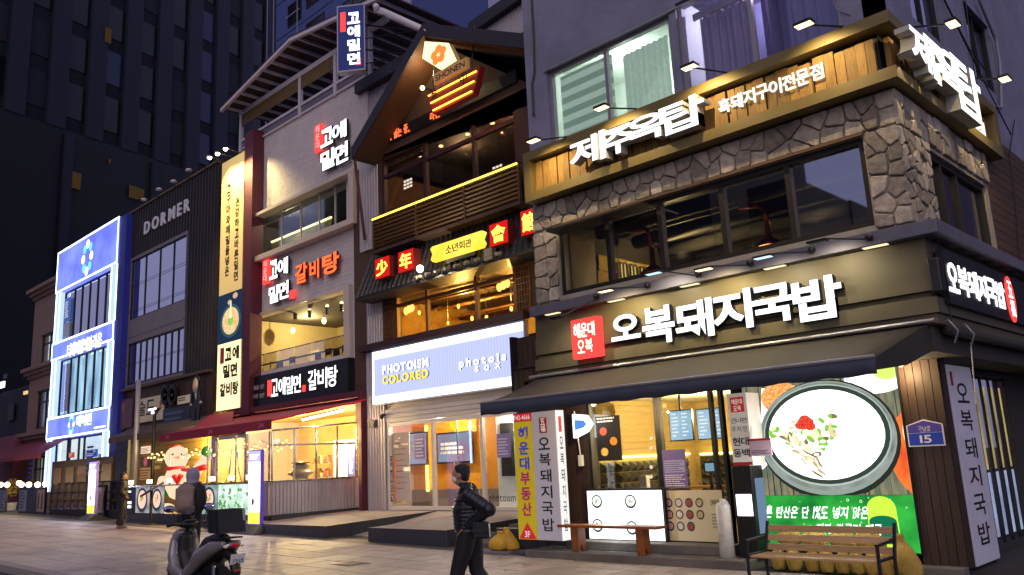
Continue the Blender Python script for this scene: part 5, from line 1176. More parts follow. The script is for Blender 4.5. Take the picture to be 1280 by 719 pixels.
plight('light', pY(625, 330, Ye-.9), (1,.8,.4), 8, .08, npl)
# second floor
corrugated(gb, ux(459, 400, y_), ux(479, 400, y_), y_-.02, bz0-.05, bz1+.1, M_corr, .13)
M_amb = mat('amber timber frame', '6a4018', .5, var=.2, wood=1)
window(gb, 'y', y_, wb[0], wb[1], bz0, bz1, M_amb, glass('amber glass', (1,.93,.75), .02), .1, .12, [ux(533, 390, y_), ux(595, 380, y_)], [bz0+(bz1-bz0)*.76], inset=.0)
for u0, u1 in ((ux(480, 400, y_), wb[0]-.02), (wb[1]+.03, ux(664, 355, y_))):
    lt = frame('y', y_-.05, u0, u1, bz0, bz1, .04, .05).build('lattice_screen', M_amb, gb)
    for i in range(1, 5): B('lattice_bar', M_amb, (u0+(u1-u0)*i/5-.012, y_-.045, bz0+.04), (u0+(u1-u0)*i/5+.012, y_-.01, bz1-.04), lt)
    for i in range(1, 9): B('lattice_bar', M_amb, (u0+.04, y_-.048, bz0+(bz1-bz0)*i/9-.012), (u1-.04, y_-.008, bz0+(bz1-bz0)*i/9+.012), lt)
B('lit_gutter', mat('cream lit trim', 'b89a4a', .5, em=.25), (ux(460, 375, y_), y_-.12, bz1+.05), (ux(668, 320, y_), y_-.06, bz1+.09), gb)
room(gb, GX0+.15, GX1-.1, y_+.27, y_+5, bz0-.5, bz1+.1, mat('ochre pub wall', '9a7636', .8, var=.35, scale=3), mat('pub floor', '5a4020', .6), mat('pub ceiling', '3d2c18', .8))
plight('room_lamp', (wb[0]+1.4, y_+1.6, bz1-.5), (1,.66,.2), 130, .1, gb); plight('room_lamp', (wb[1]-1.4, y_+1.6, bz1-.5), (1,.66,.2), 130, .1, gb)
for k in range(3): MB().tube([(wb[0]-.3, y_+1.0+k, bz1-.12-.1*k), (wb[1]+.5, y_+1.6+k, bz1-.05-.1*k)], .05, 6).build('ceiling_beam', M_amb, gb)
for i, (px, py, s_) in enumerate(((511, 388, 1), (524, 391, .6), (573, 383, .6), (590, 398, .6), (560, 404, .5), (629, 358, 1), (639, 386, .6), (608, 397, .6))):
    t = pY(px, py, y_+1.3); h = thing('pendant_lamp', t, 'warm pendant lamp inside the second floor pub windows, number %s from the left' % ['one', 'two', 'four', 'five', 'three', 'seven', 'eight', 'six'][i], 'lamp', 'pendant lamps in the second floor pub')
    for q in range(3 if s_ == 1 else 1): MB().ball(t+V(.17*(q-1 if s_ == 1 else 0), 0, .03*q), (.08*s_, .08*s_, .13*s_), 8, 6).build('bulb', emit('amber bulb', (1,.55,.14), 4), h, smooth=True)
    MB().tube([t, V(t.x, t.y, bz1)], .008, 4).build('cord', M_black, h)
t = pY(518, 395, y_+2); MB().lathe(t, [(.42, 0), (.42, .03)], 20, NB).build('round_mirror', mat('amber mirror', 'b98a3a', .1, .9), gb)
# beam and photo studio panel
B('beam', M_bsteel, (ux(450, 437, y_-.15), y_-.25, pz1+.02), (ux(662, 395, y_), y_-.001, pz1+.22), gb)
B('wall', mat('studio white cladding', 'c4bcb8', .5, var=.05), (dx0-.35, y_+.02, 0), (dx0-.001, y_+.25, pz0+.3), gb)
B('wall', MAT['studio white cladding'], (dx0-.3, y_+.021, dz1+.05), (GX1, y_+.25, pz0+.02), gb)
for k in range(3): B('siding_board', MAT['studio white cladding'], (dx0-.1, y_-.02-.012*k, dz1+.06+k*.13), (GX1, y_+.019, dz1+.18+k*.13), gb)
corrugated(gb, ux(460, 560, y_), dx0-.02, y_-.03, fl-.1, pz1, M_corr, .13)
ph = thing('photo_studio_sign', (ux(470, 470, y_), y_, pz0), 'wide glowing lavender light box sign of the photo studio with white and yellow lettering', 'sign')
px0_, px1_ = ux(471, 470, y_), ux(662, 440, y_)
B('casing', M_corr, (px0_, y_-.16, pz0), (px1_, y_-.002, pz1), ph)
B('lit_face', emit('studio panel', (.50,.55,1), 1.1), (px0_+.03, y_-.172, pz0+.05), (px1_-.03, y_-.161, pz1-.05), ph)
for k in range(58): x = px0_+.08+k*.113; (B('rib', emit('studio rib', (.54,.59,1), 1.12), (x, y_-.18, pz0+.16), (x+.055, y_-.1725, pz1-.16), ph) if x < px1_-.1 else None)
for z_ in (pz0+.05, pz1-.14): B('edge_light', emit('studio edge light', (.9,.94,1), 4), (px0_+.03, y_-.186, z_), (px1_-.03, y_-.1805, z_+.07), ph)
for z_, h_ in ((pz0+.12, .16), (pz1-.3, .16)): B('edge_glow', emit('studio soft glow', (.68,.76,1), 2.0), (px0_+.1, y_-.184, z_), (px1_-.03, y_-.1803, z_+h_), ph)
B('edge_light', MAT['studio edge light'], (px0_+.03, y_-.186, pz0+.12), (px0_+.1, y_-.1805, pz1-.14), ph)
Yp_ = y_-.19
def tY(s, x_l, yb_l, x_r, yb_r, ht, m, par, **k):
    a = pY(x_l, yb_l, Yp_); b = pY(x_r, yb_r, Yp_); z_ = (a.z+b.z)/2; h = pY(x_l, yb_l-ht, Yp_).z-a.z; return lettering2(s, V(a.x, Yp_, z_), UX, UZ, b.x-a.x, h, m, mat('studio letter return', '8a8ab8' if m.name[7] == 'w' else '8a3a30', .5, var=0), par, depth=.05, **k)
tY('PHOTOISM', 480, 468, 537, 458, 10, emit('studio white letter', (1,1,1), 4), ph, off=.02, gap=.2); tY('COLORED', 480, 481, 537, 472, 10, emit('studio yellow letter', (1,.72,.02), 1.6), ph, off=.03, gap=.16)
tY('photois', 576, 460, 634, 450, 10, MAT['studio white letter'], ph, off=.02, gap=.35); tY('BOX', 596, 465, 627, 460, 6, MAT['studio white letter'], ph, off=.01, gap=1.1)
# studio shopfront
M_wf = mat('white shop frame', 'd6cfc6', .4, var=.03)
ml = [ux(541, 580, y_), ux(603, 580, y_)]
wn = window(gb, 'y', y_, dx0, dx1, fl-.04, dz1+.03, M_wf, M_g_clear, .1, .1, ml, inset=.0, name='shopfront')
B('door_rail', M_chrome, (ml[0]+(ml[1]-ml[0])*.5, y_+.02, fl), (ml[0]+(ml[1]-ml[0])*.5+.03, y_+.04, dz1-.02), wn); MB().tube([(ml[0]+1.0, y_-.05, fl+.7), (ml[0]+1.0, y_-.05, fl+1.3)], .015, 6).build('door_handle', M_chrome, wn)
M_or = mat('orange studio wall', 'f0a524', .6, var=.05)
room(gb, dx0-1.1, GX1, y_+.27, y_+1.8, fl-.06, dz1+.25, M_or, mat('studio floor', 'b8a890', .3), mat('studio ceiling', 'd8a050', .7))
B('skirting', mat('steel skirting', '8f8b88', .35, .4), (dx0-1.08, y_+1.72, fl-.05), (GX1, y_+1.79, fl+.45), gb)
x0 = ux(622, 580, y_+1.2); B('white_booth', mat('white booth', 'ccd4d4', .5, em=.25), (x0, y_+1.2, fl-.05), (GX1-.1, y_+1.7, dz1), gb); B('booth_screen', M_black, (x0+.25, y_+1.1, fl+.8), (x0+.7, y_+1.19, dz1-.2), gb)
B('booth_edge_light', emit('orange strip', (1,.55,.1), 5), (ux(533, 580, y_+1.7), y_+1.66, fl+.4), (ux(535.5, 580, y_+1.7), y_+1.7, dz1), gb)
B('booth_edge_light', emit('blue strip', (.3,.4,1), 4), (ux(587, 560, y_+1.6), y_+1.6, fl+1.2), (ux(588.5, 560, y_+1.6), y_+1.64, dz1), gb)
plight('room_lamp', (dx0+1.4, y_+.9, dz1-.1), (1,.9,.72), 45, .2, gb); plight('room_lamp', (dx0+4.4, y_+.8, dz1-.1), (1,.9,.75), 45, .2, gb)
for i, (a, b, c, d) in enumerate(((512, 542, 532, 580), (547, 542, 587, 577))):
    Ys_ = y_+1.6; x0, x1 = ux(a, 560, Ys_), ux(c, 560, Ys_); z0, z1 = zz((a+c)/2, d, Ys_), zz((a+c)/2, b, Ys_)
    s = thing('studio_monitor', (x0, Ys_, z0), ['smaller wall monitor behind the left studio pane', 'wider wall monitor behind the middle studio door'][i], 'monitor', 'monitors in the photo studio')
    B('casing', M_black, (x0-.05, Ys_+.011, z0-.05), (x1+.05, Ys_+.08, z1+.05), s); B('display', emit('studio screen', (.35,.55,.75), 1.0, col2=(.5,.3,.45), scale=1.5), (x0, Ys_, z0), (x1, Ys_+.01, z1), s)
    lines(s, x0+.15, x1-.1, z0+.2, z0+.6, Ys_-.002, M_paper, 3, i, .6)
st_ = thing('standing_poster', (ux(500, 580, y_), y_+.35, fl), 'white standing photo frame poster behind the left studio pane', 'poster'); Yx = y_+.3; x0, x1 = ux(492, 580, Yx), ux(512, 580, Yx); z0, z1 = zz(500, 626, Yx), zz(500, 541, Yx)
B('sheet', mat('pink white poster', 'd8bfae', .5, em=.25), (x0, Yx, z0), (x1, Yx+.02, z1), st_); lines(st_, x0+.1, x1-.1, z0+.3, z1-.2, Yx-.001, mat('grey text', '6a5a56'), 9, 4, .12); B('foot', M_yel, (x0-.1, Yx+.021, z0-.06), (x0+.3, Yx+.12, z0+.02), st_)
wt = thing('window_lettering', (dx0+.15, y_-.02, fl), 'upright black and orange studio name lettering on the left glass', 'lettering')
# turned lettering: reads upwards
u = UZ; v = V(-1, 0, 0)
for s, px, m_ in (('PHOTOISM', 490.0, M_ink), ('COLORED', 494.5, mat('orange red vinyl', 'd4451a', .5, em=.2))):
    a = pY(px, 627, y_); o = V(a.x+.06, y_-.0, a.z); u_, v_ = UZ, V(-1,0,0)
    mb = MB(); x = 0; H_ = 1.35 if s[0] == 'P' else 1.3; cw = H_/len(s)
    for c_ in s:
        vs, fs2, bb = glyph(c_, .03); w_ = cw*.86*(.45 if c_ == 'I' else 1)
        mb.add([o+u_*(x+(p[0]-bb[0])/(bb[1]-bb[0])*w_)+v_*((p[1]-bb[2])/(bb[3]-bb[2])*.11)+NB*.006 for p in vs], fs2); x += cw
    mb.build('lettering', m_, wt)
lettering('photoism', V(ux(612, 625, y_), y_-.006, zz(625, 627, y_)), UX, UZ, ux(645, 625, y_)-ux(612, 625, y_), .2, M_ink, wt, depth=.003, off=.0, joined=True)
p5, x0, x1, z0, z1 = poster('lavender_notice', 621, 542, 637, 572, y_+.03, mat('lavender notice', '7a6a9c', .5, em=.2), 'lavender notice sheet on the right studio pane'); lines(p5, x0+.05, x1-.05, z0+.05, z1-.1, y_+.03, M_paper, 6)
p6, x0, x1, z0, z1 = poster('lavender_notice', 518, 543, 531, 574, y_+.03, MAT['lavender notice'], 'lavender notice sheet on the left studio pane, beside the white standing poster'); lines(p6, x0+.05, x1-.05, z0+.05, z1-.1, y_+.03, M_paper, 6)
cc = thing('security_camera', pY(477, 521, y_-.15), 'small dark security camera beside the studio sign', 'camera'); t = cc.location; MB().ball(t, .07, 10, 8).build('dome', M_black, cc, smooth=True); B('mount', M_steel, (t.x-.04, t.y, t.z+.03), (t.x+.04, t.y+.14, t.z+.09), cc)
cb = thing('meter_box', pY(466, 530, y_-.1), 'small steel box on the corrugated wall strip left of the studio', 'box'); t = cb.location; B('body', M_chrome, (t.x-.14, t.y-.05, t.z-.12), (t.x+.14, t.y+.08, t.z+.12), cb, bevel=.01); B('lid', M_steel, (t.x-.12, t.y-.06, t.z-.1), (t.x+.12, t.y-.051, t.z+.1), cb)
# corrugated roof boxes behind the gable
rb = thing('roof_annex', (-15, y_+1.2, 9), 'white corrugated roof annex with dark sloping flashing behind the gable', 'building')
Yr = y_+1.5
def quadY(pts, Y, th_, m, name, par): P_ = [pY(*p, Y) for p in pts]; return MB().prism(P_, (0, th_, 0)).build(name, m, par)
quadY([(600, 75), (700, 60), (700, -30), (655, 8), (598, 44)], Yr, .1, M_brown, 'wall', rb)
xa_, xb_ = ux(598, 50, Yr-.05), ux(700, 20, Yr-.05); zA, zB_ = zz(598, 44, Yr), zz(655, 5, Yr); sl = (zB_-zA)/(ux(655, 5, Yr)-ux(598, 44, Yr))
corrugated(rb, xa_, xb_, Yr-.05, zz(620, 60, Yr), zA, M_corr, .14, top=lambda u: zA+sl*(u-xa_))
MB().prism([(xa_-.2, Yr-.3, zA+sl*-.2), (xb_, Yr-.3, zA+sl*(xb_-xa_)), (xb_, Yr-.3, zA+sl*(xb_-xa_)+.4), (xa_-.2, Yr-.3, zA-sl*.2+.4)], (0, .5, 0)).build('flashing', M_roof, rb)
rb2 = thing('roof_annex', (-20, y_+.5, 9), 'small corrugated wall with dark flashing between the white building and the gable', 'building')
Y2 = y_+.3; xa_, xb_ = ux(455, 110, Y2), ux(500, 90, Y2)+1; corrugated(rb2, xa_, xb_, Y2, ev.z-.2, zz(458, 117, Y2), M_corr, .14, top=lambda u: zz(458, 117, Y2)+.0)
B('flashing', M_roof, (xa_-.15, Y2-.3, zz(458, 117, Y2)), (xb_, Y2+.1, zz(458, 117, Y2)+.4), rb2)
B('wall', M_brown, (xa_, Y2+.01, ev.z-.2), (xb_, Y2+.2, zz(458, 117, Y2)), rb2)
# ================================================================ white brick noodle restaurant building
YW = 15.8
def RW(pl, pr, Y=None): return (zz(*pl, Y or YW)+zz(*pr, Y or YW))/2
wh = thing('white_building', (-27, YW, 0), 'white painted brick restaurant building with framed window, open balcony and roof pergola', 'building')
WX0, WX1 = ux(303, 300, YW), ux(462, 300, YW)
M_wbr = mat('white painted brick', 'd2c8ca', .8, var=.08, scale=4, bump=.4, bscale=16, stain=.12)
ztop = RW((305, 179), (455, 105))
fw = [ux(318, 300, YW), ux(433, 250, YW)]; fwz1 = RW((319, 276), (432, 221)); fwz0 = RW((319, 324), (432, 279))
bo = [ux(307, 430, YW), ux(435, 400, YW)]; boz1 = RW((307, 399), (435, 364)); boz0 = RW((303, 472), (434, 449))
gz = RW((300, 516), (458, 499))
wall('y', YW, .3, WX0, WX1, gz, ztop, [(fw[0], fw[1], fwz0, fwz1), (bo[0], bo[1], boz0, boz1)]).build('wall', M_wbr, wh)
B('wall', M_wbr, (WX1-.2, YW+.301, 0), (WX1, YW+10, ztop), wh); B('wall', M_wbr, (WX0-.0, YW+.301, 0), (WX0+.2, YW+10, ztop), wh); B('roof', M_wbr, (WX0+.2, YW+.301, ztop-.3), (WX1-.2, YW+10, ztop-.1), wh)
# mortar joints: recessed courses read as brick pattern relief
mb = MB(); zc = gz+.1
while zc < ztop-.05:
    for (u0, u1) in ((WX0, WX1),):
        segs = [(u0, u1)]
        for h in ((fw[0]-.35, fw[1]+.35, fwz0-.3, fwz1+.3), (bo[0]-.01, bo[1]+.01, boz0, boz1)):
            if h[2] < zc < h[3]: segs = [s for a, b in segs for s in ((a, max(a, min(b, h[0]))), (min(b, max(a, h[1])), b)) if s[1]-s[0] > .02]
        for a, b in segs:
            x = a+.0
            while x < b-.02:
                w_ = random.choice((.42, .5, .6)); mb.box((x+.004, YW-.006-random.random()*.004, zc+.004), (min(x+w_, b)-.004, YW-.001, zc+.136)); x += w_
    zc += .14
mb.build('bricks', M_wbr, wh, kind='stuff')
o0, o1 = ux(308, 300, YW-.35), ux(441, 250, YW-.35); oz1 = RW((309, 270), (441, 211), YW-.35); oz0 = RW((308, 329), (441, 281), YW-.35)
M_fr = mat('cream window surround', 'c8bab0', .5, var=.05)
m = MB(); g = .28
m.box((o0, YW-.35, oz0), (o1, YW+.0-.011, oz0+.2)); m.box((o0, YW-.35, oz1-.13), (o1, YW-.011, oz1)); m.box((o0, YW-.348, oz0+.2), (o0+g, YW-.012, oz1-.13)); m.box((o1-g, YW-.348, oz0+.2), (o1, YW-.012, oz1-.13))
m.build('window_surround', M_fr, wh, bevel=.01)
window(wh, 'y', YW, fw[0], fw[1], fwz0, fwz1, M_fr, glass('green grey glass', (.85,.9,.9), .05), .05, .06, [ux(p, 290, YW) for p in (350, 374, 397, 417)], inset=.05, name='wide_window')
room(wh, WX0+.25, WX1-.25, YW+.31, YW+4.5, fwz0-.6, fwz1+.05, mat('cool dining wall', '5a5c60', .8, var=.1), mat('dining floor', '4a4540', .6), mat('dark ceiling', '3a3c44', .8))
Yi = YW+.95; x0, x1 = ux(340, 300, Yi), ux(396, 290, Yi); B('panel_wall', mat('yellow lit panel wall', '8f8a52', .7, var=.15), (x0, Yi, fwz0-.55), (x1+1.0, Yi+.1, fwz0+.9), wh); B('cove_light', emit('yellow cove light', (1,.85,.35), 4), (x0, Yi-.05, fwz0+.9), (x1+1.0, Yi+.02, fwz0+.96), wh)
B('blue_mural', mat('blue mural', '2a3a7a', .6), (x0, Yi-.03, fwz0-.55), (x0+1.1, Yi-.01, fwz0+.35), wh)
plight('room_lamp', (x0+2, Yi-.4, fwz1-.15), (1,.85,.55), 26, .1, wh)
B('blind_box', M_paper, (fw[0]+.1, YW+.32, fwz1-.22), (fw[1]-.1, YW+.36, fwz1-.02), wh)
# open balcony on the second floor
M_cream = mat('cream balcony wall', 'b5a377', .75, var=.06, bump=.2)
room(wh, bo[0]-.02, bo[1]+.02, YW+.31, YW+4.2, boz0-.2, boz1+.03, M_cream, mat('balcony floor', '7a705f', .6), mat('dark balcony ceiling', '4a4238', .8))
for i in range(3):
    a = ux(340+i*24, 420, YW+4.1); B('dark_glass_door', mat('dark door glass', '2e2a20', .15), (a, YW+4.05, boz0-.1), (a+1.5, YW+4.15, boz1-.55), wh)
jam = B('side_jamb', M_fr, (bo[1]-.0+.001, YW-.18, boz0-.9), (bo[1]+.32, YW-.012, boz1+.12), wh)
B('lintel', M_fr, (bo[0]-.05, YW-.1, boz1+.001), (bo[1], YW-.012, boz1+.1), wh)
B('side_jamb', M_fr, (bo[0]-.12, YW-.1, boz0), (bo[0]-.001, YW-.012, boz1), wh)
plight('room_lamp', (bo[0]+1.6, YW+1.8, boz1-.3), (1,.78,.36), 65, .1, wh); plight('room_lamp', (bo[1]-1.4, YW+1.8, boz1-.3), (1,.78,.36), 65, .1, wh)
for i, (px, py) in enumerate(((369, 391), (387, 388), (409, 384), (427, 380))):
    t = pY(px, py, YW+.9); h = thing('track_lamp', t, 'black cylinder track lamp in the open balcony, %s' % ['leftmost of the row', 'second of the row', 'third of the row', 'rightmost of the row'][i], 'lamp', 'track lamps over the balcony')
    MB().tube([t, t-V(0,0,.28)], .07, 10).build('body', M_black, h); MB().ball(t+V(0,0,.04), .06, 8, 6).build('glow', MAT['warm bulb'], h, smooth=True); MB().tube([t+V(0,0,.08), V(t.x, t.y, boz1)], .012, 5).build('stem', M_black, h)
for i, (px, py) in enumerate(((366, 413), (405, 401), (433, 409))):
    t = pY(px, py, YW+1.5); h = thing('pendant_bulb', t, 'bare glowing pendant bulb in the open balcony, %s' % ['left one in front of the dark doors', 'middle one', 'right one at the jamb'][i], 'lamp', 'pendant bulbs on the balcony')
    MB().ball(t, (.09, .09, .13), 10, 8).build('bulb', M_bulb, h, smooth=True); MB().tube([t, V(t.x, t.y, boz1)], .008, 4).build('cord', M_black, h)
M_chair = mat('black chair metal', '25221f', .5, .3)
def chair_at(loc, lbl):
    c = thing('balcony_chair', loc, lbl, 'chair', 'chairs on the balcony'); x, y, z = loc
    B('seat', M_chair, (x-.2, y-.2, z+.43), (x+.2, y+.2, z+.46), c); B('backrest', M_chair, (x-.2, y+.18, z+.62), (x+.2, y+.2, z+.86), c)
    for a in (-1, 1):
        for b in (-1, 1): MB().tube([(x+.18*a, y+.18*b, z), (x+.18*a, y+.18*b, z+(.86 if b > 0 else .45))], .014, 5).build('leg', M_chair, c)
for i, px in enumerate((330, 345, 360, 392, 405, 415, 426)): chair_at((ux(px, 455, YW+.9+.3*(i % 2)), YW+.9+.3*(i % 2), boz0-.15), 'black metal chair on the open balcony, %s from the left' % ['first', 'second', 'third', 'fourth', 'fifth', 'sixth', 'seventh'][i])
B('service_counter', mat('cream counter', 'c9b98a', .5), (ux(390, 430, YW+2.6), YW+2.4, boz0-.15), (ux(404, 430, YW+2.6), YW+2.9, boz0+1.1), wh)
rail = thing('balcony_railing', (bo[0], YW+.1, boz0), 'glass balcony railing with dark handrail above the black sign', 'railing')
zr = RW((318, 455), (435, 433)); B('handrail', M_black, (bo[0]+.05, YW+.1, zr-.05), (bo[1], YW+.16, zr), rail)
zr2_ = RW((318, 444), (435, 420)); n = 6
for i in range(n): a = bo[0]+.05+(bo[1]-bo[0]-.05)*i/n; b = bo[0]+(bo[1]-bo[0])*(i+1)/n; B('glass_panel', M_g_clear, (a, YW+.06, boz0), (b-.02, YW+.07, zr2_), rail)
B('top_edge', M_chrome, (bo[0]+.05, YW+.05, zr2_), (bo[1], YW+.08, zr2_+.03), rail)
# wall signs
def stacked(lbl, pos, with_red=None):
    s = thing('noodle_sign', pY(*pos, YW), lbl, 'sign'); return s
s1 = stacked('lit white two line restaurant name with red tab high on the white wall', (395, 200))
Yc = YW-.12
def ch(s, bl, tr, par, mf=M_cold_face, ms=M_halo, d=.1, off=.03): channel(s, [(bl, tr)], Yc, mf, ms, par, d, off)
def redtab(tl, br, par): a = pY(*tl, Yc); b = pY(*br, Yc); o = B('red_tab', M_redlit, (a.x, Yc-.1, b.z), (b.x, Yc, a.z), par, bevel=.02); lettering('해운대', V(a.x+(b.x-a.x)*.2, Yc-.103, a.z-.04), UX, UZ, (a.z-b.z)*.85, (b.x-a.x)*.6, M_letter_w, par, depth=.003, off=.01, vertical=True, joined=True)
redtab((396, 159), (404, 188), s1); ch('고', (404, 187), (419, 157), s1); ch('에', (418, 180), (436, 149), s1); ch('밀', (404, 216), (421, 184), s1); ch('면', (421, 209), (438, 176), s1)
s2 = stacked('lit white two line restaurant name with red tab between window and balcony', (331, 380))
redtab((331, 327), (338, 354), s2); ch('고', (340, 351), (350, 324), s2); ch('에', (350, 346), (363, 321), s2); ch('밀', (339, 381), (351, 356), s2); ch('면', (351, 376), (364, 350), s2)
B('red_seal', M_redlit, (ux(364, 372, Yc), Yc-.08, zz(364, 374, Yc)), (ux(369, 372, Yc), Yc, zz(364, 364, Yc)), s2)
s3 = stacked('three glowing orange red letters on the white wall above the balcony', (372, 355)); M_oface = emit('orange red letter face', (1,.14,.04), 1.6); M_oside = mat('dark red return', '6a1a14', .5, em=.2)
for s, bl, tr in (('갈', (372, 357), (387, 327)), ('비', (390, 351), (402, 323)), ('탕', (406, 346), (427, 313))): ch(s, bl, tr, s3, M_oface, M_oside)
bs2 = thing('black_name_board', (ux(302, 490, YW), YW-.3, boz0-1), 'black board with lit white and red restaurant name below the balcony', 'sign')
Yk2 = YW-.3; kx0, kx1 = ux(302, 490, Yk2), ux(435, 470, Yk2); kz1 = RW((302, 473), (433, 449), Yk2); kz0 = RW((300, 514), (434, 497), Yk2)
B('board', M_black, (kx0, Yk2, kz0), (kx1, YW-.012, kz1), bs2)
Yc = Yk2-.003
hk = kz1-kz0
lettering('고구마와 메밀을 넣은', V(kx0+.15, Yc, kz0+hk*.60), UX, UZ, ux(333, 490, Yc)-kx0-.3, hk*.13, M_paper, bs2, depth=.004, joined=True); lettering('건강하고 바른 밀면', V(kx0+.15, Yc, kz0+hk*.34), UX, UZ, ux(333, 490, Yc)-kx0-.3, hk*.13, M_paper, bs2, depth=.004, joined=True)
xq = ux(336, 490, Yc); B('red_tab', M_redlit, (xq, Yc-.06, kz0+hk*.34), (ux(340, 490, Yc), Yc, kz0+hk*.8), bs2)
lettering2('고에밀면', V(ux(341, 490, Yc), Yc, kz0+hk*.3), UX, UZ, ux(378, 485, Yc)-ux(341, 490, Yc), hk*.5, M_cold_face, M_halo, bs2, depth=.06, off=.015, gap=.08)
B('red_seal', M_redlit, (ux(379, 485, Yc), Yc-.05, kz0+hk*.3), (ux(382, 485, Yc), Yc, kz0+hk*.48), bs2)
lettering2('갈비탕', V(ux(387, 485, Yc), Yc, kz0+hk*.3), UX, UZ, ux(424, 475, Yc)-ux(387, 485, Yc), hk*.55, M_cold_face, M_halo, bs2, depth=.06, off=.015, gap=.08)
# maroon column and vertical banner
M_mar = mat('maroon cladding', '5a2030', .6, var=.08)
Ym = YW-.5; mc = B('maroon_column', M_mar, (ux(303.5, 300, Ym), Ym, gz-.1), (ux(315, 250, Ym), YW-.003, ztop+.2), wh)
bn2 = thing('vertical_banner', (ux(272, 400, Ym), Ym, 4), 'tall vertical banner sign with calligraphy, noodle bowl photo and black lettering, lit from above', 'sign')
v0, v1 = ux(273, 400, Ym), ux(303, 400, Ym); vz1 = RW((275.5, 206), (304, 190), Ym); vz0 = RW((270, 516), (299, 508), Ym); W_ = v1-v0; zf1 = zz(288, 366, Ym); zf0 = zz(286, 428, Ym)
B('cabinet', mat('banner cabinet', '8f7a3f', .5), (v0, Ym+.012, vz0), (v1, YW, vz1), bn2)
B('upper_face', mat('banner cream cloth', 'd8b878', .7, var=.05, em=.55), (v0, Ym, zf1), (v1, Ym+.01, vz1), bn2)  # emission carries part of the lamplight falling on the cloth
B('lower_face', emit('banner cream lit', (1,.82,.42), 1.5), (v0, Ym, vz0), (v1, Ym+.01, zf0), bn2)
B('photo_face', emit('printed dark blue cloth', (.02,.04,.09), .8), (v0, Ym-.03, zf0), (v1, Ym+.008, zf1), bn2)
M_cal = mat('calligraphy ink', '1c1410', .6)
def vt(s, q0, z_top, z_bot, w_): lettering(s, V(v0+W_*q0, Ym-.004, z_top), UX, UZ, z_top-z_bot, W_*w_, M_cal, bn2, depth=.003, off=.035, vertical=True, gap=.12)
vt('고구마와메밀을넣은', .24, zz(286, 231, Ym), zz(284, 345, Ym), .17); vt('건강하고바른밀면', .62, zz(294, 248, Ym), zz(292, 352, Ym), .17)
cF = V((v0+v1)/2+W_*.05, Ym-.031, zf0+(zf1-zf0)*.42)
for r_, off_, m_ in ((W_*.42, .004, emit('printed blue bowl', (.05,.12,.16), .8)), (W_*.34, .006, emit('printed noodle soup', (.85,.4,.12), 1.1, col2=(.8,.7,.4), scale=6)), (W_*.12, .01, emit('printed greens', (.2,.5,.1), 1.))):
    MB().poly([cF+UX*r_*math.cos(q*math.pi/14)+UZ*r_*.8*math.sin(q*math.pi/14)+NB*off_ for q in range(28)]).build('bowl_print', m_, bn2)
MB().poly([cF+V(-.12, -.012, .1), cF+V(.12, -.012, .1), cF+V(.06, -.012, zf1-cF.z-.35), cF+V(-.02, -.012, zf1-cF.z-.35)]).build('noodle_print', emit('printed pale noodles', (.9,.8,.5), 1.1), bn2)
for dx, dz, r_ in ((-.1, .75, .16), (.35, .95, .2)): MB().poly([cF+UX*(dx+r_*math.cos(q*math.pi/8))+UZ*(dz+r_*.6*math.sin(q*math.pi/8))+NB*.008 for q in range(16)]).build('dish_print', emit('printed side dish', (.8,.5,.3), .9), bn2)
zz0 = vz0+.1; hh2 = (zf0-vz0)
B('red_tab', M_inkred, (v0+W_*.12, Ym-.006, zf0-hh2*.3), (v0+W_*.28, Ym-.001, zf0-hh2*.06), bn2)
lettering('고에', V(v0+W_*.32, Ym-.004, zf0-hh2*.28), UX, UZ, W_*.58, hh2*.2, M_cal, bn2, depth=.004, off=.05); lettering('밀면', V(v0+W_*.26, Ym-.004, zf0-hh2*.53), UX, UZ, W_*.58, hh2*.2, M_cal, bn2, depth=.004, off=.05); lettering('갈비탕', V(v0+W_*.14, Ym-.004, zf0-hh2*.8), UX, UZ, W_*.76, hh2*.2, M_cal, bn2, depth=.004, off=.05)
for i, (px, py) in enumerate(((262, 196), (272, 191), (282, 185))):
    t = pY(px, py, Ym-.9); h = thing('banner_lamp', t, 'bright arm lamp above the vertical banner, %s of three' % ['leftmost', 'middle', 'rightmost'][i], 'lamp', 'arm lamps above the vertical banner')
    MB().tube([t, V(v0+W_*(.2+.3*i), Ym+.02, vz1)], .018, 5).build('arm', M_steel, h); MB().lathe(t, [(.14, -.02), (.1, .05), (.03, .09)], 12).build('shade', M_steel, h, smooth=True); MB().ball(t-V(0,0,.03), .09, 8, 6).build('bulb', emit('bright lamp globe', (1,.92,.7), 12), h, smooth=True)
    spot('light', t-V(0,.0,.14), V(.15, .6, -1), (1,.78,.32), 100, 110, .6, .06, h)
# projecting vertical sign
Yv = YW-.3; pv0 = pY(415, 90, Yv-.9)
pj = thing('projecting_sign', pv0, 'tall dark blue double sided sign with lit white letters standing out on the roof edge', 'sign')
Ypj = YW-1.6; j0, j1 = ux(421, 60, Ypj), ux(444, 60, Ypj); jz1 = (zz(421, 8, Ypj)+zz(444, 20, Ypj))/2; jz0 = (zz(421, 92, Ypj)+zz(444, 97, Ypj))/2
a_ = [pY(*p, Ypj) for p in ((421, 8), (444, 19), (444, 98), (421, 91))]
jz1 = a_[0].z; jz0 = a_[3].z; dirp = V(.80, .60, 0)
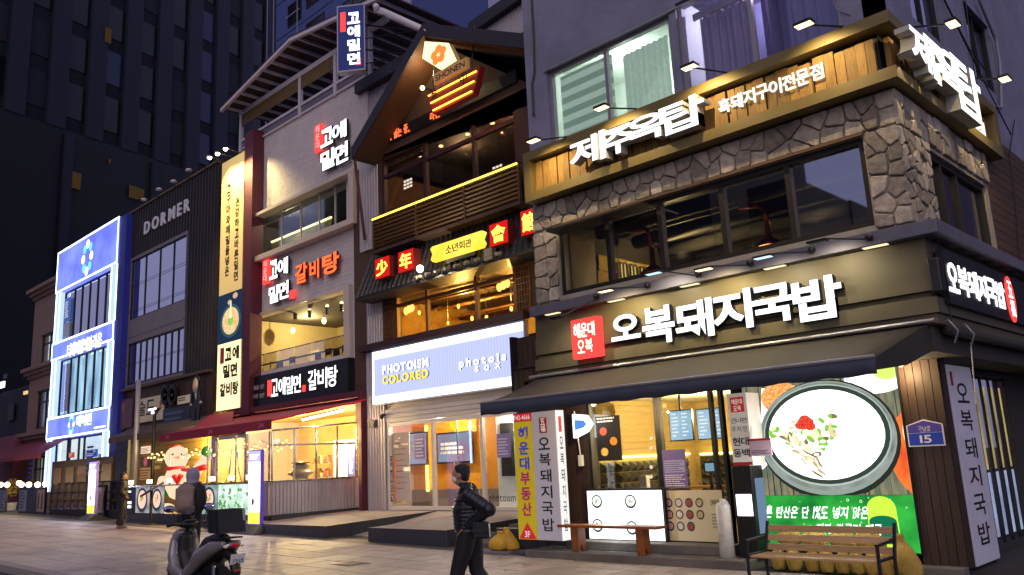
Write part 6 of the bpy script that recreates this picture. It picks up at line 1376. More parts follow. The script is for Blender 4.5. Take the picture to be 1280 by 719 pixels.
# the panel's face turns towards the camera side: oriented box
L_ = .95; o_ = V(a_[0].x, Ypj, 0); e_ = o_+dirp*L_
nrm = V(dirp.y, -dirp.x, 0)
MB().prism([V(o_.x, o_.y, jz0), V(e_.x, e_.y, jz0), V(e_.x, e_.y, jz1), V(o_.x, o_.y, jz1)], -nrm*.28).build('cabinet', mat('pale sign cabinet', '8f8a9a', .45, .3), pj)
MB().poly([V(o_.x, o_.y, jz0+.05)+dirp*.04+nrm*.003, V(e_.x, e_.y, jz0+.05)-dirp*.04+nrm*.003, V(e_.x, e_.y, jz1-.05)-dirp*.04+nrm*.003, V(o_.x, o_.y, jz1-.05)+dirp*.04+nrm*.003]).build('blue_face', emit('navy sign face', (.03,.04,.16), .8), pj)
H3 = jz1-jz0
lettering('고에밀면', o_+dirp*.36+nrm*.006+V(0,0,jz1-.3), dirp, UZ, H3*.78, .42, M_cold_face, pj, depth=.02, off=.03, vertical=True, gap=.2)
MB().prism([o_+dirp*.12+nrm*.005+V(0,0,jz1-.25), o_+dirp*.3+nrm*.005+V(0,0,jz1-.25), o_+dirp*.3+nrm*.005+V(0,0,jz1-.95), o_+dirp*.12+nrm*.005+V(0,0,jz1-.95)][::-1], nrm*.01).build('red_tab', M_redlit, pj)
MB().prism([o_+dirp*.66+nrm*.005+V(0,0,jz0+.18), o_+dirp*.8+nrm*.005+V(0,0,jz0+.18), o_+dirp*.8+nrm*.005+V(0,0,jz0+.42), o_+dirp*.66+nrm*.005+V(0,0,jz0+.42)], nrm*.01).build('red_seal', M_redlit, pj)
for z_ in (jz0+.7, (jz0+jz1)/2+.4): MB().tube([e_+V(0,0,z_), V(e_.x+.5, YW+.6, z_+.15)], .03, 6).build('strut', M_steel, pj); MB().tube([e_+V(0,0,z_-.5), V(e_.x+.5, YW+.6, z_+.15)], .02, 6).build('strut', M_steel, pj)
# roof pergola
pg = thing('roof_pergola', (-27, YW, ztop), 'steel rooftop pergola with pale rafters and parapet rail on the white building', 'pergola')
M_pal = mat('pale painted steel', 'd0c8d0', .5, .2, var=.06); M_deck = mat('dark maroon roofing', '3a2428', .7, var=.1)
Yp1 = YW-.9
R_ = [pY(275, 140, Yp1), pY(361, 52, Yp1), pY(478, -4, Yp1), pY(560, -40, Yp1)]
for i in range(2):
    a, b = R_[i], R_[i+1]; MB().prism([a, b, b+V(0,0,.13), a+V(0,0,.13)], (0, .12, 0)).build('front_fascia', M_pal, pg)
    MB().add([a+V(0,.0,.14), b+V(0,.0,.14), b+V(0,5,.14), a+V(0,5,.14), a+V(0,.0,.2), b+V(0,.0,.2), b+V(0,5,.2), a+V(0,5,.2)], [(0,3,2,1),(4,5,6,7),(0,1,5,4),(1,2,6,5),(2,3,7,6),(3,0,4,7)]).build('roof_sheet', M_deck, pg)
    n = 9 if i == 0 else 7
    for k in range(n): q = a.lerp(b, (k+.5)/n); B('rafter', M_pal, (q.x-.04, Yp1+.13, q.z+.02), (q.x+.04, Yp1+5, q.z+.13), pg)
zbm = RW((300, 146), (470, 30))
B('beam', M_pal, (ux(298, 145, YW-.1), YW-.08, zbm-.1), (ux(482, 22, YW-.1), YW+.06, zbm+.1), pg)
B('sign_strip', mat('ochre faded strip', '6b5430', .7, var=.3, scale=3), (ux(302, 150, YW), YW-.04, zbm-.62), (ux(418, 80, YW), YW-.02, zbm-.12), pg)
for px, py in ((302, 160), (376, 110), (463, 70), (420, 85)): x = ux(px, py, YW); B('post', M_pal, (x-.08, YW-.07, ztop-.1), (x+.08, YW+.05, zbm-.1), pg)
for k in range(1, 4): MB().tube([(R_[0].x+k*2.6, YW+4, ztop), (R_[0].x+k*2.6, YW+4, zbm+1)], .06, 6).build('post', M_pal, pg)
B('parapet_rail', M_pal, (ux(303, 175, YW), YW-.06, ztop+.32), (ux(466, 85, YW), YW+.02, ztop+.42), pg); B('parapet_panel', mat('rail panel', '6a6070', .5), (ux(303, 175, YW), YW-.02, ztop+.02), (ux(466, 90, YW), YW, ztop+.31), pg)
for i in range(4): B('coping', M_pal, (WX0+(WX1-WX0)*i/4+.005, YW-.08, ztop-.06), (WX0+(WX1-WX0)*(i+1)/4-.005, YW+.32, ztop+.015), wh)
MB().tube([pY(470, 8, YW-1.2), pY(470, 12, YW-1.), pY(478, 14, YW-1.), pY(535, 40, YW-1.1)], .11, 8).build('gutter_pipe', M_pal, pg, smooth=True)
# ---------------- ground floor terrace
YT = 12.62; tx1 = XT; tx0 = ux(158, 640, YT); ztl = .45
tr = thing('glazed_terrace', ((tx0+tx1)/2, YT, .2), 'glazed restaurant terrace with lit food panels, corrugated side wall and warm lights', 'terrace')
gzT = (zz(160, 607, YT)+zz(330, 606, YT))/2; gbT = (zz(163, 641, YT)+zz(330, 646, YT))/2
B('plinth', M_tile_d, (tx0, YT+.02, 0), (tx1, YT+.2, gbT), tr)
B('floor', M_conc, (tx0, YT+.2, .1), (tx1-.1, YW, gbT-.05), tr)
corrugated(tr, YT+.05, YW, tx1, gbT+.0, gzT, M_corr, .12, .025, axis='x'); B('plinth', M_tile_d, (tx1-.08, YT+.05, .05), (tx1+.04, YW-.01, gbT+.02), tr)
corrugated(tr, ux(322, 620, YT), tx1, YT, gbT, gzT, M_corr, .12, .02)
B('inner_lining', M_corr, (tx1-.1, YT+.06, gbT), (tx1-.03, YW, gzT), tr)
B('sill', M_chrome, (tx1-.12, YT, gzT), (tx1+.05, YW, gzT+.04), tr); B('sill', M_chrome, (tx0, YT-.02, gzT+.002), (tx1-.12, YT+.2, gzT+.042), tr)
zgt2 = 2.95
q_ = pX(466, 530, tx1)
for k in range(5): y0 = YT+.1+(YW-YT-.2)*k/4; B('glazing_post', M_chrome, (tx1-.04, y0-.025, gzT+.04), (tx1+.0, y0+.025, zgt2+.05*k), tr)
for k in range(4): y0 = YT+.125+(YW-YT-.2)*k/4; B('glass_pane', M_g_clear, (tx1-.03, y0, gzT+.04), (tx1-.02, y0+(YW-YT-.2)/4-.05, zgt2+.05*k), tr)
MB().tube([(tx1-.02, YT+.1, zgt2-.4), (tx1-.02, YW-.1, zgt2-.4)], .03, 6).build('glazing_rail', M_chrome, tr); MB().tube([(tx1-.02, YT+.1, zgt2+.02), (tx1-.02, YW-.1, zgt2+.25)], .03, 6).build('glazing_rail', M_chrome, tr)
gxs = [ux(p, 580, YT) for p in (258, 270, 293, 306, 335)]
for k, x in enumerate(gxs): B('glazing_post', M_chrome, (x-.02, YT+.02, gzT+.04), (x+.02, YT+.06, zgt2), tr)
for k in range(4): B('glass_pane', M_g_clear, (gxs[k]+.022, YT+.035, gzT+.04), (gxs[k+1]-.022, YT+.045, zgt2), tr)
# lit food panels
for i, (a, b, kind) in enumerate(((159, 170, 0), (170, 187, 1), (189, 205, 1), (252, 272, 2), (273, 292, 3), (292, 322, 3))):
    x0, x1 = ux(a, 625, YT), ux(b, 625, YT); p = thing('food_panel', (x0, YT, gbT), ['dark lit panel with white lettering at the left end of the terrace', 'lit panel with a round meat dish next to the lettering panel', 'lit panel with a noodle dish beside the menu stand', 'lit panel with red meat dish behind the scooter', 'lit panel with green herbs left of the tall light sign', 'bright white panel with leafy picture behind the tall light sign'][i], 'light box', 'lit food panels along the terrace')
    B('face', emit('food panel %d' % kind, [(.03,.04,.07), (.5,.42,.4), (.35,.45,.42), (.75,.85,.82)][kind], [.8, 1.1, 1.1, 1.3][kind], col2=[(.02,.02,.03), (.12,.14,.2), (.1,.15,.2), (.3,.55,.35)][kind], scale=2.2), (x0+.02, YT-.02, gbT+.02), (x1-.02, YT+.01, gzT-.02), p)
    B('frame', M_black, (x0, YT+.011, gbT), (x1, YT+.02, gzT), p)
    if kind in (1, 2):
        c = V((x0+x1)/2, YT-.024, gbT+(gzT-gbT)*.5); bowl(c, UX, UZ, (x1-x0)*.38, NB, p, 5+i, cols=((.8,.45,.35), (.6,.12,.08), (.3,.45,.12)))
    if kind == 0: lines(p, x0+.12, x1-.2, gbT+.15, gbT+.45, YT-.02, M_white_face, 2, 3, .6); lines(p, x0+.12, x1-.3, gzT-.22, gzT-.1, YT-.02, M_white_face, 1, 4)
    if kind == 3:
        r = random.Random(i); mb = MB()
        for _ in range(26):
            cx, cz_ = r.uniform(x0+.1, x1-.1), r.uniform(gbT+.15, gzT-.15); q = r.uniform(.04, .12); t = r.uniform(0, 3); mb.poly([V(cx+q*math.cos(t+h)*(.4 if h in (math.pi/2, 3*math.pi/2) else 1), YT-.022-.0005*_, cz_+q*math.sin(t+h)*.7) for h in (0, math.pi/2, math.pi, 3*math.pi/2)])
        mb.build('leaf_print', emit('printed leaf', (.15,.4,.12), .9), p)
# terrace interior back and lights
M_intw = mat('warm tiled wall', 'c9ad78', .7, var=.12, scale=2)
Ybk = YW+2.5
MB().poly([(WX0-.2, Ybk, .1), (WX0-.2, Ybk, gz), (tx1+1.6, Ybk, gz), (tx1+1.6, Ybk, .1)]).build('interior_wall', M_intw, wh)
MB().poly([(tx1-.0+.02, YW, .1), (tx1+.02, Ybk, .1), (tx1+.02, Ybk, gz), (tx1+.02, YW, gz)][::-1]).build('interior_wall', M_intw, wh)
B('ceiling', mat('soffit cream', 'b59a68', .7), (WX0, YW+.0, gz-.3), (WX1-.21, Ybk, gz-.2), wh)
B('wood_wall', mat('dark wood fence wall', 'a5843c', .6, wood=1, var=.3, stretch=(.6, 1, 8)), (ux(157, 590, YW-.6), YW-.6, .1), (ux(260, 590, YW-.6), YW-.5, 3.6), wh)
for k in range(14): B('wall_board', MAT['dark wood fence wall'], (ux(157, 590, YW-.65), YW-.64, .3+k*.235), (ux(256, 590, YW-.65), YW-.605, .3+k*.235+.22), wh)
for a, b in ((276, 310),): B('cream_panel', mat('cream menu panel', 'cfae72', .6), (ux(a-8, 590, YW-.2), YW-.2, .5), (ux(b-8, 590, YW-.2), YW-.1, 3.1), wh)
for i in range(6): plight('room_lamp', (tx0+1.5+i*1.45, 14.4+.3*(i % 2), 2.75), (1,.72,.25), 110, .1, tr)
plight('room_lamp', (tx1-1.0, 15.3, 2.9), (1,.8,.45), 110, .1, tr)
# string lights
sl_ = thing('string_lights', (tx0+2, YT+.5, 2.8), 'sagging string of warm glowing bulbs above the glazed terrace', 'string lights')
pts = []
for i in range(110):
    f = i/109; x = tx0+.3+(tx1-tx0-.5)*f; y = YT+.75+.25*math.sin(i*2.1); z = 2.72-.2*abs(math.sin(i*.33))+.06*math.sin(i*3); pts.append((x, y, z))
MB().tube(pts, .006, 4).build('wire', M_black, sl_)
for p in pts[::1]: MB().ball(V(p)-V(0,0,.05), .032, 7, 5).build('bulb', emit('fairy bulb', (1,.6,.18), 4.9), sl_, smooth=True)
# small ledge lamps
for i, px in enumerate((164, 187, 212, 240, 265, 289, 312)):
    t = pY(px, 601, YT+.05); h = thing('ledge_lamp', (t.x, t.y, gzT+.04), 'small glowing white box lamp on the terrace sill, %s' % ['leftmost', 'second from left', 'third from left', 'fourth from left', 'fifth from left', 'sixth from left', 'rightmost'][i], 'lamp', 'box lamps on the terrace sill')
    B('shade', emit('ledge lamp glow', (1,.8,.45), 4), (t.x-.12, t.y-.05, gzT+.1), (t.x+.12, t.y+.05, gzT+.24), h); B('stem', M_black, (t.x-.03, t.y-.02, gzT+.04), (t.x+.03, t.y+.02, gzT+.1), h)
# hanging hoses / cables
for i, (a, b) in enumerate(((263, 290), (296, 318))):
    P_ = [pY(a+(b-a)*k/8, 560+44*(1-(1-k/4)**4), YT+1.2) for k in range(9)]; MB().tube(P_, .02, 6).build('hanging_hose', M_black, None, smooth=True, label=['dark hose hanging in a loop before the cream panel', 'dark hose hanging in a loop right behind the tall light sign'][i], cat='hose')
# gas heater / interior stuff right pane
ht = thing('patio_heater', pX(375, 600, tx1-1.2), 'tall grey mushroom patio heater inside the glazed terrace corner', 'heater'); cx, cy_ = tx1-1.3, 14.0
t = pY(376, 560, 14.3); cx, cy_ = t.x, 14.3
MB().lathe((cx, cy_, .3), [(.3, 0), (.3, 1.0), (.24, 1.05), (.24, 1.3), (.42, 1.38), (.36, 1.46), (.2, 1.55), (.3, 1.6), (.06, 1.75)], 16).build('body', mat('galvanised steel', '7d7a66', .4, .7), ht, smooth=True); MB().lathe((cx, cy_, 2.0), [(.3, 0), (.3, .03)], 16).build('cap_ring', M_steel, ht)
vd = thing('drink_fridge', (tx1-.6, 15.4, .4), 'blue soft drink fridge panel with red white roundel inside the right terrace pane', 'fridge')
t = pY(439, 568, YW+.3); x0, x1 = ux(436, 570, YW+.4), ux(445, 570, YW+.4); z0, z1 = zz(440, 597, YW+.4), zz(440, 549, YW+.4)
B('panel', mat('blue fridge panel', '1b3fa8', .4, em=.4), (x0, YW+.35, z0), (x1, YW+.4, z1), vd); B('fridge_body', M_paper, (x0-.9, YW+.41, .4), (x1, YW+.95, z1), vd)
rc = V((x0+x1)/2, YW+.346, z1-.55)
for s_, m_ in ((1, M_inkred), (-1, mat('roundel blue', '0f2a80', .4))): MB().poly([rc+UX*.16*math.cos(q*math.pi/10)+UZ*s_*.16*math.sin(q*math.pi/10) for q in range(11)]).build('roundel', m_, vd)
MB().poly([rc+V(-.16, -.002, .03), rc+V(0, -.002, -.03), rc+V(.16, -.002, -.02), rc+V(.16, -.002, .02), rc+V(0, -.002, .03), rc+V(-.12, -.002, .07)]).build('roundel_wave', M_paper, vd)
mb = MB(); o = V((x0+x1)/2-.1, YW+.344, z0+.12); x = 0
for c_ in 'PEPSI':
    vs, fs2, bb = glyph(c_, .03); mb.add([o+UZ*(x+(p[0]-bb[0])/(bb[1]-bb[0])*.15*(.5 if c_ == 'I' else 1))+V(-1,0,0)*((p[1]-bb[2])/(bb[3]-bb[2])*.2-.2) for p in vs], fs2); x += .17
mb.build('lettering', M_paper, vd)
for i in range(6):
    t = pY(395+i*9, 575+((i*7) % 12), YW+1.5); sh_ = thing('shelf_unit', (t.x, YW+1.6, .4), 'stocked pale shelf unit inside the restaurant, %s behind the right terrace pane' % ['first from left', 'second from left', 'third from left', 'fourth from left', 'fifth from left', 'sixth from left'][i], 'shelf', 'shelf units in the restaurant')
    for k in range(4): B('shelf', M_chrome, (t.x-.28, YW+1.5, .5+k*.5), (t.x+.28, YW+1.9, .53+k*.5), sh_)
    r = random.Random(i)
    for k in range(4):
        for j in range(4): B('jar', mat('jar %d' % ((i+j) % 4), ['b06a3a', 'd8c8a0', '4a6a3a', '8a2a20'][(i+j) % 4], .4), (t.x-.26+j*.13, YW+1.55, .531+k*.5), (t.x-.17+j*.13, YW+1.7, .53+k*.5+r.uniform(.12, .32)), sh_)
# red awning
ra2 = thing('red_awning', (-26, YT, 3), 'long crimson folding awning over the glazed terrace', 'awning')
M_red = mat('crimson canvas', '8e1a34', .7, var=.08, scale=2); M_redv = mat('crimson valance', '7d1530', .7, var=.06)
YAw = YT-.25; a0, a1 = ux(200, 548, YAw), ux(340, 528, YAw); az1 = (zz(200, 546, YAw)+zz(340, 521, YAw))/2; az0 = (zz(200, 556, YAw)+zz(340, 533, YAw))/2; azt = gz-.12
b1_ = ux(457, 503, YW-.3); b0_ = a0+(b1_-a1)*1.0
b0_ = ux(262, 530, YW-.3)
mb = MB(); vs = []; fs = []
for i in range(13):
    t = i/12
    for j in range(6): s = j/5; vs.append((b0_*(1-t)*(1-s)+b1_*t*(1-s)+a0*(1-t)*s+a1*t*s, (YW-.3)*(1-s)+YAw*s, azt*(1-s)+az1*s-.05*math.sin(math.pi*s)))
for i in range(12):
    for j in range(5): a = i*6+j; fs.append((a, a+1, a+7, a+6))
mb.add(vs, fs); o = mb.build('canvas', M_red, ra2, smooth=True); sm = o.modifiers.new('s', 'SOLIDIFY'); sm.thickness = .012
B('valance', M_redv, (a0, YAw-.02, az0), (a1, YAw-.008, az1), ra2)
for x in (a0+.6, (a0+a1)/2, a1-.6): lettering('고에', V(x-.15, YAw-.022, az0+.08), UX, UZ, .3, .12, mat('pink print', 'd88a98', .6), ra2, depth=.002, joined=True)
MB().tube([(b0_, YW-.32, azt+.02), (b1_, YW-.32, azt+.02)], .05, 8).build('roller', M_mar, ra2)
MB().tube([(b1_-.02, YW-.3, azt-.03), (a1-.02, YAw, az1-.02)], .035, 8).build('end_rafter', mat('bright red rafter', 'b01a20', .5, em=.25), ra2)
B('maroon_beam', M_mar, (WX0-.1, YW-.45, gz-.02), (WX1+.05, YW-.013, gz+.16), wh); B('maroon_post', M_mar, (WX1-.1, YW-.45, .4), (WX1+.05, YW-.014, gz-.021), wh)
for i, (a, b) in enumerate((((343, 524), (381, 517)), ((378, 525), (429, 513)))):
    p, q = pY(*a, 14.0), pY(*b, 14.6); h = thing('tube_lamp', p, ['left warm fluorescent tube under the red awning', 'right warm fluorescent tube under the red awning'][i], 'lamp', 'tube lamps under the awning')
    MB().tube([p, q], .035, 8).build('tube', emit('warm tube', (1,.85,.5), 7), h); MB().tube([p+V(0,0,.05), q+V(0,0,.05)], .03, 6).build('housing', M_paper, h); plight('light', (p+q)/2-V(0,0,.15), WARM, 22, .1, h)
ra3 = thing('red_awning', (ux(255, 520, 14), 14, 3), 'smaller crimson awning left of the vertical banner foot', 'awning'); a_ = [pY(*p, 14.3) for p in ((233, 540), (290, 524), (290, 520), (262, 522))]
MB().add([(ux(236, 536, 13.8), 13.8, 3.4), (ux(290, 524, 13.8), 13.8, 3.4), (ux(292, 520, 15.2), 15.2, 4.1), (ux(262, 524, 15.2), 15.2, 4.1)], [(0,1,2,3)]).build('canvas', M_red, ra3); B('valance', M_redv, (ux(236, 536, 13.8), 13.78, 3.22), (ux(290, 524, 13.8), 13.79, 3.4), ra3)
# snowman
sm_ = thing('inflatable_snowman', pY(222, 640, YT+.6), 'glowing inflatable snowman with red scarf and green mittens waving on the terrace', 'inflatable snowman')
Ysn = YT+.55
def sp(px, py, Y=Ysn): return pY(px, py, Y)
k_ = (sp(222, 600)-CAM).dot(CW)/F_PX
M_sn = emit('inflatable white glow', (1,.74,.48), 1.0, col2=(1,.72,.5), scale=1.4); M_snr = mat('scarf red cloth', 'c01818', .6, em=.6); M_sng = mat('mitten green cloth', '1f8a3a', .6, em=.4)  # glow tinted orange to carry the terrace light on the snowman
blob([MB().ball(sp(221, 572), 14.5*k_, 20, 14), MB().ball(sp(222, 602), (18*k_, 16*k_, 22*k_), 20, 14), MB().tube([sp(240, 596), sp(255, 577), sp(259, 570)], [.2, .17, .16], 10), MB().tube([sp(205, 598), sp(201, 610), sp(205, 618)], [.2, .18, .16], 10), MB().ball(sp(208, 636), (10*k_, .3, 7*k_), 14, 8)], .045, M_sn, 'body', sm_, 4)
MB().lathe(sp(222, 586), [(.36, -.06), (.4, 0), (.36, .08)], 20).build('scarf', M_snr, sm_, smooth=True)
MB().tube([sp(228, 587, Ysn-.36), sp(240, 588, Ysn-.36), sp(256, 584, Ysn-.35)], [.06, .08, .1], 8).build('scarf_tail', M_snr, sm_, smooth=True)
MB().ball(sp(241, 565), (.24, .2, .28), 12, 9).build('mitten', M_sng, sm_, smooth=True) if 0 else None
MB().ball(sp(258, 565), (.18, .16, .2), 12, 9).build('mitten', M_sng, sm_, smooth=True); MB().ball(sp(209, 614, Ysn-.3), (.17, .15, .2), 12, 9).build('mitten', M_sng, sm_, smooth=True)
MB().lathe(sp(220, 560), [(.24, 0), (.22, .04), (.15, .05), (.14, .1)], 14).build('hat', M_snr, sm_)
MB().lathe(sp(223, 572, Ysn-.32), [(.045, 0), (.005, .22)], 8, V(.4, -1, 0)).build('nose', mat('carrot nose', 'e06a2a', .5, em=.5), sm_)
for px in (216, 227): MB().ball(sp(px, 568, Ysn-.34), .035, 8, 6).build('eye', M_black, sm_)
for a, b in (((218, 596), (222, 604)), ((226, 594), (222, 604))): MB().tube([sp(*a, Ysn-.42), sp(*b, Ysn-.46)], [.1, .05], 6).build('bow', M_snr, sm_)
for py in (609, 618): MB().ball(sp(224, py, Ysn-.42), .035, 8, 6).build('button', M_black, sm_)
MB().tube([sp(212, 583, Ysn-.4), sp(213, 566, Ysn-.4)], .02, 6).build('cane', M_paper, sm_)
# tall light signs on the pavement
def totem(px0, px1, pt, pb_, foot, lbl, Y, txt):
    x0, x1 = ux(px0, (pt+pb_)/2, Y), ux(px1, (pt+pb_)/2, Y); z0, z1 = zz((px0+px1)/2, pb_, Y), zz((px0+px1)/2, pt, Y); t = thing('light_totem', ((x0+x1)/2, Y, zg(x0)), lbl, 'sign', 'tall pavement light signs')
    B('casing', mat('violet totem casing', '5a4aa0', .4, em=.25, emc='5a3ad0'), (x0-.03, Y, z0-.04), (x1+.03, Y+.1, z1+.03), t); B('lit_face', emit('totem white', (.97,.95,1), 2.6), (x0, Y-.012, z0+(z1-z0)*.16), (x1, Y-.001, z1-(z1-z0)*.15), t); B('yellow_foot_face', emit('totem yellow', (1,.75,.1), 1.4), (x0, Y-.012, z0), (x1, Y-.001, z0+(z1-z0)*.155), t); B('violet_head_face', emit('totem violet', (.5,.42,.95), 1.4), (x0, Y-.012, z1-(z1-z0)*.145), (x1, Y-.001, z1), t)
    MB().prism([(x0-.25, Y-.3, zg(x0)+.01), (x1+.25, Y-.3, zg(x0)+.01), (x1+.12, Y-.02, z0-.05), (x0-.12, Y-.02, z0-.05)][::1], (0, .02, 0)).build('base_front', M_black, t)
    MB().add([(x0-.3, Y-.35, zg(x0)), (x1+.3, Y-.35, zg(x0)), (x1+.3, Y+.55, zg(x0)), (x0-.3, Y+.55, zg(x0)), (x0-.1, Y, z0-.04), (x1+.1, Y, z0-.04), (x1+.1, Y+.2, z0-.04), (x0-.1, Y+.2, z0-.04)], [(0,3,2,1),(4,5,6,7),(0,1,5,4),(1,2,6,5),(2,3,7,6),(3,0,4,7)]).build('base', M_black, t)
    MB().ball(((x0+x1)/2-.05, Y-.013, z0+(z1-z0)*.3), (.07, .004, .1), 10, 8).build('figure_print', M_ink, t)
    lines(t, x0+.05, x1-.03, z1-(z1-z0)*.12, z1-(z1-z0)*.04, Y-.012, M_white_face, 3, 2)
    plight('light', ((x0+x1)/2, Y-.5, (z0+z1)/2), (.9,.85,1), 14, .3, t)
totem(311, 325, 564, 655, 0, 'tall white and violet light totem standing before the terrace corner', 11.9, '주차장'); totem(110.5, 119, 578, 642, 0, 'tall leaning white light totem far left before the wooden fence', 12.3, '영업중')
# menu stand
ms = thing('menu_stand', (ux(187, 655, 12.3), 12.3, .22), 'black slanted menu stand on the pavement by the terrace', 'menu stand')
x = ux(187, 640, 12.2); c = pY(190, 612, 12.2); MB().tube([(x, 12.25, .24), (x, 12.25, c.z)], .045, 6).build('post', M_black, ms); MB().obox(c, (.42, 0, .1), (0, .22, .12), (-.01, -.02, .03)).build('board', mat('blue black board', '2c2f4a', .4), ms); B('base', M_black, (x-.3, 12.05, .215), (x+.3, 12.45, .25), ms)
# posters on the wood wall
for i, (a, b, c_, d, m_, lb) in enumerate(((176, 558, 188, 567, M_sn, 'orange lit slip high on the wooden fence wall'), (175, 571, 189, 583, mat('dark poster with pink ring', '3a2024', .5), 'dark poster with a pink ring on the wooden fence wall'), (175, 585, 188, 600, mat('orange cream poster', 'c98a4a', .5, em=.3), 'orange cream poster below the pink ring poster'))):
    p_, x0, x1, z0, z1 = poster('fence_poster', a, b, c_, d, YW-.68, m_, lb)
    if i == 1: MB().lathe(((x0+x1)/2, YW-.682, (z0+z1)/2), [(.2, 0), (.2, .003)], 16, NB).build('pink_ring', mat('pink print ring', 'd04a6a', .5, em=.4), p_)
    else: lines(p_, x0+.05, x1-.05, z0+.03, z1-.05, YW-.682, M_ink, 4, i)
fl_ = thing('fence_lettering', pY(190, 583, YW-.66), 'two rows of gold lettering on the wooden fence wall', 'lettering')
q = pY(190, 583, YW-.66); lines(fl_, q.x, q.x+1.5, q.z-.2, q.z+.3, YW-.655, mat('gold vinyl', 'c9a04a', .5, em=.3), 2, 7, .6)
# ================================================================ dark ribbed metal building
YD = 16.0
def Rq(pl, pr, Y): return (zz(*pl, Y)+zz(*pr, Y))/2
dk = thing('dark_clad_building', (-39, YD, 0), 'dark ribbed metal clad building with two wide window bands and white rooftop lettering', 'building')
DX0, DX1 = ux(152, 350, YD), ux(271, 300, YD); dzt = Rq((152, 272), (270, 209), YD)
M_rib = mat('charcoal ribbed cladding', '403a40', .5, .3, var=.08, stain=.1); M_gpan = mat('grey stone panel', '857f88', .7, var=.1, stain=.12)
h1 = (ux(163, 360, YD), ux(232, 330, YD), Rq((163, 399), (231, 376), YD), Rq((164, 326), (232, 294), YD)); h2 = (ux(159, 450, YD), ux(229, 440, YD), Rq((158, 479), (228, 469), YD), Rq((160, 431), (230, 407), YD))
zgd = Rq((152, 492), (250, 468), YD)
wall('y', YD, .3, DX0, h1[1]+.1, zgd, h1[3]+.15, [h1, h2]).build('wall', M_gpan, dk)
B('wall', M_rib, (DX0, YD, h1[3]+.151), (DX1, YD+.3, dzt), dk); B('wall', M_rib, (h1[1]+.101, YD, zgd), (DX1, YD+.3, h1[3]+.15), dk)
B('wall', M_rib, (DX0, YD+.301, 0), (DX0+.2, YD+9, dzt), dk); B('wall', mat('yellow lit brick flank', '8a7a50', .8, var=.2, bump=.4), (DX1-.2, YD+.301, 0), (DX1, YD+9, dzt), dk); B('roof', M_rib, (DX0+.2, YD+.3, dzt-.3), (DX1-.2, YD+9, dzt-.1), dk)
x = DX0+.1
while x < DX1-.05:
    B('cladding_rib', M_rib, (x, YD-.05, (h1[3]+.17) if x < h1[1]+.1 else zgd), (x+.05, YD-.001, dzt-.02), dk); x += .3
B('parapet_cap', mat('brass edge', '6b5a30', .5, .3), (DX0, YD-.1, dzt), (DX1, YD+.3, dzt+.08), dk)
for k in range(1, 5): B('panel_joint', M_steel, (DX0, YD-.006, zgd+k*(h1[3]-zgd)/5), (h1[1]+.1, YD-.001, zgd+k*(h1[3]-zgd)/5+.02), dk)
M_g_sky = glass('mirror window', (.1,.1,.12), .72)
window(dk, 'y', YD, *h1, M_steel, M_g_sky, .06, .08, [ux(p, 350, YD) for p in (180, 197.5, 214.5)], inset=.05, name='wide_window')
window(dk, 'y', YD, *h2, M_steel, M_g_sky, .08, .08, [h2[0]+(h2[1]-h2[0])*k/9 for k in range(1, 9)], inset=.05, name='wide_window')
B('room_backing', M_black, (h1[0]-.2, YD+.5, h2[2]-.2), (h1[1]+.05, YD+.6, h1[3]+.1), dk)
lettering('DORMER', V(ux(180, 292, YD-.1), YD-.06, Rq((180, 293), (235, 268), YD)), UX, UZ, ux(236, 270, YD)-ux(180, 292, YD), .62, mat('silver letters', 'c8c2cc', .4, .3, em=.12), thing('roof_lettering', pY(200, 280, YD), 'six silver capital letters high on the ribbed metal wall', 'lettering'), depth=.06, off=.02, gap=.35)
for i, (px, py) in enumerate(((199, 237), (217, 227), (236, 213), (180, 250))):
    t = pY(px, py, YD-.8); h = thing('unlit_arm_lamp', t, 'unlit arm lamp on the roof edge of the ribbed building, %s' % ['second from left', 'third from left', 'rightmost of the row', 'leftmost of the row'][i], 'lamp', 'unlit arm lamps on the ribbed building'); MB().tube([t, V(t.x+.2, YD, dzt+.05)], .02, 5).build('arm', M_steel, h); MB().lathe(t, [(.16, -.03), (.12, .05), (.03, .09)], 12).build('shade', M_pal, h, smooth=True)
# ground floor pub front
B('timber_wall', mat('dark pub timber', '4a3020', .6, wood=1, var=.3), (DX0, YD+.0, 0), (DX1, YD+.3, zgd-.001), dk)
for k in range(16): B('wall_board', MAT['dark pub timber'], (DX0+.05+k*(DX1-DX0)/16, YD-.03, 3.5), (DX0+.02+(k+1)*(DX1-DX0)/16, YD-.001, zgd-.03), dk)
B('cornice', mat('brown cornice', '5a4434', .6), (DX0-.1, YD-.25, zgd), (DX1, YD-.001, zgd+.12), dk)
def flat(name, tl, br, Y, m, lbl, cat='sign', d=.08): x0, x1 = ux(*tl, Y), ux(*br, Y); z0 = zz(*br, Y); z1 = zz(*tl, Y); t = thing(name, (x0, Y, z0), lbl, cat); B('board', m, (x0, Y, z0), (x1, Y+d, z1), t); return t, x0, x1, z0, z1
Yd = YD-.15
t, x0, x1, z0, z1 = flat('pub_picture', (144, 502), (164, 534), Yd, mat('maroon picture', '4a2c3a', .5, var=.6, scale=3, em=.15), 'maroon picture board with a figure at the left of the pub front', 'picture')
MB().ball(((x0+x1)/2, Yd-.01, z0+(z1-z0)*.72), (.3, .01, .28), 12, 8).build('face_print', mat('dim skin print', '8a6050', .6), t); MB().ball(((x0+x1)/2, Yd-.008, z0+(z1-z0)*.3), (.5, .01, .5), 12, 8).build('body_print', mat('dim cloth print', '6a4a5a', .6), t)
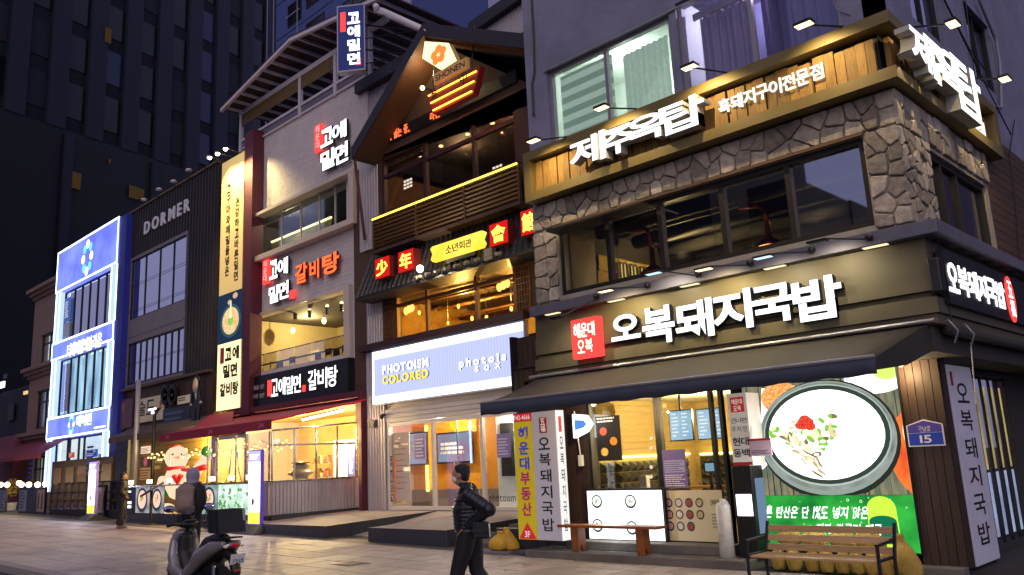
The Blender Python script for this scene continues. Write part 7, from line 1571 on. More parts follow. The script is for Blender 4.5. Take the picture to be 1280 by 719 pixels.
t, x0, x1, z0, z1 = flat('pub_sign', (171, 500), (203, 524), Yd, mat('cream pub sign', 'b8a88a', .5, em=.15), 'cream sign board with black brush letters over the pub front', 'sign'); lettering('술도', V(x0+.2, Yd-.004, z0+.3), UX, UZ, (x1-x0)*.62, (z1-z0)*.62, M_ink, t, depth=.01, off=.015); lettering('8', V(x0+(x1-x0)*.88, Yd-.004, z0+.5), UX, UZ, .22, .35, M_inkred, t, depth=.01, off=.02)
for i, px in enumerate((208, 217)):
    c = pY(px, 494, Yd); dr = thing('round_plate', c, ['left dark round drum plate beside the cream pub sign', 'right dark round drum plate beside the cream pub sign'][i], 'plate', 'round plates on the pub front'); MB().lathe(c, [(.45, 0), (.45, .08), (.36, .1), (.34, .05), (.1, .05), (.08, .1)], 20, NB).build('disc', M_steel, dr, smooth=False); MB().lathe(c, [(.3, .052), (.3, .07), (.27, .07), (.27, .052)], 18, NB).build('ring', M_rib, dr)
t, x0, x1, z0, z1 = flat('pub_notice', (222, 496), (237, 503), Yd, mat('cream notice', 'c8bca4', .5, em=.15), 'small cream notice with dark lettering right of the round plates'); lines(t, x0+.1, x1-.1, z0+.1, z1-.05, Yd-.001, M_ink, 2, 3, .6)
t, x0, x1, z0, z1 = flat('pub_board', (204, 512), (237, 519), Yd, mat('blue black pub board', '222a3c', .5), 'long blue black board with faint lettering under the round plates'); z0 -= .5; B('board_lower', MAT['blue black pub board'], (x0, Yd, z0), (x1, Yd+.08, z0+.49), t); lines(t, x0+.2, x1-.3, z0+.1, z1-.1, Yd-.001, mat('faint blue print', '5a6684', .5), 3, 5)
# cut-out figure sign: built with depth
c = pY(244, 500, YD-.5); fg = thing('cutout_figure', c, 'black and white cut out figure of a man standing on the pub awning', 'sign')
s_ = .012*1.0; U_ = lambda px, py: pY(px, py, YD-.5)
MB().prism([U_(*p) for p in ((240, 487), (249, 484), (250, 505), (248, 527), (245, 527), (245, 510), (244, 510), (243, 528), (239, 528), (238, 508))], (0, .06, 0)).build('suit', M_black, fg); MB().ball(U_(244.5, 482), (.22, .08, .33), 12, 9).build('face', mat('pale figure face', 'b8a894', .6), fg, smooth=True); MB().ball(U_(244.5, 478)+V(0,.05,0), (.27, .08, .3), 12, 9).build('hair', M_black, fg, smooth=True)
MB().prism([U_(*p)+V(0,-.01,0) for p in ((243, 489), (246, 489), (245, 500))], (0, .008, 0)).build('shirt', M_paper, fg)
for a, b in (((240, 491), (239, 506)), ((249, 489), (251, 503))): MB().tube([U_(*a), U_(*b)], .06, 6).build('arm', M_black, fg); MB().ball(U_(*b), .07, 8, 6).build('hand', MAT['pale figure face'], fg)
aw2 = thing('brown_awning', (DX0, YD-1, 3.8), 'long brown folded awning above the pub entrance', 'awning'); YA2 = YD-1.2; x0, x1 = ux(136, 545, YA2), ux(250, 528, YA2); za_ = Rq((136, 549), (250, 530), YA2)
MB().add([(x0, YA2, za_), (x1, YA2, za_), (x1, YD-.05, za_+.5), (x0, YD-.05, za_+.5)], [(0,1,2,3)]).build('canvas', mat('brown canvas', '5a463a', .8, var=.1), aw2); B('valance', MAT['brown canvas'], (x0, YA2-.02, za_-.25), (x1, YA2-.002, za_), aw2)
B('side_wall', M_steel, (ux(143, 600, YT+.6), YT+.6, 0), (ux(158, 600, YT+.6), YT+.7, 3.3), None, label='dark wall panel behind the man in black at the terrace end', cat='wall')
# street posts
def post_px(name, pxb, pyb, pxt, pyt, Y, r, m, lbl, cat='post'):
    b = pY(pxb, pyb, Y); t = pY(pxt, pyt, Y); h = thing(name, (b.x, Y, zg(b.x)), lbl, cat); MB().tube([(b.x, Y, zg(b.x)), (b.x, Y, t.z)], r, 10).build('pole', m, h, smooth=True); B('base_plate', m, (b.x-r*2, Y-r*2, zg(b.x)), (b.x+r*2, Y+r*2, zg(b.x)+.04), h); return h, b.x, t.z
h, x, z = post_px('banner_post', 168, 600, 168, 478, 14.8, .11, mat('pale post', 'a8a0a4', .4, .4, em=.05), 'thick pale round post rising in front of the pub sign')
MB().lathe((x, 14.8, z), [(.12, 0), (.1, .05), (.02, .08)], 10).build('cap', MAT['pale post'], h)
h, x, z = post_px('street_lamp', 190, 600, 190, 517, 14.4, .07, M_steel, 'slim street lamp with glowing tee shaped head behind the terrace', 'street lamp')
MB().add([(x-.42, 14.3, z+.18), (x+.42, 14.3, z+.18), (x+.42, 14.5, z+.18), (x-.42, 14.5, z+.18), (x-.1, 14.35, z-.05), (x+.1, 14.35, z-.05), (x+.1, 14.45, z-.05), (x-.1, 14.45, z-.05)], [(0,1,2,3),(4,7,6,5),(0,4,5,1),(1,5,6,2),(2,6,7,3),(3,7,4,0)]).build('lamp_head', M_steel, h); B('lit_strip', emit('cool lamp strip', (.95,.95,1), 3.5), (x-.38, 14.29, z+.12), (x+.38, 14.299, z+.19), h); B('lit_throat', emit('cool lamp strip', (.95,.95,1), 3.5), (x-.09, 14.29, z-.03), (x+.09, 14.345, z+.12), h)
# ================================================================ blue neon framed clinic building
YN = 15.8
nb_ = thing('neon_framed_building', (-48, YN, 0), 'narrow blue lit building outlined by glowing white strips with three window floors', 'building')
NX0, NX1 = ux(75, 400, YN)-.25, ux(147, 400, YN); NX0, NX1 = (ux(75, 318, YN)+ux(61, 577, YN))/2, (ux(151, 272, YN)+ux(140, 572, YN))/2
nzt = Rq((75, 318), (151, 272), YN); zA_ = Rq((75, 365), (147, 333), YN); zB1 = Rq((68, 431), (143, 402), YN); zB0 = Rq((66, 452), (143, 427), YN); zC1 = Rq((65, 521), (141, 510), YN); zC0 = Rq((62, 549), (139, 540), YN); zD = 2.1
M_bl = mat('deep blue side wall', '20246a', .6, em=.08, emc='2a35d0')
M_blf = emit('blue lit panel', (.11,.14,.75), 1.5, col2=(.2,.26,1), scale=.5); M_glow = emit('blue white neon strip', (.55,.68,1), 4.8)
wl = 1.0
B('wall', M_bl, (NX0, YN+.3, 0), (NX1, YN+.6, nzt), nb_); B('wall', M_bl, (NX1+.001, YN-.1, 0), (NX1+.9, YN+8, nzt-.05), nb_)
for a, b in ((zA_, nzt), (zB0, zB1), (zC0, zC1)):
    f = B('lit_panel', M_blf, (NX0, YN-.15, a), (NX1, YN+.299, b), nb_)
    for z_ in (a, b-.09): B('neon_edge', M_glow, (NX0, YN-.17, z_), (NX1, YN-.151, z_+.09), f)
    for x_ in (NX0, NX1-.09): B('neon_edge', M_glow, (x_, YN-.171, a+.09), (x_+.09, YN-.152, b-.09), f)
for a, b in ((zB1, zA_), (zC1, zB0), (zD-.8, zC0)):
    for x0_, x1_ in ((NX0, NX0+.75), (NX1-.85, NX1)): f = B('lit_pillar', emit('pale blue pillar', (.35,.5,1), 1.6), (x0_, YN-.1, a+.01), (x1_, YN+.299, b-.01), nb_); B('neon_edge', M_glow, (x0_, YN-.12, a+.01), (x0_+.12, YN-.101, b-.01), f); B('neon_edge', M_glow, (x1_-.12, YN-.12, a+.01), (x1_, YN-.101, b-.01), f)
wx0, wx1 = NX0+.85, NX1-.95
def wing(z0, z1, mg, ms, backm, pw, n=5):
    w_ = frame('y', YN+.1, wx0, wx1, z0, z1, .08, .1, [wx0+1.6]+[wx0+1.6+(wx1-wx0-1.6)*k/n for k in range(1, n)]).build('wide_window', M_steel, nb_)
    pane('y', YN+.15, wx0+.05, wx1-.05, z0+.05, z1-.05).build('pane', mg, w_); B('room_backing', backm, (wx0, YN+.26, z0), (wx1, YN+.29, z1), nb_); return w_
wing(zB1+.05, zA_-.05, M_g_sky, 0, mat('night curtain', '5a5570', .8, var=.15, scale=2, stretch=(3, 1, .3)), 0)
wing(zC1+.05, zB0-.05, glass('office glass', (.9,.95,1), .08), 0, emit('office lit back', (.4,.62,.68), 2.0, col2=(.1,.2,.26), scale=.8, stretch=(2, 1, .5)), 0)
B('portrait_print', mat('portrait poster', '7a5a4a', .6, var=.4, scale=1, em=.3), (wx0+.15, YN+.2, zC1+.3), (wx0+1.5, YN+.21, zB0-.3), nb_)
vb = thing('window_banner', (wx0+.3, YN+.05, zB1), 'upright pale blue window banner on the third floor of the neon framed building', 'sign'); B('board', mat('pale blue banner', '4a6ab0', .5, em=.5), (wx0+.4, YN+.0, zB1+1.1), (wx0+1.3, YN+.05, zA_-.5), vb); lettering('비스코어랩', V(wx0+.6, YN-.004, zA_-.7), UX, UZ, 1.9, .5, M_letter_w, vb, depth=.004, off=.01, vertical=True) if 0 else lines(vb, wx0+.5, wx0+1.2, zB1+1.3, zA_-.7, YN-.001, M_letter_w, 7, 3, .7); B('board', mat('grey notice', 'a8a8b8', .5, em=.15), (wx0+.35, YN+.0, zB1+.1), (wx0+1.3, YN+.05, zB1+1.05), vb)
def wing_room():
    B('lit_shop_back', emit('clinic lit room', (.78,.9,1), 1.5, col2=(.55,.72,.85), scale=.7), (wx0, YN+.26, zD), (wx1, YN+.29, zC0-.05), nb_)
    w_ = frame('y', YN+.1, wx0, wx1, zD, zC0-.05, .08, .1, [wx0+1.9, wx0+2.2, wx0+3.6, wx0+4.4]).build('shop_window', M_steel, nb_); pane('y', YN+.15, wx0+.05, wx1-.05, zD+.05, zC0-.1).build('pane', M_g_clear, w_)
wing_room()
for a, b, c, d, m_, lb in (((86, 566), (91, 572), 0, 0, mat('orange notice', 'b8502a', .5, em=.5), 'small orange notice in the clinic window'), ((107, 563), (120, 571), 0, 0, mat('blue notice', '2a4aa8', .5, em=.6), 'blue opening hours board in the clinic window'), ((123, 568), (131, 573), 0, 0, mat('black yellow notice', '3a3a2a', .5), 'black notice at the right of the clinic window')):
    t, x0, x1, z0, z1 = flat('window_notice', a, b, YN-.02, m_, lb, 'notice'); lines(t, x0+.08, x1-.08, z0+.05, z1-.05, YN-.021, M_letter_w, 3, 2)
cs = thing('clinic_sign', pY(105, 560, YN), 'lit white lettering and petal marks on the blue panels of the neon framed building', 'sign')
def petals(cx, cy, r, n, par):
    c = pY(cx, cy, YN-.18)
    for i in range(n):
        a = 2*math.pi*i/n; o = c+UX*r*math.cos(a)+UZ*r*1.25*math.sin(a); m_ = [emit('petal white', (.9,.97,1), 2.2), emit('petal cyan', (.15,.6,1), 1.6)][i % 2]
        MB().poly([o+UX*r*.42*math.cos(q*math.pi/6+a)+UZ*r*.42*math.sin(q*math.pi/6+a) for q in range(12)]).build('petal', m_, par)
petals(109, 322, .62, 8, cs); petals(89, 531, .36, 8, cs)
a, b = pY(84, 443, YN-.18), pY(127, 428, YN-.18); lettering('더에이원의원·라온', V(a.x, YN-.18, (a.z+b.z)/2-.2), UX, UZ, b.x-a.x, .75, M_cold_face, cs, depth=.02, off=.012, gap=.1)
a, b = pY(95, 534, YN-.18), pY(114, 530, YN-.18); lettering('에이원', V(a.x, YN-.18, a.z), UX, UZ, b.x-a.x, .6, M_cold_face, cs, depth=.02, off=.015, gap=.1); B('small_plate', M_cold_face, (ux(122, 536, YN), YN-.18, zz(122, 536, YN)), (ux(136, 534, YN), YN-.16, zz(122, 534, YN)), cs)
# dark wooden terrace fence in front of it
wf_ = thing('timber_terrace', (ux(100, 640, 13.2), 13.2, .3), 'dark timber terrace with rail posts and small lit windows before the neon framed building', 'terrace')
Yf_ = 13.1; fx0_, fx1_ = ux(62, 640, Yf_), ux(158, 650, Yf_); 
B('deck', M_tile_d, (fx0_, Yf_, 0), (fx1_, YN, .62), wf_); 
for k in range(14): B('riser_board', mat('dark riser board', '2f2622', .7, rnd=.2), (fx0_+k*(fx1_-fx0_)/14, Yf_-.03, .15), (fx0_+(k+.95)*(fx1_-fx0_)/14, Yf_-.001, .6), wf_)
for k in range(11): x = fx0_+k*(fx1_-fx0_)/10; B('rail_post', M_br, (x-.06, Yf_, .62), (x+.06, Yf_+.1, 1.75), wf_)
for z_ in (.95, 1.3, 1.7): B('rail', M_br, (fx0_, Yf_+.02, z_), (fx1_, Yf_+.08, z_+.06), wf_)
Yb_ = YN-.6; zbt = zz(100, 574, Yb_)
B('back_wall', M_br, (ux(64, 600, Yb_), Yb_, .6), (ux(140, 600, Yb_), Yb_+.1, zbt), wf_)
for k in range(5): a = ux(66+k*15, 600, Yb_-.05); B('lit_window', mat('dim amber window', '5a3a14', .5, em=.35), (a, Yb_-.04, 1.7), (a+1.2, Yb_-.001, zbt-.35), wf_)
for k in range(6): B('louvre_slat', M_bl, (NX0-.2, Yb_-.3, 2.1+k*.25), (NX0+.5, Yb_-.25, 2.2+k*.25), wf_); B('louvre_slat', M_bl, (NX1-.6, Yb_-.3, 2.1+k*.25), (NX1+.1, Yb_-.25, 2.2+k*.25), wf_)
for i, px in enumerate((4, 13, 33, 42, 59, 76)): pass
for i, (px, py) in enumerate(((1, 606), (9, 606), (24, 604), (27, 606), (36, 606), (47, 606), (57, 605))):
    t = pY(px, py, 13.3); h = thing('globe_lamp', t, 'small warm globe lamp on the far left fence, %s' % ['first from the left edge', 'second from the left edge', 'third from the left edge', 'fourth from the left edge', 'fifth from the left edge', 'sixth from the left edge', 'last before the neon framed building'][i], 'lamp', 'globe lamps on the far left fence'); MB().ball(t, .13, 10, 8).build('bulb', emit('fence globe', (1,.75,.42), 7), h, smooth=True); MB().tube([t, V(t.x, t.y, 1.5)], .02, 5).build('stem', M_black, h)
    if i % 2 == 0: plight('light', t+V(0,-.3,0), WARM, 12, .1, h)
for i, (px, lb) in enumerate(((2, 'dark framed menu board at the very left of the far fence'), (29, 'dark framed menu board left of the white drawing panel'), (40, 'blank dark fence panel left of the white drawing panel'), (51, 'pale panel with two line drawings beside the timber terrace'), (126, 'cream panel with line drawing beside the leaning light totem'))):
    Y_ = 13.0; a, b = ux(px-5.5, 622, Y_), ux(px+5.5, 622, Y_); t = thing('fence_notice_board', (a, Y_, .5), lb, 'notice board', 'boards along the far left fence'); B('frame', M_steel, (a, Y_, .35), (b, Y_+.08, 1.6), t); B('face', [mat('pale board', '77788a', .6, em=.08), MAT['pale board'], mat('blank dark board', '33303a', .5), mat('cream drawing board', '9a8272', .6, em=.1), MAT['cream drawing board']][i], (a+.12, Y_-.01, .5), (b-.12, Y_-.001, 1.5), t)
    if i in (3, 4):
        for q in (0, .5): MB().tube([(a+.3+q, Y_-.015, .6), (a+.35+q, Y_-.015, 1.1), (a+.4+q, Y_-.015, 1.35), (a+.45+q, Y_-.015, 1.0), (a+.42+q, Y_-.015, .6)], .015, 5).build('line_drawing', M_ink, t)
    else: lines(t, a+.2, b-.2, .6, 1.45, Y_-.01, mat('dim print', '3c3c50', .6), 6, i)
pg2 = thing('round_shrub', (ux(15, 612, 13.6), 13.6, .4), 'small potted golden shrub behind the far left fence', 'plant')
r = random.Random(4); mb = MB(); c = pY(15, 610, 13.8)
for _ in range(380):
    d = V(r.gauss(0, 1), r.gauss(0, 1), r.gauss(0, 1)).normalized()*(.5*r.random()**.4); p = c+V(d.x*.8, d.y*.8, d.z); a = V(r.gauss(0,1), r.gauss(0,1), r.gauss(0,1)).normalized()*.06; b = a.orthogonal().normalized()*.03; mb.poly([p-a, p+b, p+a, p-b])
mb.build('foliage', mat('golden leaf', '8a7a2a', .7, var=.3), pg2, kind='stuff'); MB().lathe((c.x, c.y, .35), [(.22, 0), (.3, .5), (.27, .5)], 12).build('pot', M_paper, pg2)
# ================================================================ beige building far left
YE = 16.2
be = thing('beige_building', (-60, YE, 0), 'beige rendered building with heavy cornices and tall curved dusk lit windows at the far left', 'building')
EX0, EX1 = ux(39, 450, YE), NX0-.02; ezt = Rq((38, 378), (72, 360), YE); M_be = mat('beige render', '9a7c6e', .8, var=.1, stain=.15)
w1_ = (ux(50, 430, YE), ux(69, 430, YE), Rq((49, 458), (67, 452), YE), Rq((51, 419), (69, 413), YE)); w2_ = (ux(44, 510, YE), ux(63, 510, YE), Rq((43, 537), (61, 534), YE), Rq((46, 490), (64, 484), YE)); w3_ = (ux(40, 590, YE), ux(58, 590, YE), .9, Rq((40, 573), (58, 568), YE))
wall('y', YE, .4, EX0, EX1, 0, ezt, [w1_, w2_, w3_]).build('wall', M_be, be); B('wall', M_be, (EX0, YE+.401, 0), (EX0+.3, YE+9, ezt), be)
for w_, mb_ in ((w1_, emit('dusk lit room', (.5,.62,.55), 1.7, col2=(.15,.22,.18), scale=1.2)), (w2_, emit('dim lit room', (.25,.32,.4), 1.0, col2=(.02,.03,.04), scale=1.)), (w3_, emit('shop lit room', (.5,.62,.55), 1.7, col2=(.2,.3,.28), scale=1.4))):
    window(be, 'y', YE, *w_, M_steel, M_g_clear, .1, .1, [(w_[0]+w_[1])/2], [w_[2]+(w_[3]-w_[2])*.7], inset=.15); B('room_backing', mb_, (w_[0], YE+.5, w_[2]), (w_[1], YE+.6, w_[3]), be)
for i, zc_ in enumerate((ezt-.1, (w1_[2]+w2_[3])/2+.1, (w2_[2]+w3_[3])/2)):
    for k in range(3): B('cornice', M_be, (EX0-.15-.16*k, YE-.12-.16*k, zc_+k*.22), (EX1-.001, YE-.002-.0*k, zc_+.219+k*.22), be)
aw4 = thing('red_awning', (EX0-4, YE-3, 3), 'dim red awning at the far left over the lit shop entrance', 'awning'); Y4 = 14.2; a_ = [ux(-30, 575, Y4), ux(52, 563, Y4)]; z4 = zz(0, 574, Y4)
MB().add([(a_[0], Y4, z4), (a_[1], Y4, z4), (a_[1]-1.2, YE-.1, z4+1.0), (a_[0], YE-.1, z4+1.0)], [(0,1,2,3)]).build('canvas', mat('dim red canvas', '7a1f2c', .7), aw4); B('valance', MAT['dim red canvas'], (a_[0], Y4-.02, z4-.2), (a_[1], Y4-.002, z4), aw4)
B('pink_pillar', mat('dusky pink render', '8a4a5a', .8), (ux(25, 560, YE+1), YE-.6, 0), (EX0-.02, YE+.3, zz(26, 545, YE)), be)
lb_ = thing('left_shop_block', (-80, 18, 0), 'dark low shop block past the beige building with a few orange and white lights', 'building'); B('wall', mat('dark far block', '1c1c24', .8), (-110, 19, 0), (EX0-.6, 26, 9), lb_)
for i, (px, py, w_, h_, m_) in enumerate(((4, 481, 10, 6, MAT['lit white acrylic']), (14, 590, 8, 10, emit('orange shop glow', (1,.45,.08), 1.6)), (28, 590, 5, 10, MAT['orange shop glow']), (33, 491, 8, 3, emit('dim amber strip', (.9,.6,.25), 1)), (8, 470, 10, 4, mat('dim grey board', '3a3a44', .6)), (15, 515, 14, 16, mat('dim mural', '3a2c38', .7, var=.5, scale=1)))):
    c = pY(px, py, 18.9); d = w_*abs(c.x)/600; B('lit_sign', m_, (c.x-w_*.05, 18.8, c.z-h_*.04), (c.x+w_*.05, 18.9, c.z+h_*.04), lb_)
mb = MB(); c = pY(5, 612, 14.5)
# ================================================================ towers behind
tw = thing('dark_tower', (-80, 60, 0), 'huge dark hotel tower behind the street with pale vertical fins and a few lit windows', 'building')
dirT = ray(1236, 547); dirT = V(dirT.x, dirT.y, 0).normalized(); P0 = CAM+ray(0, 135)*95/1.0; P0 = V(P0.x, P0.y, 0)
zpod = (CAM+ray(0, 135)*95).z
def onT(px, py):
    d = ray(px, py); n = V(-dirT.y, dirT.x, 0); t = (P0-CAM).dot(n)/d.dot(n); return CAM+d*t
nT = V(-dirT.y, dirT.x, 0);  nT = nT if nT.dot(CAM-P0) > 0 else -nT
sT = lambda px, py: (onT(px, py)-P0).dot(dirT)
s0, s1 = sT(-60, 200), sT(346, 150)
M_tw = mat('dark tower concrete', '0d1020', .8, var=.08); M_fin = mat('tower fin', '191c30', .7); M_twg = glass('tower glass', (.1,.1,.15), .3); M_twd = mat('tower window dark', '0e1018', .15)
def tbox(name, m, a, b, z0, z1, d0, d1): 
    q = [P0+dirT*a+nT*d0, P0+dirT*b+nT*d0, P0+dirT*b+nT*d1, P0+dirT*a+nT*d1]; return MB().prism([V(p.x, p.y, z0) for p in q], (0, 0, z1-z0)).build(name, m, tw)
ZT2 = 120
tbox('podium', mat('podium dark', '0a0b12', .6), s0, s1+25, 0, zpod, -30, .0); tbox('tower_wall', M_tw, s0, s1, zpod+.01, ZT2, -28, -.6)
pitch = 5.0; k = 0; s_ = s0
while s_ < s1-1:
    tbox('fin', M_fin, s_, s_+2.3, zpod+.02, ZT2-1, -.6, .1)
    for f in range(11):
        if sT(0, 100) - 12 < s_ and k % 1 == 0: tbox('window', (M_twd, M_twd, mat('dim blue window', '1c2748', .2), mat('drawn blind window', '20222e', .8))[random.randrange(4)], s_+2.4, s_+pitch-.1, zpod+2+f*6.5, zpod+6.6+f*6.5, -.59, -.5)  # bluer windows hold a dim reflection painted into their colour
    s_ += pitch; k += 1
k = 0; s_ = s0
while s_ < s1+10: tbox('podium_fin', M_fin, s_, s_+1.0, 0, zpod-.5, .0, .5); s_ += 12.3; k += 1
for px, py, w_, h_, st in ((134, 45, .8, 2, .5), (83, 221, 1.1, 2, .45), (93, 226, 1.3, 2, .5), (166, 241, 1.3, 1.6, .4), (174, 243, 1.0, 1.4, .45), (136, 202, .2, .5, .4)):
    p = onT(px, py); a = (p-P0).dot(dirT); tbox('lit_window', emit('amber tower window', (.5,.3,.12), .08), a-w_/2, a+w_/2, p.z-h_/2, p.z+h_/2, .12, .3)
bt = thing('blue_tower', (-40, 44, 0), 'violet blue apartment block with balconies rising behind the rooftop pergola', 'building')
YBT = 42.; M_bt = mat('violet blue panel', '3c4a80', .7, var=.08, em=0); M_btw = mat('pale tower strip', '9c98b8', .7)
bx = [ux(345, 60, YBT), ux(468, 10, YBT), ux(515, 10, YBT), ux(720, 0, YBT)]
B('wall', M_bt, (bx[0], YBT, 0), (bx[1], YBT+20, 80), bt); B('wall', mat('grey tower panel', '53536a', .7), (bx[1]+.01, YBT+2.5, 0), (bx[2]-.01, YBT+20, 80), bt); B('wall', M_bt, (bx[2], YBT-.5, 0), (bx[3], YBT+20, 80), bt)
B('pale_strip', M_btw, (ux(510, 10, YBT), YBT-.7, 0), (ux(521, 10, YBT), YBT-.51, 80), bt); B('pale_strip', M_btw, (ux(618, 0, YBT), YBT-.7, 0), (ux(650, 0, YBT), YBT-.51, 80), bt)
zb = zz(361, 35, YBT); fh = 4.2
for f in range(-1, 4):
    for (a, b, Y_, dz) in ((360, 377, YBT, 0), (383, 406, YBT, .6), (536, 568, YBT-.5, -1.2), (580, 606, YBT-.5, -1.2), (428, 455, YBT, 0), (476, 490, YBT+2.5, 0), (494, 505, YBT+2.5, 0)):
        x0, x1 = ux(a, 20, Y_), ux(b, 20, Y_); z0 = zb+f*fh+dz; w_ = frame('y', Y_-.06, x0, x1, z0, z0+2.5, .12, .05, [(x0+x1)/2]).build('window', M_steel, bt); B('pane', M_twd, (x0+.1, Y_-.03, z0+.1), (x1-.1, Y_-.005, z0+2.4), w_)
        if a in (536, 580, 360): B('balcony_rail', M_btw, (x0, Y_-.3, z0+1.0), (x1, Y_-.25, z0+1.08), w_)
    for X_ in (bx[0], bx[2]): B('panel_joint', M_steel, (X_, YBT-.56 if X_ == bx[2] else YBT-.02, zb+f*fh-.6), (bx[1] if X_ == bx[0] else bx[3], YBT-.501 if X_ == bx[2] else YBT-.001, zb+f*fh-.5), bt)
fr_b = thing('alley_tower', (5, 34, 0), 'tall block with pale blue windows seen at the top right beyond the alley', 'building')
YR = 34.; xr0 = ux(1258, 100, YR); B('wall', mat('alley tower render', '4a4460', .8), (xr0, YR, 0), (xr0+18, YR+12, 70), fr_b)
for f in range(8): w_ = frame('y', YR-.1, xr0+.6, xr0+6, 9+f*3.4, 11.6+f*3.4, .12, .08, [xr0+2.4, xr0+4.2]).build('window', M_steel, fr_b); B('pane', mat('pale blue pane', '7a8ac8', .2, em=.25), (xr0+.7, YR-.06, 9.1+f*3.4), (xr0+5.9, YR-.01, 11.5+f*3.4), w_)
# opposite side of the street: what the dusk windows reflect
def refl(px, py, Yp, Yo): p = pY(px, py, Yp); d = (p-CAM); t = (Yp-Yo)/d.y; return V(p.x+d.x*t, Yo, p.z+d.z*t)
for i, (pa, pb_, Yo, lb) in enumerate((((930, 236), (990, 236), -22, 'dark hotel block across the street reflected in the ribbon window'), ((990, 232), (1066, 285), -30, 'long dark slab with ribbed roofline across the street'), ((400, 140), (880, 205), -20, 'broad dark block across the street behind the camera'))):
    a, b = refl(*pa, YP if i < 2 else YB1, Yo), refl(*pb_, YP, Yo); h = thing('opposite_building', (a.x, Yo, 0), lb, 'building'); top = max(a.z, b.z) if i != 1 else (a.z+b.z)/2
    x0, x1 = sorted((a.x, b.x)); B('wall', M_tw, (x0, Yo-14, 0), (x1, Yo, top), h)
    for q in range(int((x1-x0)/3)):
        for f in range(int(top/3.4)-1): (B('window', M_twd, (x0+q*3+.6, Yo+.001, 1.5+f*3.4), (x0+q*3+2.3, Yo+.05, 3.6+f*3.4), h) if q < 12 and f < 9 else None)
    if i == 1:
        for q in range(int((x1-x0)/2.2)): B('parapet_post', M_fin, (x0+q*2.2, Yo-.4, top), (x0+q*2.2+.5, Yo, top+.9), h)
# thin vertical wires in front of the towers
for i, px in enumerate((333, 341, 371)):
    a, b = pY(px+4, -5, 30), pY(px, 105, 30); MB().tube([V(b.x, 30, b.z-20), V(b.x, 30, a.z+20)], .035, 4).build('overhead_wire', MAT['pale hose'], None, label='thin pale vertical wire before the dark tower, %s' % ['leftmost', 'middle', 'rightmost by the projecting sign'][i], cat='wire', group='vertical wires')
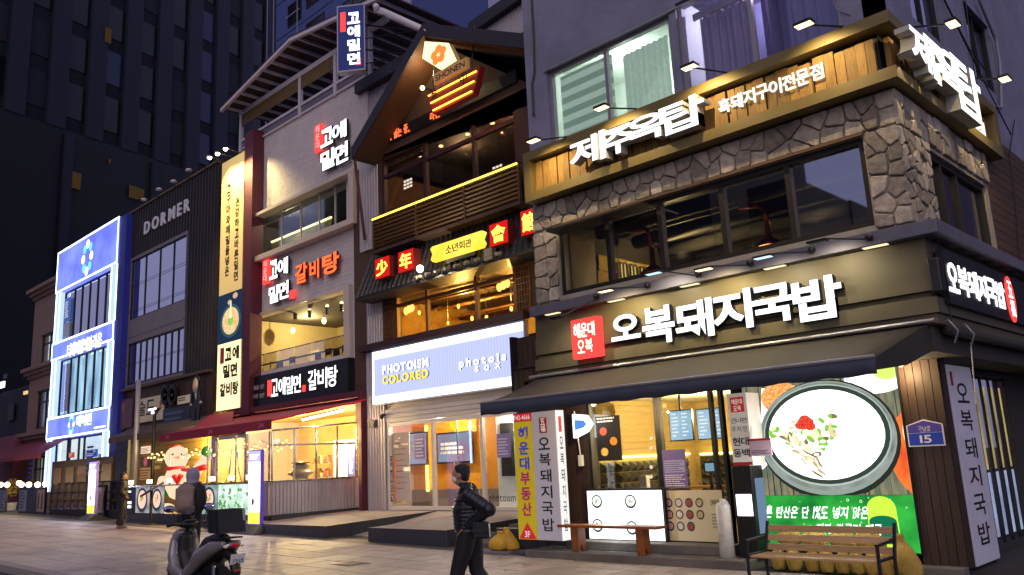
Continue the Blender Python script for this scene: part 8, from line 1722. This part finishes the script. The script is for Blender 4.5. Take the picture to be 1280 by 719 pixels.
# ================================================================ people
M_skin = mat('skin', 'a87a60', .55, var=.05); M_hair = mat('black hair', '121012', .6, var=.2, scale=60, bump=.4, bscale=120)
def person(base, f, lbl, j, jacket, trousers, shoes, vox=.014, hair=True, puffy=True, hood=None, mask=False, cap=None, headturn=0.):
    """j: joints in the body's own frame (forward, left, up)"""
    f = V(f).normalized(); l = V(-f.y, f.x, 0); b0_ = V(base)
    p = thing('person', base, lbl, 'person')
    def T(q): return b0_+f*q[0]+l*q[1]+V(0,0,q[2])
    ax = (f, l, V(0,0,1)); a = headturn; hf = f*math.cos(a)+l*math.sin(a); hl = V(-hf.y, hf.x, 0); hax = (hf, hl, V(0,0,1))
    hd = T(j['head'])
    H = lambda x, y, z: hd+hf*x+hl*y+V(0,0,z)
    S = [MB().ball(hd+V(0,0,.02), (.098, .078, .112), 20, 14, hax), MB().ball(H(.025, 0, -.055), (.07, .058, .07), 16, 10, hax), MB().ball(H(.1, 0, -.012), (.022, .014, .022), 8, 6, hax), MB().ball(H(.094, 0, .03), (.02, .05, .012), 8, 6, hax), MB().ball(H(.085, 0, -.055), (.02, .026, .012), 8, 6, hax),
         MB().ball(H(-.005, .078, -.005), (.022, .012, .034), 8, 6, hax), MB().ball(H(-.005, -.078, -.005), (.022, .012, .034), 8, 6, hax), MB().tube([H(-.012, 0, -.05), T(j['neck'])], [.052, .06], 12), MB().ball(T(j['chest']), (.1, .15, .2), 14, 10, ax), MB().tube([T(j['chest']), T(j['hip'])], [.12, .12], 12)]
    for s in ('L', 'R'):
        sh, el, ha, hp, kn, ft = (T(j[k+s]) for k in ('sh', 'el', 'ha', 'hp', 'kn', 'ft'))
        S += [MB().tube([sh, el, ha], [.04, .034, .026], 10), MB().tube([hp, kn, ft+V(0,0,.09)], [.07, .05, .04], 10)]
        d = (ha-el).normalized(); sd = f if abs(d.dot(f)) < .8 else l; sd = (sd-d*sd.dot(d)).normalized(); up = d.cross(sd)
        S.append(MB().ball(ha+d*.045, (.045, .036, .018), 10, 7, (d, sd, up)))
        for k in range(4):
            o = ha+d*.08+sd*(.027-.018*k); L_ = [.062, .072, .067, .052][k]; S.append(MB().tube([o, o+d*L_*.5-up*.006, o+d*L_*.85-up*.026], [.0095, .0085, .007], 7))
        o = ha+d*.03+sd*.034; S.append(MB().tube([o, o+sd*.018+d*.03, o+sd*.02+d*.055-up*.008], [.0105, .0095, .008], 7))
    blob(S, max(.006, vox*.5), M_skin, 'body', p, 3)
    # eyes
    for s in (-1, 1): MB().ball(H(.088, .03*s, .012), (.008, .013, .007), 8, 6, hax).build('eye', mat('eye', '201512', .2), p, smooth=True)
    if hair:
        blob([MB().ball(H(-.02, 0, .045), (.102, .086, .092), 18, 12, hax), MB().ball(H(-.05, 0, .0), (.062, .08, .09), 14, 10, hax)]+[MB().ball(H(-.02+.07*math.cos(k), .058*math.sin(k), .085+.008*math.sin(k*3)), .03, 8, 6) for k in (0, .7, 1.4, 2.1, -.7, -1.4, -2.1, 3.1)], .011, M_hair, 'hair', p, 2)
    if cap: blob([MB().ball(H(-.01, 0, .06), (.11, .095, .075), 16, 10, hax), MB().obox(H(.12, 0, .045), hf*.06, hl*.065, V(0,0,.008))], .012, cap, 'cap', p, 2)
    if mask: blob([MB().ball(H(.062, 0, -.045), (.052, .062, .055), 14, 10, hax)], .009, mat('white mask', 'd8d4d0', .7), 'face_mask', p, 2); MB().tube([H(.06, .058, -.03), H(.0, .08, .0)], .002, 4).build('mask_loop', M_paper, p)
    # jacket: puffer rings
    ch, hp0, nk = T(j['chest']), T(j['hip']), T(j['neck']); Jk = []
    n = 11 if puffy else 4
    for k in range(n):
        t = k/(n-1); c = ch.lerp(hp0, t*1.05)+V(0,0,.1*(1-t)); w_ = [.165, .22, .235, .225, .22, .22, .22][int(t*6)]; dd = [.145, .185, .21, .215, .21, .205, .2][int(t*6)]
        Jk.append(MB().ball(c, (dd, w_, .045 if puffy else .13), 18, 8, ax))
    Jk.append(MB().tube([ch+V(0,0,.1), hp0-V(0,0,.02)], [.12, .165], 14)) if puffy else None
    Jk.append(MB().tube([nk-V(0,0,.02), nk+V(0,0,.045)], [.085, .078], 14))
    for s in ('L', 'R'):
        sh, el, ha = (T(j[k+s]) for k in ('sh', 'el', 'ha'))
        Jk.append(MB().tube([ch.lerp(sh, .5)+V(0,0,.08), sh], [.09, .075], 12))
        m_ = 7; Jk.append(MB().ball(el, .088 if puffy else .07, 12, 8))
        for q, (A_, B_) in enumerate(((sh, el), (el, el.lerp(ha, .92)))):
            r0, r1 = ((.092, .08), (.078, .055))[q]
            if puffy:
                for k in range(m_): t = (k+.5)/m_; d = (B_-A_).normalized(); o = d.orthogonal().normalized(); Jk.append(MB().ball(A_.lerp(B_, t), (r0*(1-t)+r1*t, r0*(1-t)+r1*t, (B_-A_).length/m_*.62), 12, 7, (o, d.cross(o), d)))
            Jk.append(MB().tube([A_, B_], [r0*.88, r1*.88], 12))
    blob(Jk, vox, jacket, 'jacket', p, 2)
    if hood: blob([MB().ball(H(-.02, 0, .015), (.15, .145, .18), 16, 12, hax), MB().tube([H(-.03, 0, -.05), nk-V(0,0,.03)], [.12, .15], 14)], vox, hood, 'hood', p, 3)
    Tr = [MB().ball(T(j['hip'])-V(0,0,.02), (.125, .17, .13), 16, 10, ax)]
    for s in ('L', 'R'):
        hp, kn, ft = (T(j[k+s]) for k in ('hp', 'kn', 'ft')); Tr.append(MB().tube([hp+V(0,0,.05), hp.lerp(kn, .4), kn, kn.lerp(ft, .55)+V(0,0,.03), ft+V(0,0,.1)], [.12, .112, .09, .085, .08], 14))
        Tr.append(MB().ball(kn.lerp(ft, .82)+V(0,0,.05), (.075, .072, .03), 12, 7, ax))
    blob(Tr, vox, trousers, 'trousers', p, 3)
    for s in ('L', 'R'):
        ft = T(j['ft'+s]); pit = j.get('pitch'+s, 0); d = (f*math.cos(pit)+V(0,0,math.sin(pit))); upv = d.cross(-l) if 0 else V(0,0,1)*math.cos(pit)-f*math.sin(pit)
        blob([MB().ball(ft+d*.02+upv*.055, (.07, .045, .06), 12, 8, (d, l, upv)), MB().ball(ft+d*.11+upv*.035, (.1, .048, .035), 12, 8, (d, l, upv)), MB().obox(ft+d*.06+upv*.012, d*.13, l*.044, upv*.012)], .01, shoes, 'shoe', p, 2)
    return p, T
M_nj = mat('navy puffer', '15161f', .4, var=.15, scale=20, bump=.3, bscale=30); M_bt2 = mat('black trousers', '101014', .75, var=.15, bump=.3, bscale=12); M_sh = mat('black shoe', '0e0d0e', .35)
Wh = V(CW.x, CW.y, 0).normalized(); Rh = V(_r.x, _r.y, 0).normalized()
mbase = pZ(589, 768, 0.02)
fm = (-Rh*.96+Wh*.2).normalized()
walk = dict(head=(.07, 0, 1.60), neck=(.015, 0, 1.47), chest=(-.02, 0, 1.3), hip=(-.03, 0, .97), shL=(-.02, .17, 1.4), elL=(-.33, .25, 1.2), haL=(-.02, .17, 1.0), shR=(-.01, -.17, 1.4), elR=(.05, -.22, 1.13), haR=(.08, -.14, 1.0),
            hpL=(-.02, .09, .92), knL=(.12, .09, .5), ftL=(.2, .09, .02), hpR=(-.03, -.09, .92), knR=(-.06, -.09, .49), ftR=(-.32, -.09, .07), pitchR=-.5, pitchL=.15)
mn, Tm = person((mbase.x, mbase.y, .014), fm, 'man in dark navy puffer jacket with white face mask walking left past the steps', walk, M_nj, M_bt2, M_sh, .013, mask=True)
bag = thing('shoulder_bag', Tm((-.2, .28, .98)), 'small black shoulder bag hanging behind the walking man\'s elbow', 'bag')
c = Tm((-.22, .22, .97)); lm = V(-fm.y, fm.x, 0)
MB().obox(c, fm*.1, lm*.045, V(0,0,.095)).build('pouch', mat('black leather bag', '0c0c0e', .35, bump=.2), bag, bevel=.02); MB().obox(c+lm*.048+V(0,0,.03), fm*.095, lm*.006, V(0,0,.06)).build('flap', MAT['black leather bag'], bag, bevel=.004)
MB().tube([c+V(0,0,.09)+fm*.08, Tm((-.16, .2, 1.2)), Tm((-.13, .1, 1.42)), Tm((-.02, -.08, 1.5)), Tm((.1, -.14, 1.38))], .012, 6).build('strap', MAT['black leather bag'], bag, smooth=True)
# man in black by the terrace
b = pZ(150, 661, .22); st2 = dict(head=(.03, 0, 1.66), neck=(.0, 0, 1.53), chest=(0, 0, 1.34), hip=(0, 0, 1.0), shL=(0, .18, 1.44), elL=(-.06, .24, 1.17), haL=(.08, .2, 1.0), shR=(0, -.18, 1.44), elR=(-.06, -.24, 1.17), haR=(.1, -.19, 1.02), hpL=(0, .09, .95), knL=(.03, .1, .5), ftL=(.03, .11, .02), hpR=(0, -.09, .95), knR=(0, -.1, .5), ftR=(-.08, -.1, .02))
person((b.x, b.y, zg(b.x)+.012), Rh*.8+Wh*.5, 'man dressed all in black standing at the left end of the lit terrace', st2, mat('black coat', '0c0b10', .7), M_bt2, mat('brown grey shoe', '6a5650', .5), .025, puffy=False)
# hooded person with backpack behind the scooter
b = pZ(238, 699, .05)
pr, Tr_ = person((b.x, b.y, zg(b.x)+.012), Wh*.95-Rh*.25, 'hooded person seen from behind, standing beyond the scooter', st2, mat('plum grey jacket', '4e434c', .8, bump=.2), M_bt2, M_sh, .022, hair=False, puffy=False, hood=mat('grey hood', '8a869c', .85, bump=.3))
bp = thing('backpack', Tr_((-.2, 0, 1.25)), 'brownish backpack with black straps on the hooded person\'s back', 'backpack')
blob([MB().obox(Tr_((-.25, .1, 1.18)), Wh*.1, Rh*.19, V(0,0,.25)), MB().ball(Tr_((-.3, .1, 1.08)), (.16, .19, .2), 14, 10, (Wh, Rh, V(0,0,1))), MB().ball(Tr_((-.22, .1, 1.4)), (.12, .18, .12), 14, 10, (Wh, Rh, V(0,0,1)))], .025, mat('taupe backpack', '86706a', .8, bump=.3), 'pack', bp, 3)
blob([MB().ball(Tr_((-.2, -.18, 1.2)), (.16, .14, .3), 14, 10, (Wh, Rh, V(0,0,1)))], .025, mat('black pack side', '14131a', .8), 'side_panel', bp, 3)
MB().tube([Tr_((-.15, .16, 1.5)), Tr_((-.02, .16, 1.53)), Tr_((.14, .16, 1.35))], .025, 6).build('strap', M_black, bp); MB().tube([Tr_((-.15, -.16, 1.5)), Tr_((-.02, -.16, 1.53)), Tr_((.14, -.16, 1.35))], .025, 6).build('strap', M_black, bp)

# ================================================================ scooter, nose towards -X
rc_ = pZ(276, 752, .02); X0, Y0 = rc_.x, rc_.y
sc = thing('scooter', (X0, Y0, .012), 'silver grey and black scooter parked on the paving, carrying a black box', 'scooter')
Q = lambda a, l_, z: V(X0-a, Y0-l_, z+.012)       # a forward, l left, z up
M_sil = mat('silver grey bodywork', '8a8588', .32, .35, var=.04, coat=.4); M_plast = mat('black plastic', '101114', .5, var=.1); M_seat = mat('seat vinyl', '17171b', .55, bump=.2); M_rub = mat('tyre rubber', '0d0d0e', .85, bump=.4)
for a, nm in ((0, 'rear'), (1.42, 'front')):
    w_ = MB().lathe(Q(a, -.06, .24), [(.16, 0), (.235, .005), (.25, .03), (.255, .06), (.25, .09), (.235, .115), (.16, .12)], 28, V(0, -1, 0)).build('wheel', M_rub, sc, smooth=True)
    MB().lathe(Q(a, -.045, .24), [(.165, 0), (.17, .045), (.165, .09)], 24, V(0,-1,0)).build('rim', M_steel, w_, smooth=False)
    for k in range(5): t = k*2*math.pi/5; MB().obox(Q(a+.085*math.cos(t), 0, .24+.085*math.sin(t)), (math.cos(t)*.08, 0, math.sin(t)*.08), (0, .035, 0), (-math.sin(t)*.014, 0, math.cos(t)*.014)).build('spoke', M_chrome, w_)
E_ = lambda a, l_, z, r: MB().ball(Q(a, l_, z), r, 16, 10)
# side panels and tail, leg shield, floor
for s in (1, -1):
    blob([MB().tube([Q(-.28, .1*s, .80), Q(0, .15*s, .74), Q(.3, .17*s, .62), Q(.55, .16*s, .46), Q(.8, .17*s, .36)], [.045, .1, .12, .09, .06], 12)], .016, M_sil, 'side_panel', sc, 3)
    blob([MB().tube([Q(.8, .19*s, .33), Q(1.05, .2*s, .4), Q(1.2, .17*s, .6), Q(1.22, .14*s, .82), Q(1.12, .1*s, .95)], [.05, .09, .085, .07, .04], 12)], .016, M_sil, 'leg_shield_panel', sc, 3)
blob([MB().tube([Q(-.3, 0, .78), Q(0, 0, .72), Q(.35, 0, .62), Q(.6, 0, .5)], [.07, .14, .16, .12], 14), MB().obox(Q(.78, 0, .3), (.3, 0, 0), (0, .16, 0), (0, 0, .05)), MB().tube([Q(1.0, 0, .35), Q(1.18, 0, .62), Q(1.16, 0, .9)], [.13, .13, .12], 14), MB().obox(Q(.45, 0, .4), (.35, 0, 0), (0, .1, 0), (0, 0, .12))], .02, M_plast, 'body', sc, 3)
blob([MB().tube([Q(.62, 0, .66), Q(.4, 0, .76), Q(.15, 0, .80), Q(-.1, 0, .84)], [.07, .12, .13, .09], 14)], .016, M_seat, 'seat', sc, 4)
blob([MB().tube([Q(1.42+.26*math.cos(t), 0, .24+.28*math.sin(t)) for t in (.3, .9, 1.5, 2.1, 2.6)], .07, 10)], .014, M_sil, 'front_fender', sc, 3)
MB().tube([Q(1.42, .08, .24), Q(1.2, .06, .7)], .025, 8).build('fork', M_chrome, sc); MB().tube([Q(1.42, -.08, .24), Q(1.2, -.06, .7)], .025, 8).build('fork', M_chrome, sc)
MB().tube([Q(1.12, 0, .92), Q(1.08, 0, 1.02)], .04, 8).build('stem', M_plast, sc)
blob([MB().ball(Q(1.1, 0, 1.04), (.1, .16, .06), 14, 8)], .014, M_plast, 'dashboard', sc, 2); MB().obox(Q(1.04, 0, 1.085), (.045, 0, .02), (0, .09, 0), (0, 0, .004)).build('gauge', mat('gauge glass', '6a7078', .1), sc)
for s in (1, -1):
    MB().tube([Q(1.08, .08*s, 1.03), Q(1.0, .26*s, 1.06), Q(.93, .36*s, 1.05)], [.018, .016, .02], 8).build('handlebar', M_plast, sc, smooth=True); MB().tube([Q(.98, .28*s, 1.055), Q(.9, .4*s, 1.045)], .024, 8).build('grip', M_rub, sc); MB().tube([Q(1.03, .2*s, 1.07), Q(1.0, .36*s, 1.06)], .007, 5).build('brake_lever', M_chrome, sc)
    MB().tube([Q(1.04, .2*s, 1.08), Q(1.03, .25*s, 1.2), Q(1.06, .29*s, 1.25)], .008, 5).build('mirror_stem', M_plast, sc)
    m_ = MB().ball(Q(1.07, .31*s, 1.28), (.018, .09, .055), 14, 8).build('mirror', M_plast, sc, smooth=True); MB().ball(Q(1.055, .31*s, 1.28), (.006, .078, .044), 14, 8).build('mirror_glass', mat('mirror glass', 'a8b0c8', .05, 1), m_, smooth=True)
MB().prism([Q(1.24, .16, 1.0), Q(1.24, -.16, 1.0), Q(1.14, -.12, 1.3), Q(1.14, .12, 1.3)], (-.006, 0, 0)).build('windscreen', glass('screen', (.6,.65,.7), .12), sc)
blob([MB().ball(Q(1.26, 0, .86), (.1, .17, .13), 14, 8)], .016, M_sil, 'front_cowl', sc, 3); MB().ball(Q(1.345, 0, .84), (.03, .12, .06), 12, 8).build('headlight', mat('lamp glass', 'b8b8b0', .1), sc, smooth=True)
# tail: lamp, indicators, plate
blob([MB().ball(Q(-.32, 0, .78), (.07, .13, .05), 14, 8)], .01, mat('chrome tail', 'b0aeb4', .15, .9), 'tail_cover', sc, 2)
MB().ball(Q(-.375, 0, .775), (.025, .08, .028), 12, 8).build('tail_light', mat('red lens', 'a0141a', .15, em=.15), sc, smooth=True)
for s in (1, -1): MB().ball(Q(-.35, .12*s, .77), (.025, .04, .024), 10, 7).build('indicator', mat('clear lens', 'd8c8b0', .1, em=.05), sc, smooth=True)
blob([MB().tube([Q(-.2, 0, .68), Q(-.36, 0, .6), Q(-.42, 0, .42), Q(-.4, 0, .34)], [.09, .08, .07, .06], 10)], .014, M_plast, 'rear_mudguard', sc, 3)
MB().obox(Q(-.46, 0, .60), (.02, 0, .068), (0, .105, 0), (.004, 0, -.001)).build('number_plate', M_paper, sc)
# plate lettering, facing back (+X): text runs towards +Y
pu, pv_ = V(0,1,0), V(-.28, 0, .96)
lettering('부산', Q(-.467, .06, .625), pu, pv_, .07, .028, mat('plate blue ink', '2a3f7a', .5), sc, depth=.003, joined=True); lettering('7929', Q(-.475, .08, .555), pu, pv_, .16, .055, MAT['plate blue ink'], sc, depth=.003, off=.01, joined=True)
B('reflector', mat('red reflector', 'c01a1a', .2, em=.3), Q(-.47, .04, .44), Q(-.48, -.04, .46), sc)
MB().tube([Q(.1, -.16, .22), Q(-.15, -.17, .26), Q(-.38, -.17, .3)], [.04, .06, .055], 12).build('exhaust', M_steel, sc, smooth=True); blob([MB().tube([Q(.42, .12, .3), Q(.1, .13, .26)], [.11, .09], 12)], .016, M_plast, 'engine_case', sc, 2)
MB().tube([Q(.55, .14, .25), Q(.6, .3, .01)], .012, 6).build('side_stand', M_steel, sc)
MB().tube([Q(.0, .12, .5), Q(-.02, .12, .28)], .03, 8).build('shock_absorber', M_chrome, sc)
for s in (1, -1): MB().tube([Q(.1, .1*s, .86), Q(-.35, .12*s, .88), Q(-.4, 0, .885)], .012, 6).build('grab_rail', M_steel, sc)
bxs = thing('delivery_box', Q(-.1, 0, .9), 'black fabric delivery box with pale edge strapped on the scooter tail', 'box')
c = Q(-.1, 0, 1.1)
MB().obox(c, (.17, .0, .0), (0, .2, 0), (-.03, 0, .155)).build('shell', mat('black box fabric', '101216', .75, var=.15, bump=.5, bscale=40), bxs, bevel=.02)
MB().obox(c+V(.177, 0, 0), (.008, 0, 0), (0, .2, 0), (-.03, 0, .155)).build('pale_edge', M_steel, bxs); 
for s in (1,): MB().obox(c+V(.16, .185*s, 0), (.025, 0, 0), (0, .025, 0), (-.03, 0, .16)).build('edge_trim', mat('grey piping', '8a8c94', .5), bxs, bevel=.006)
for x in (-.08, .09): MB().obox(c+V(x, -.203, 0), (.02, 0, 0), (0, .004, 0), (-.03, 0, .15)).build('strap', M_seat, bxs)
MB().obox(c+V(-.03, 0, .158), (.172, 0, 0), (0, .202, 0), (0, 0, .008)).build('lid', MAT['black box fabric'], bxs, bevel=.006)
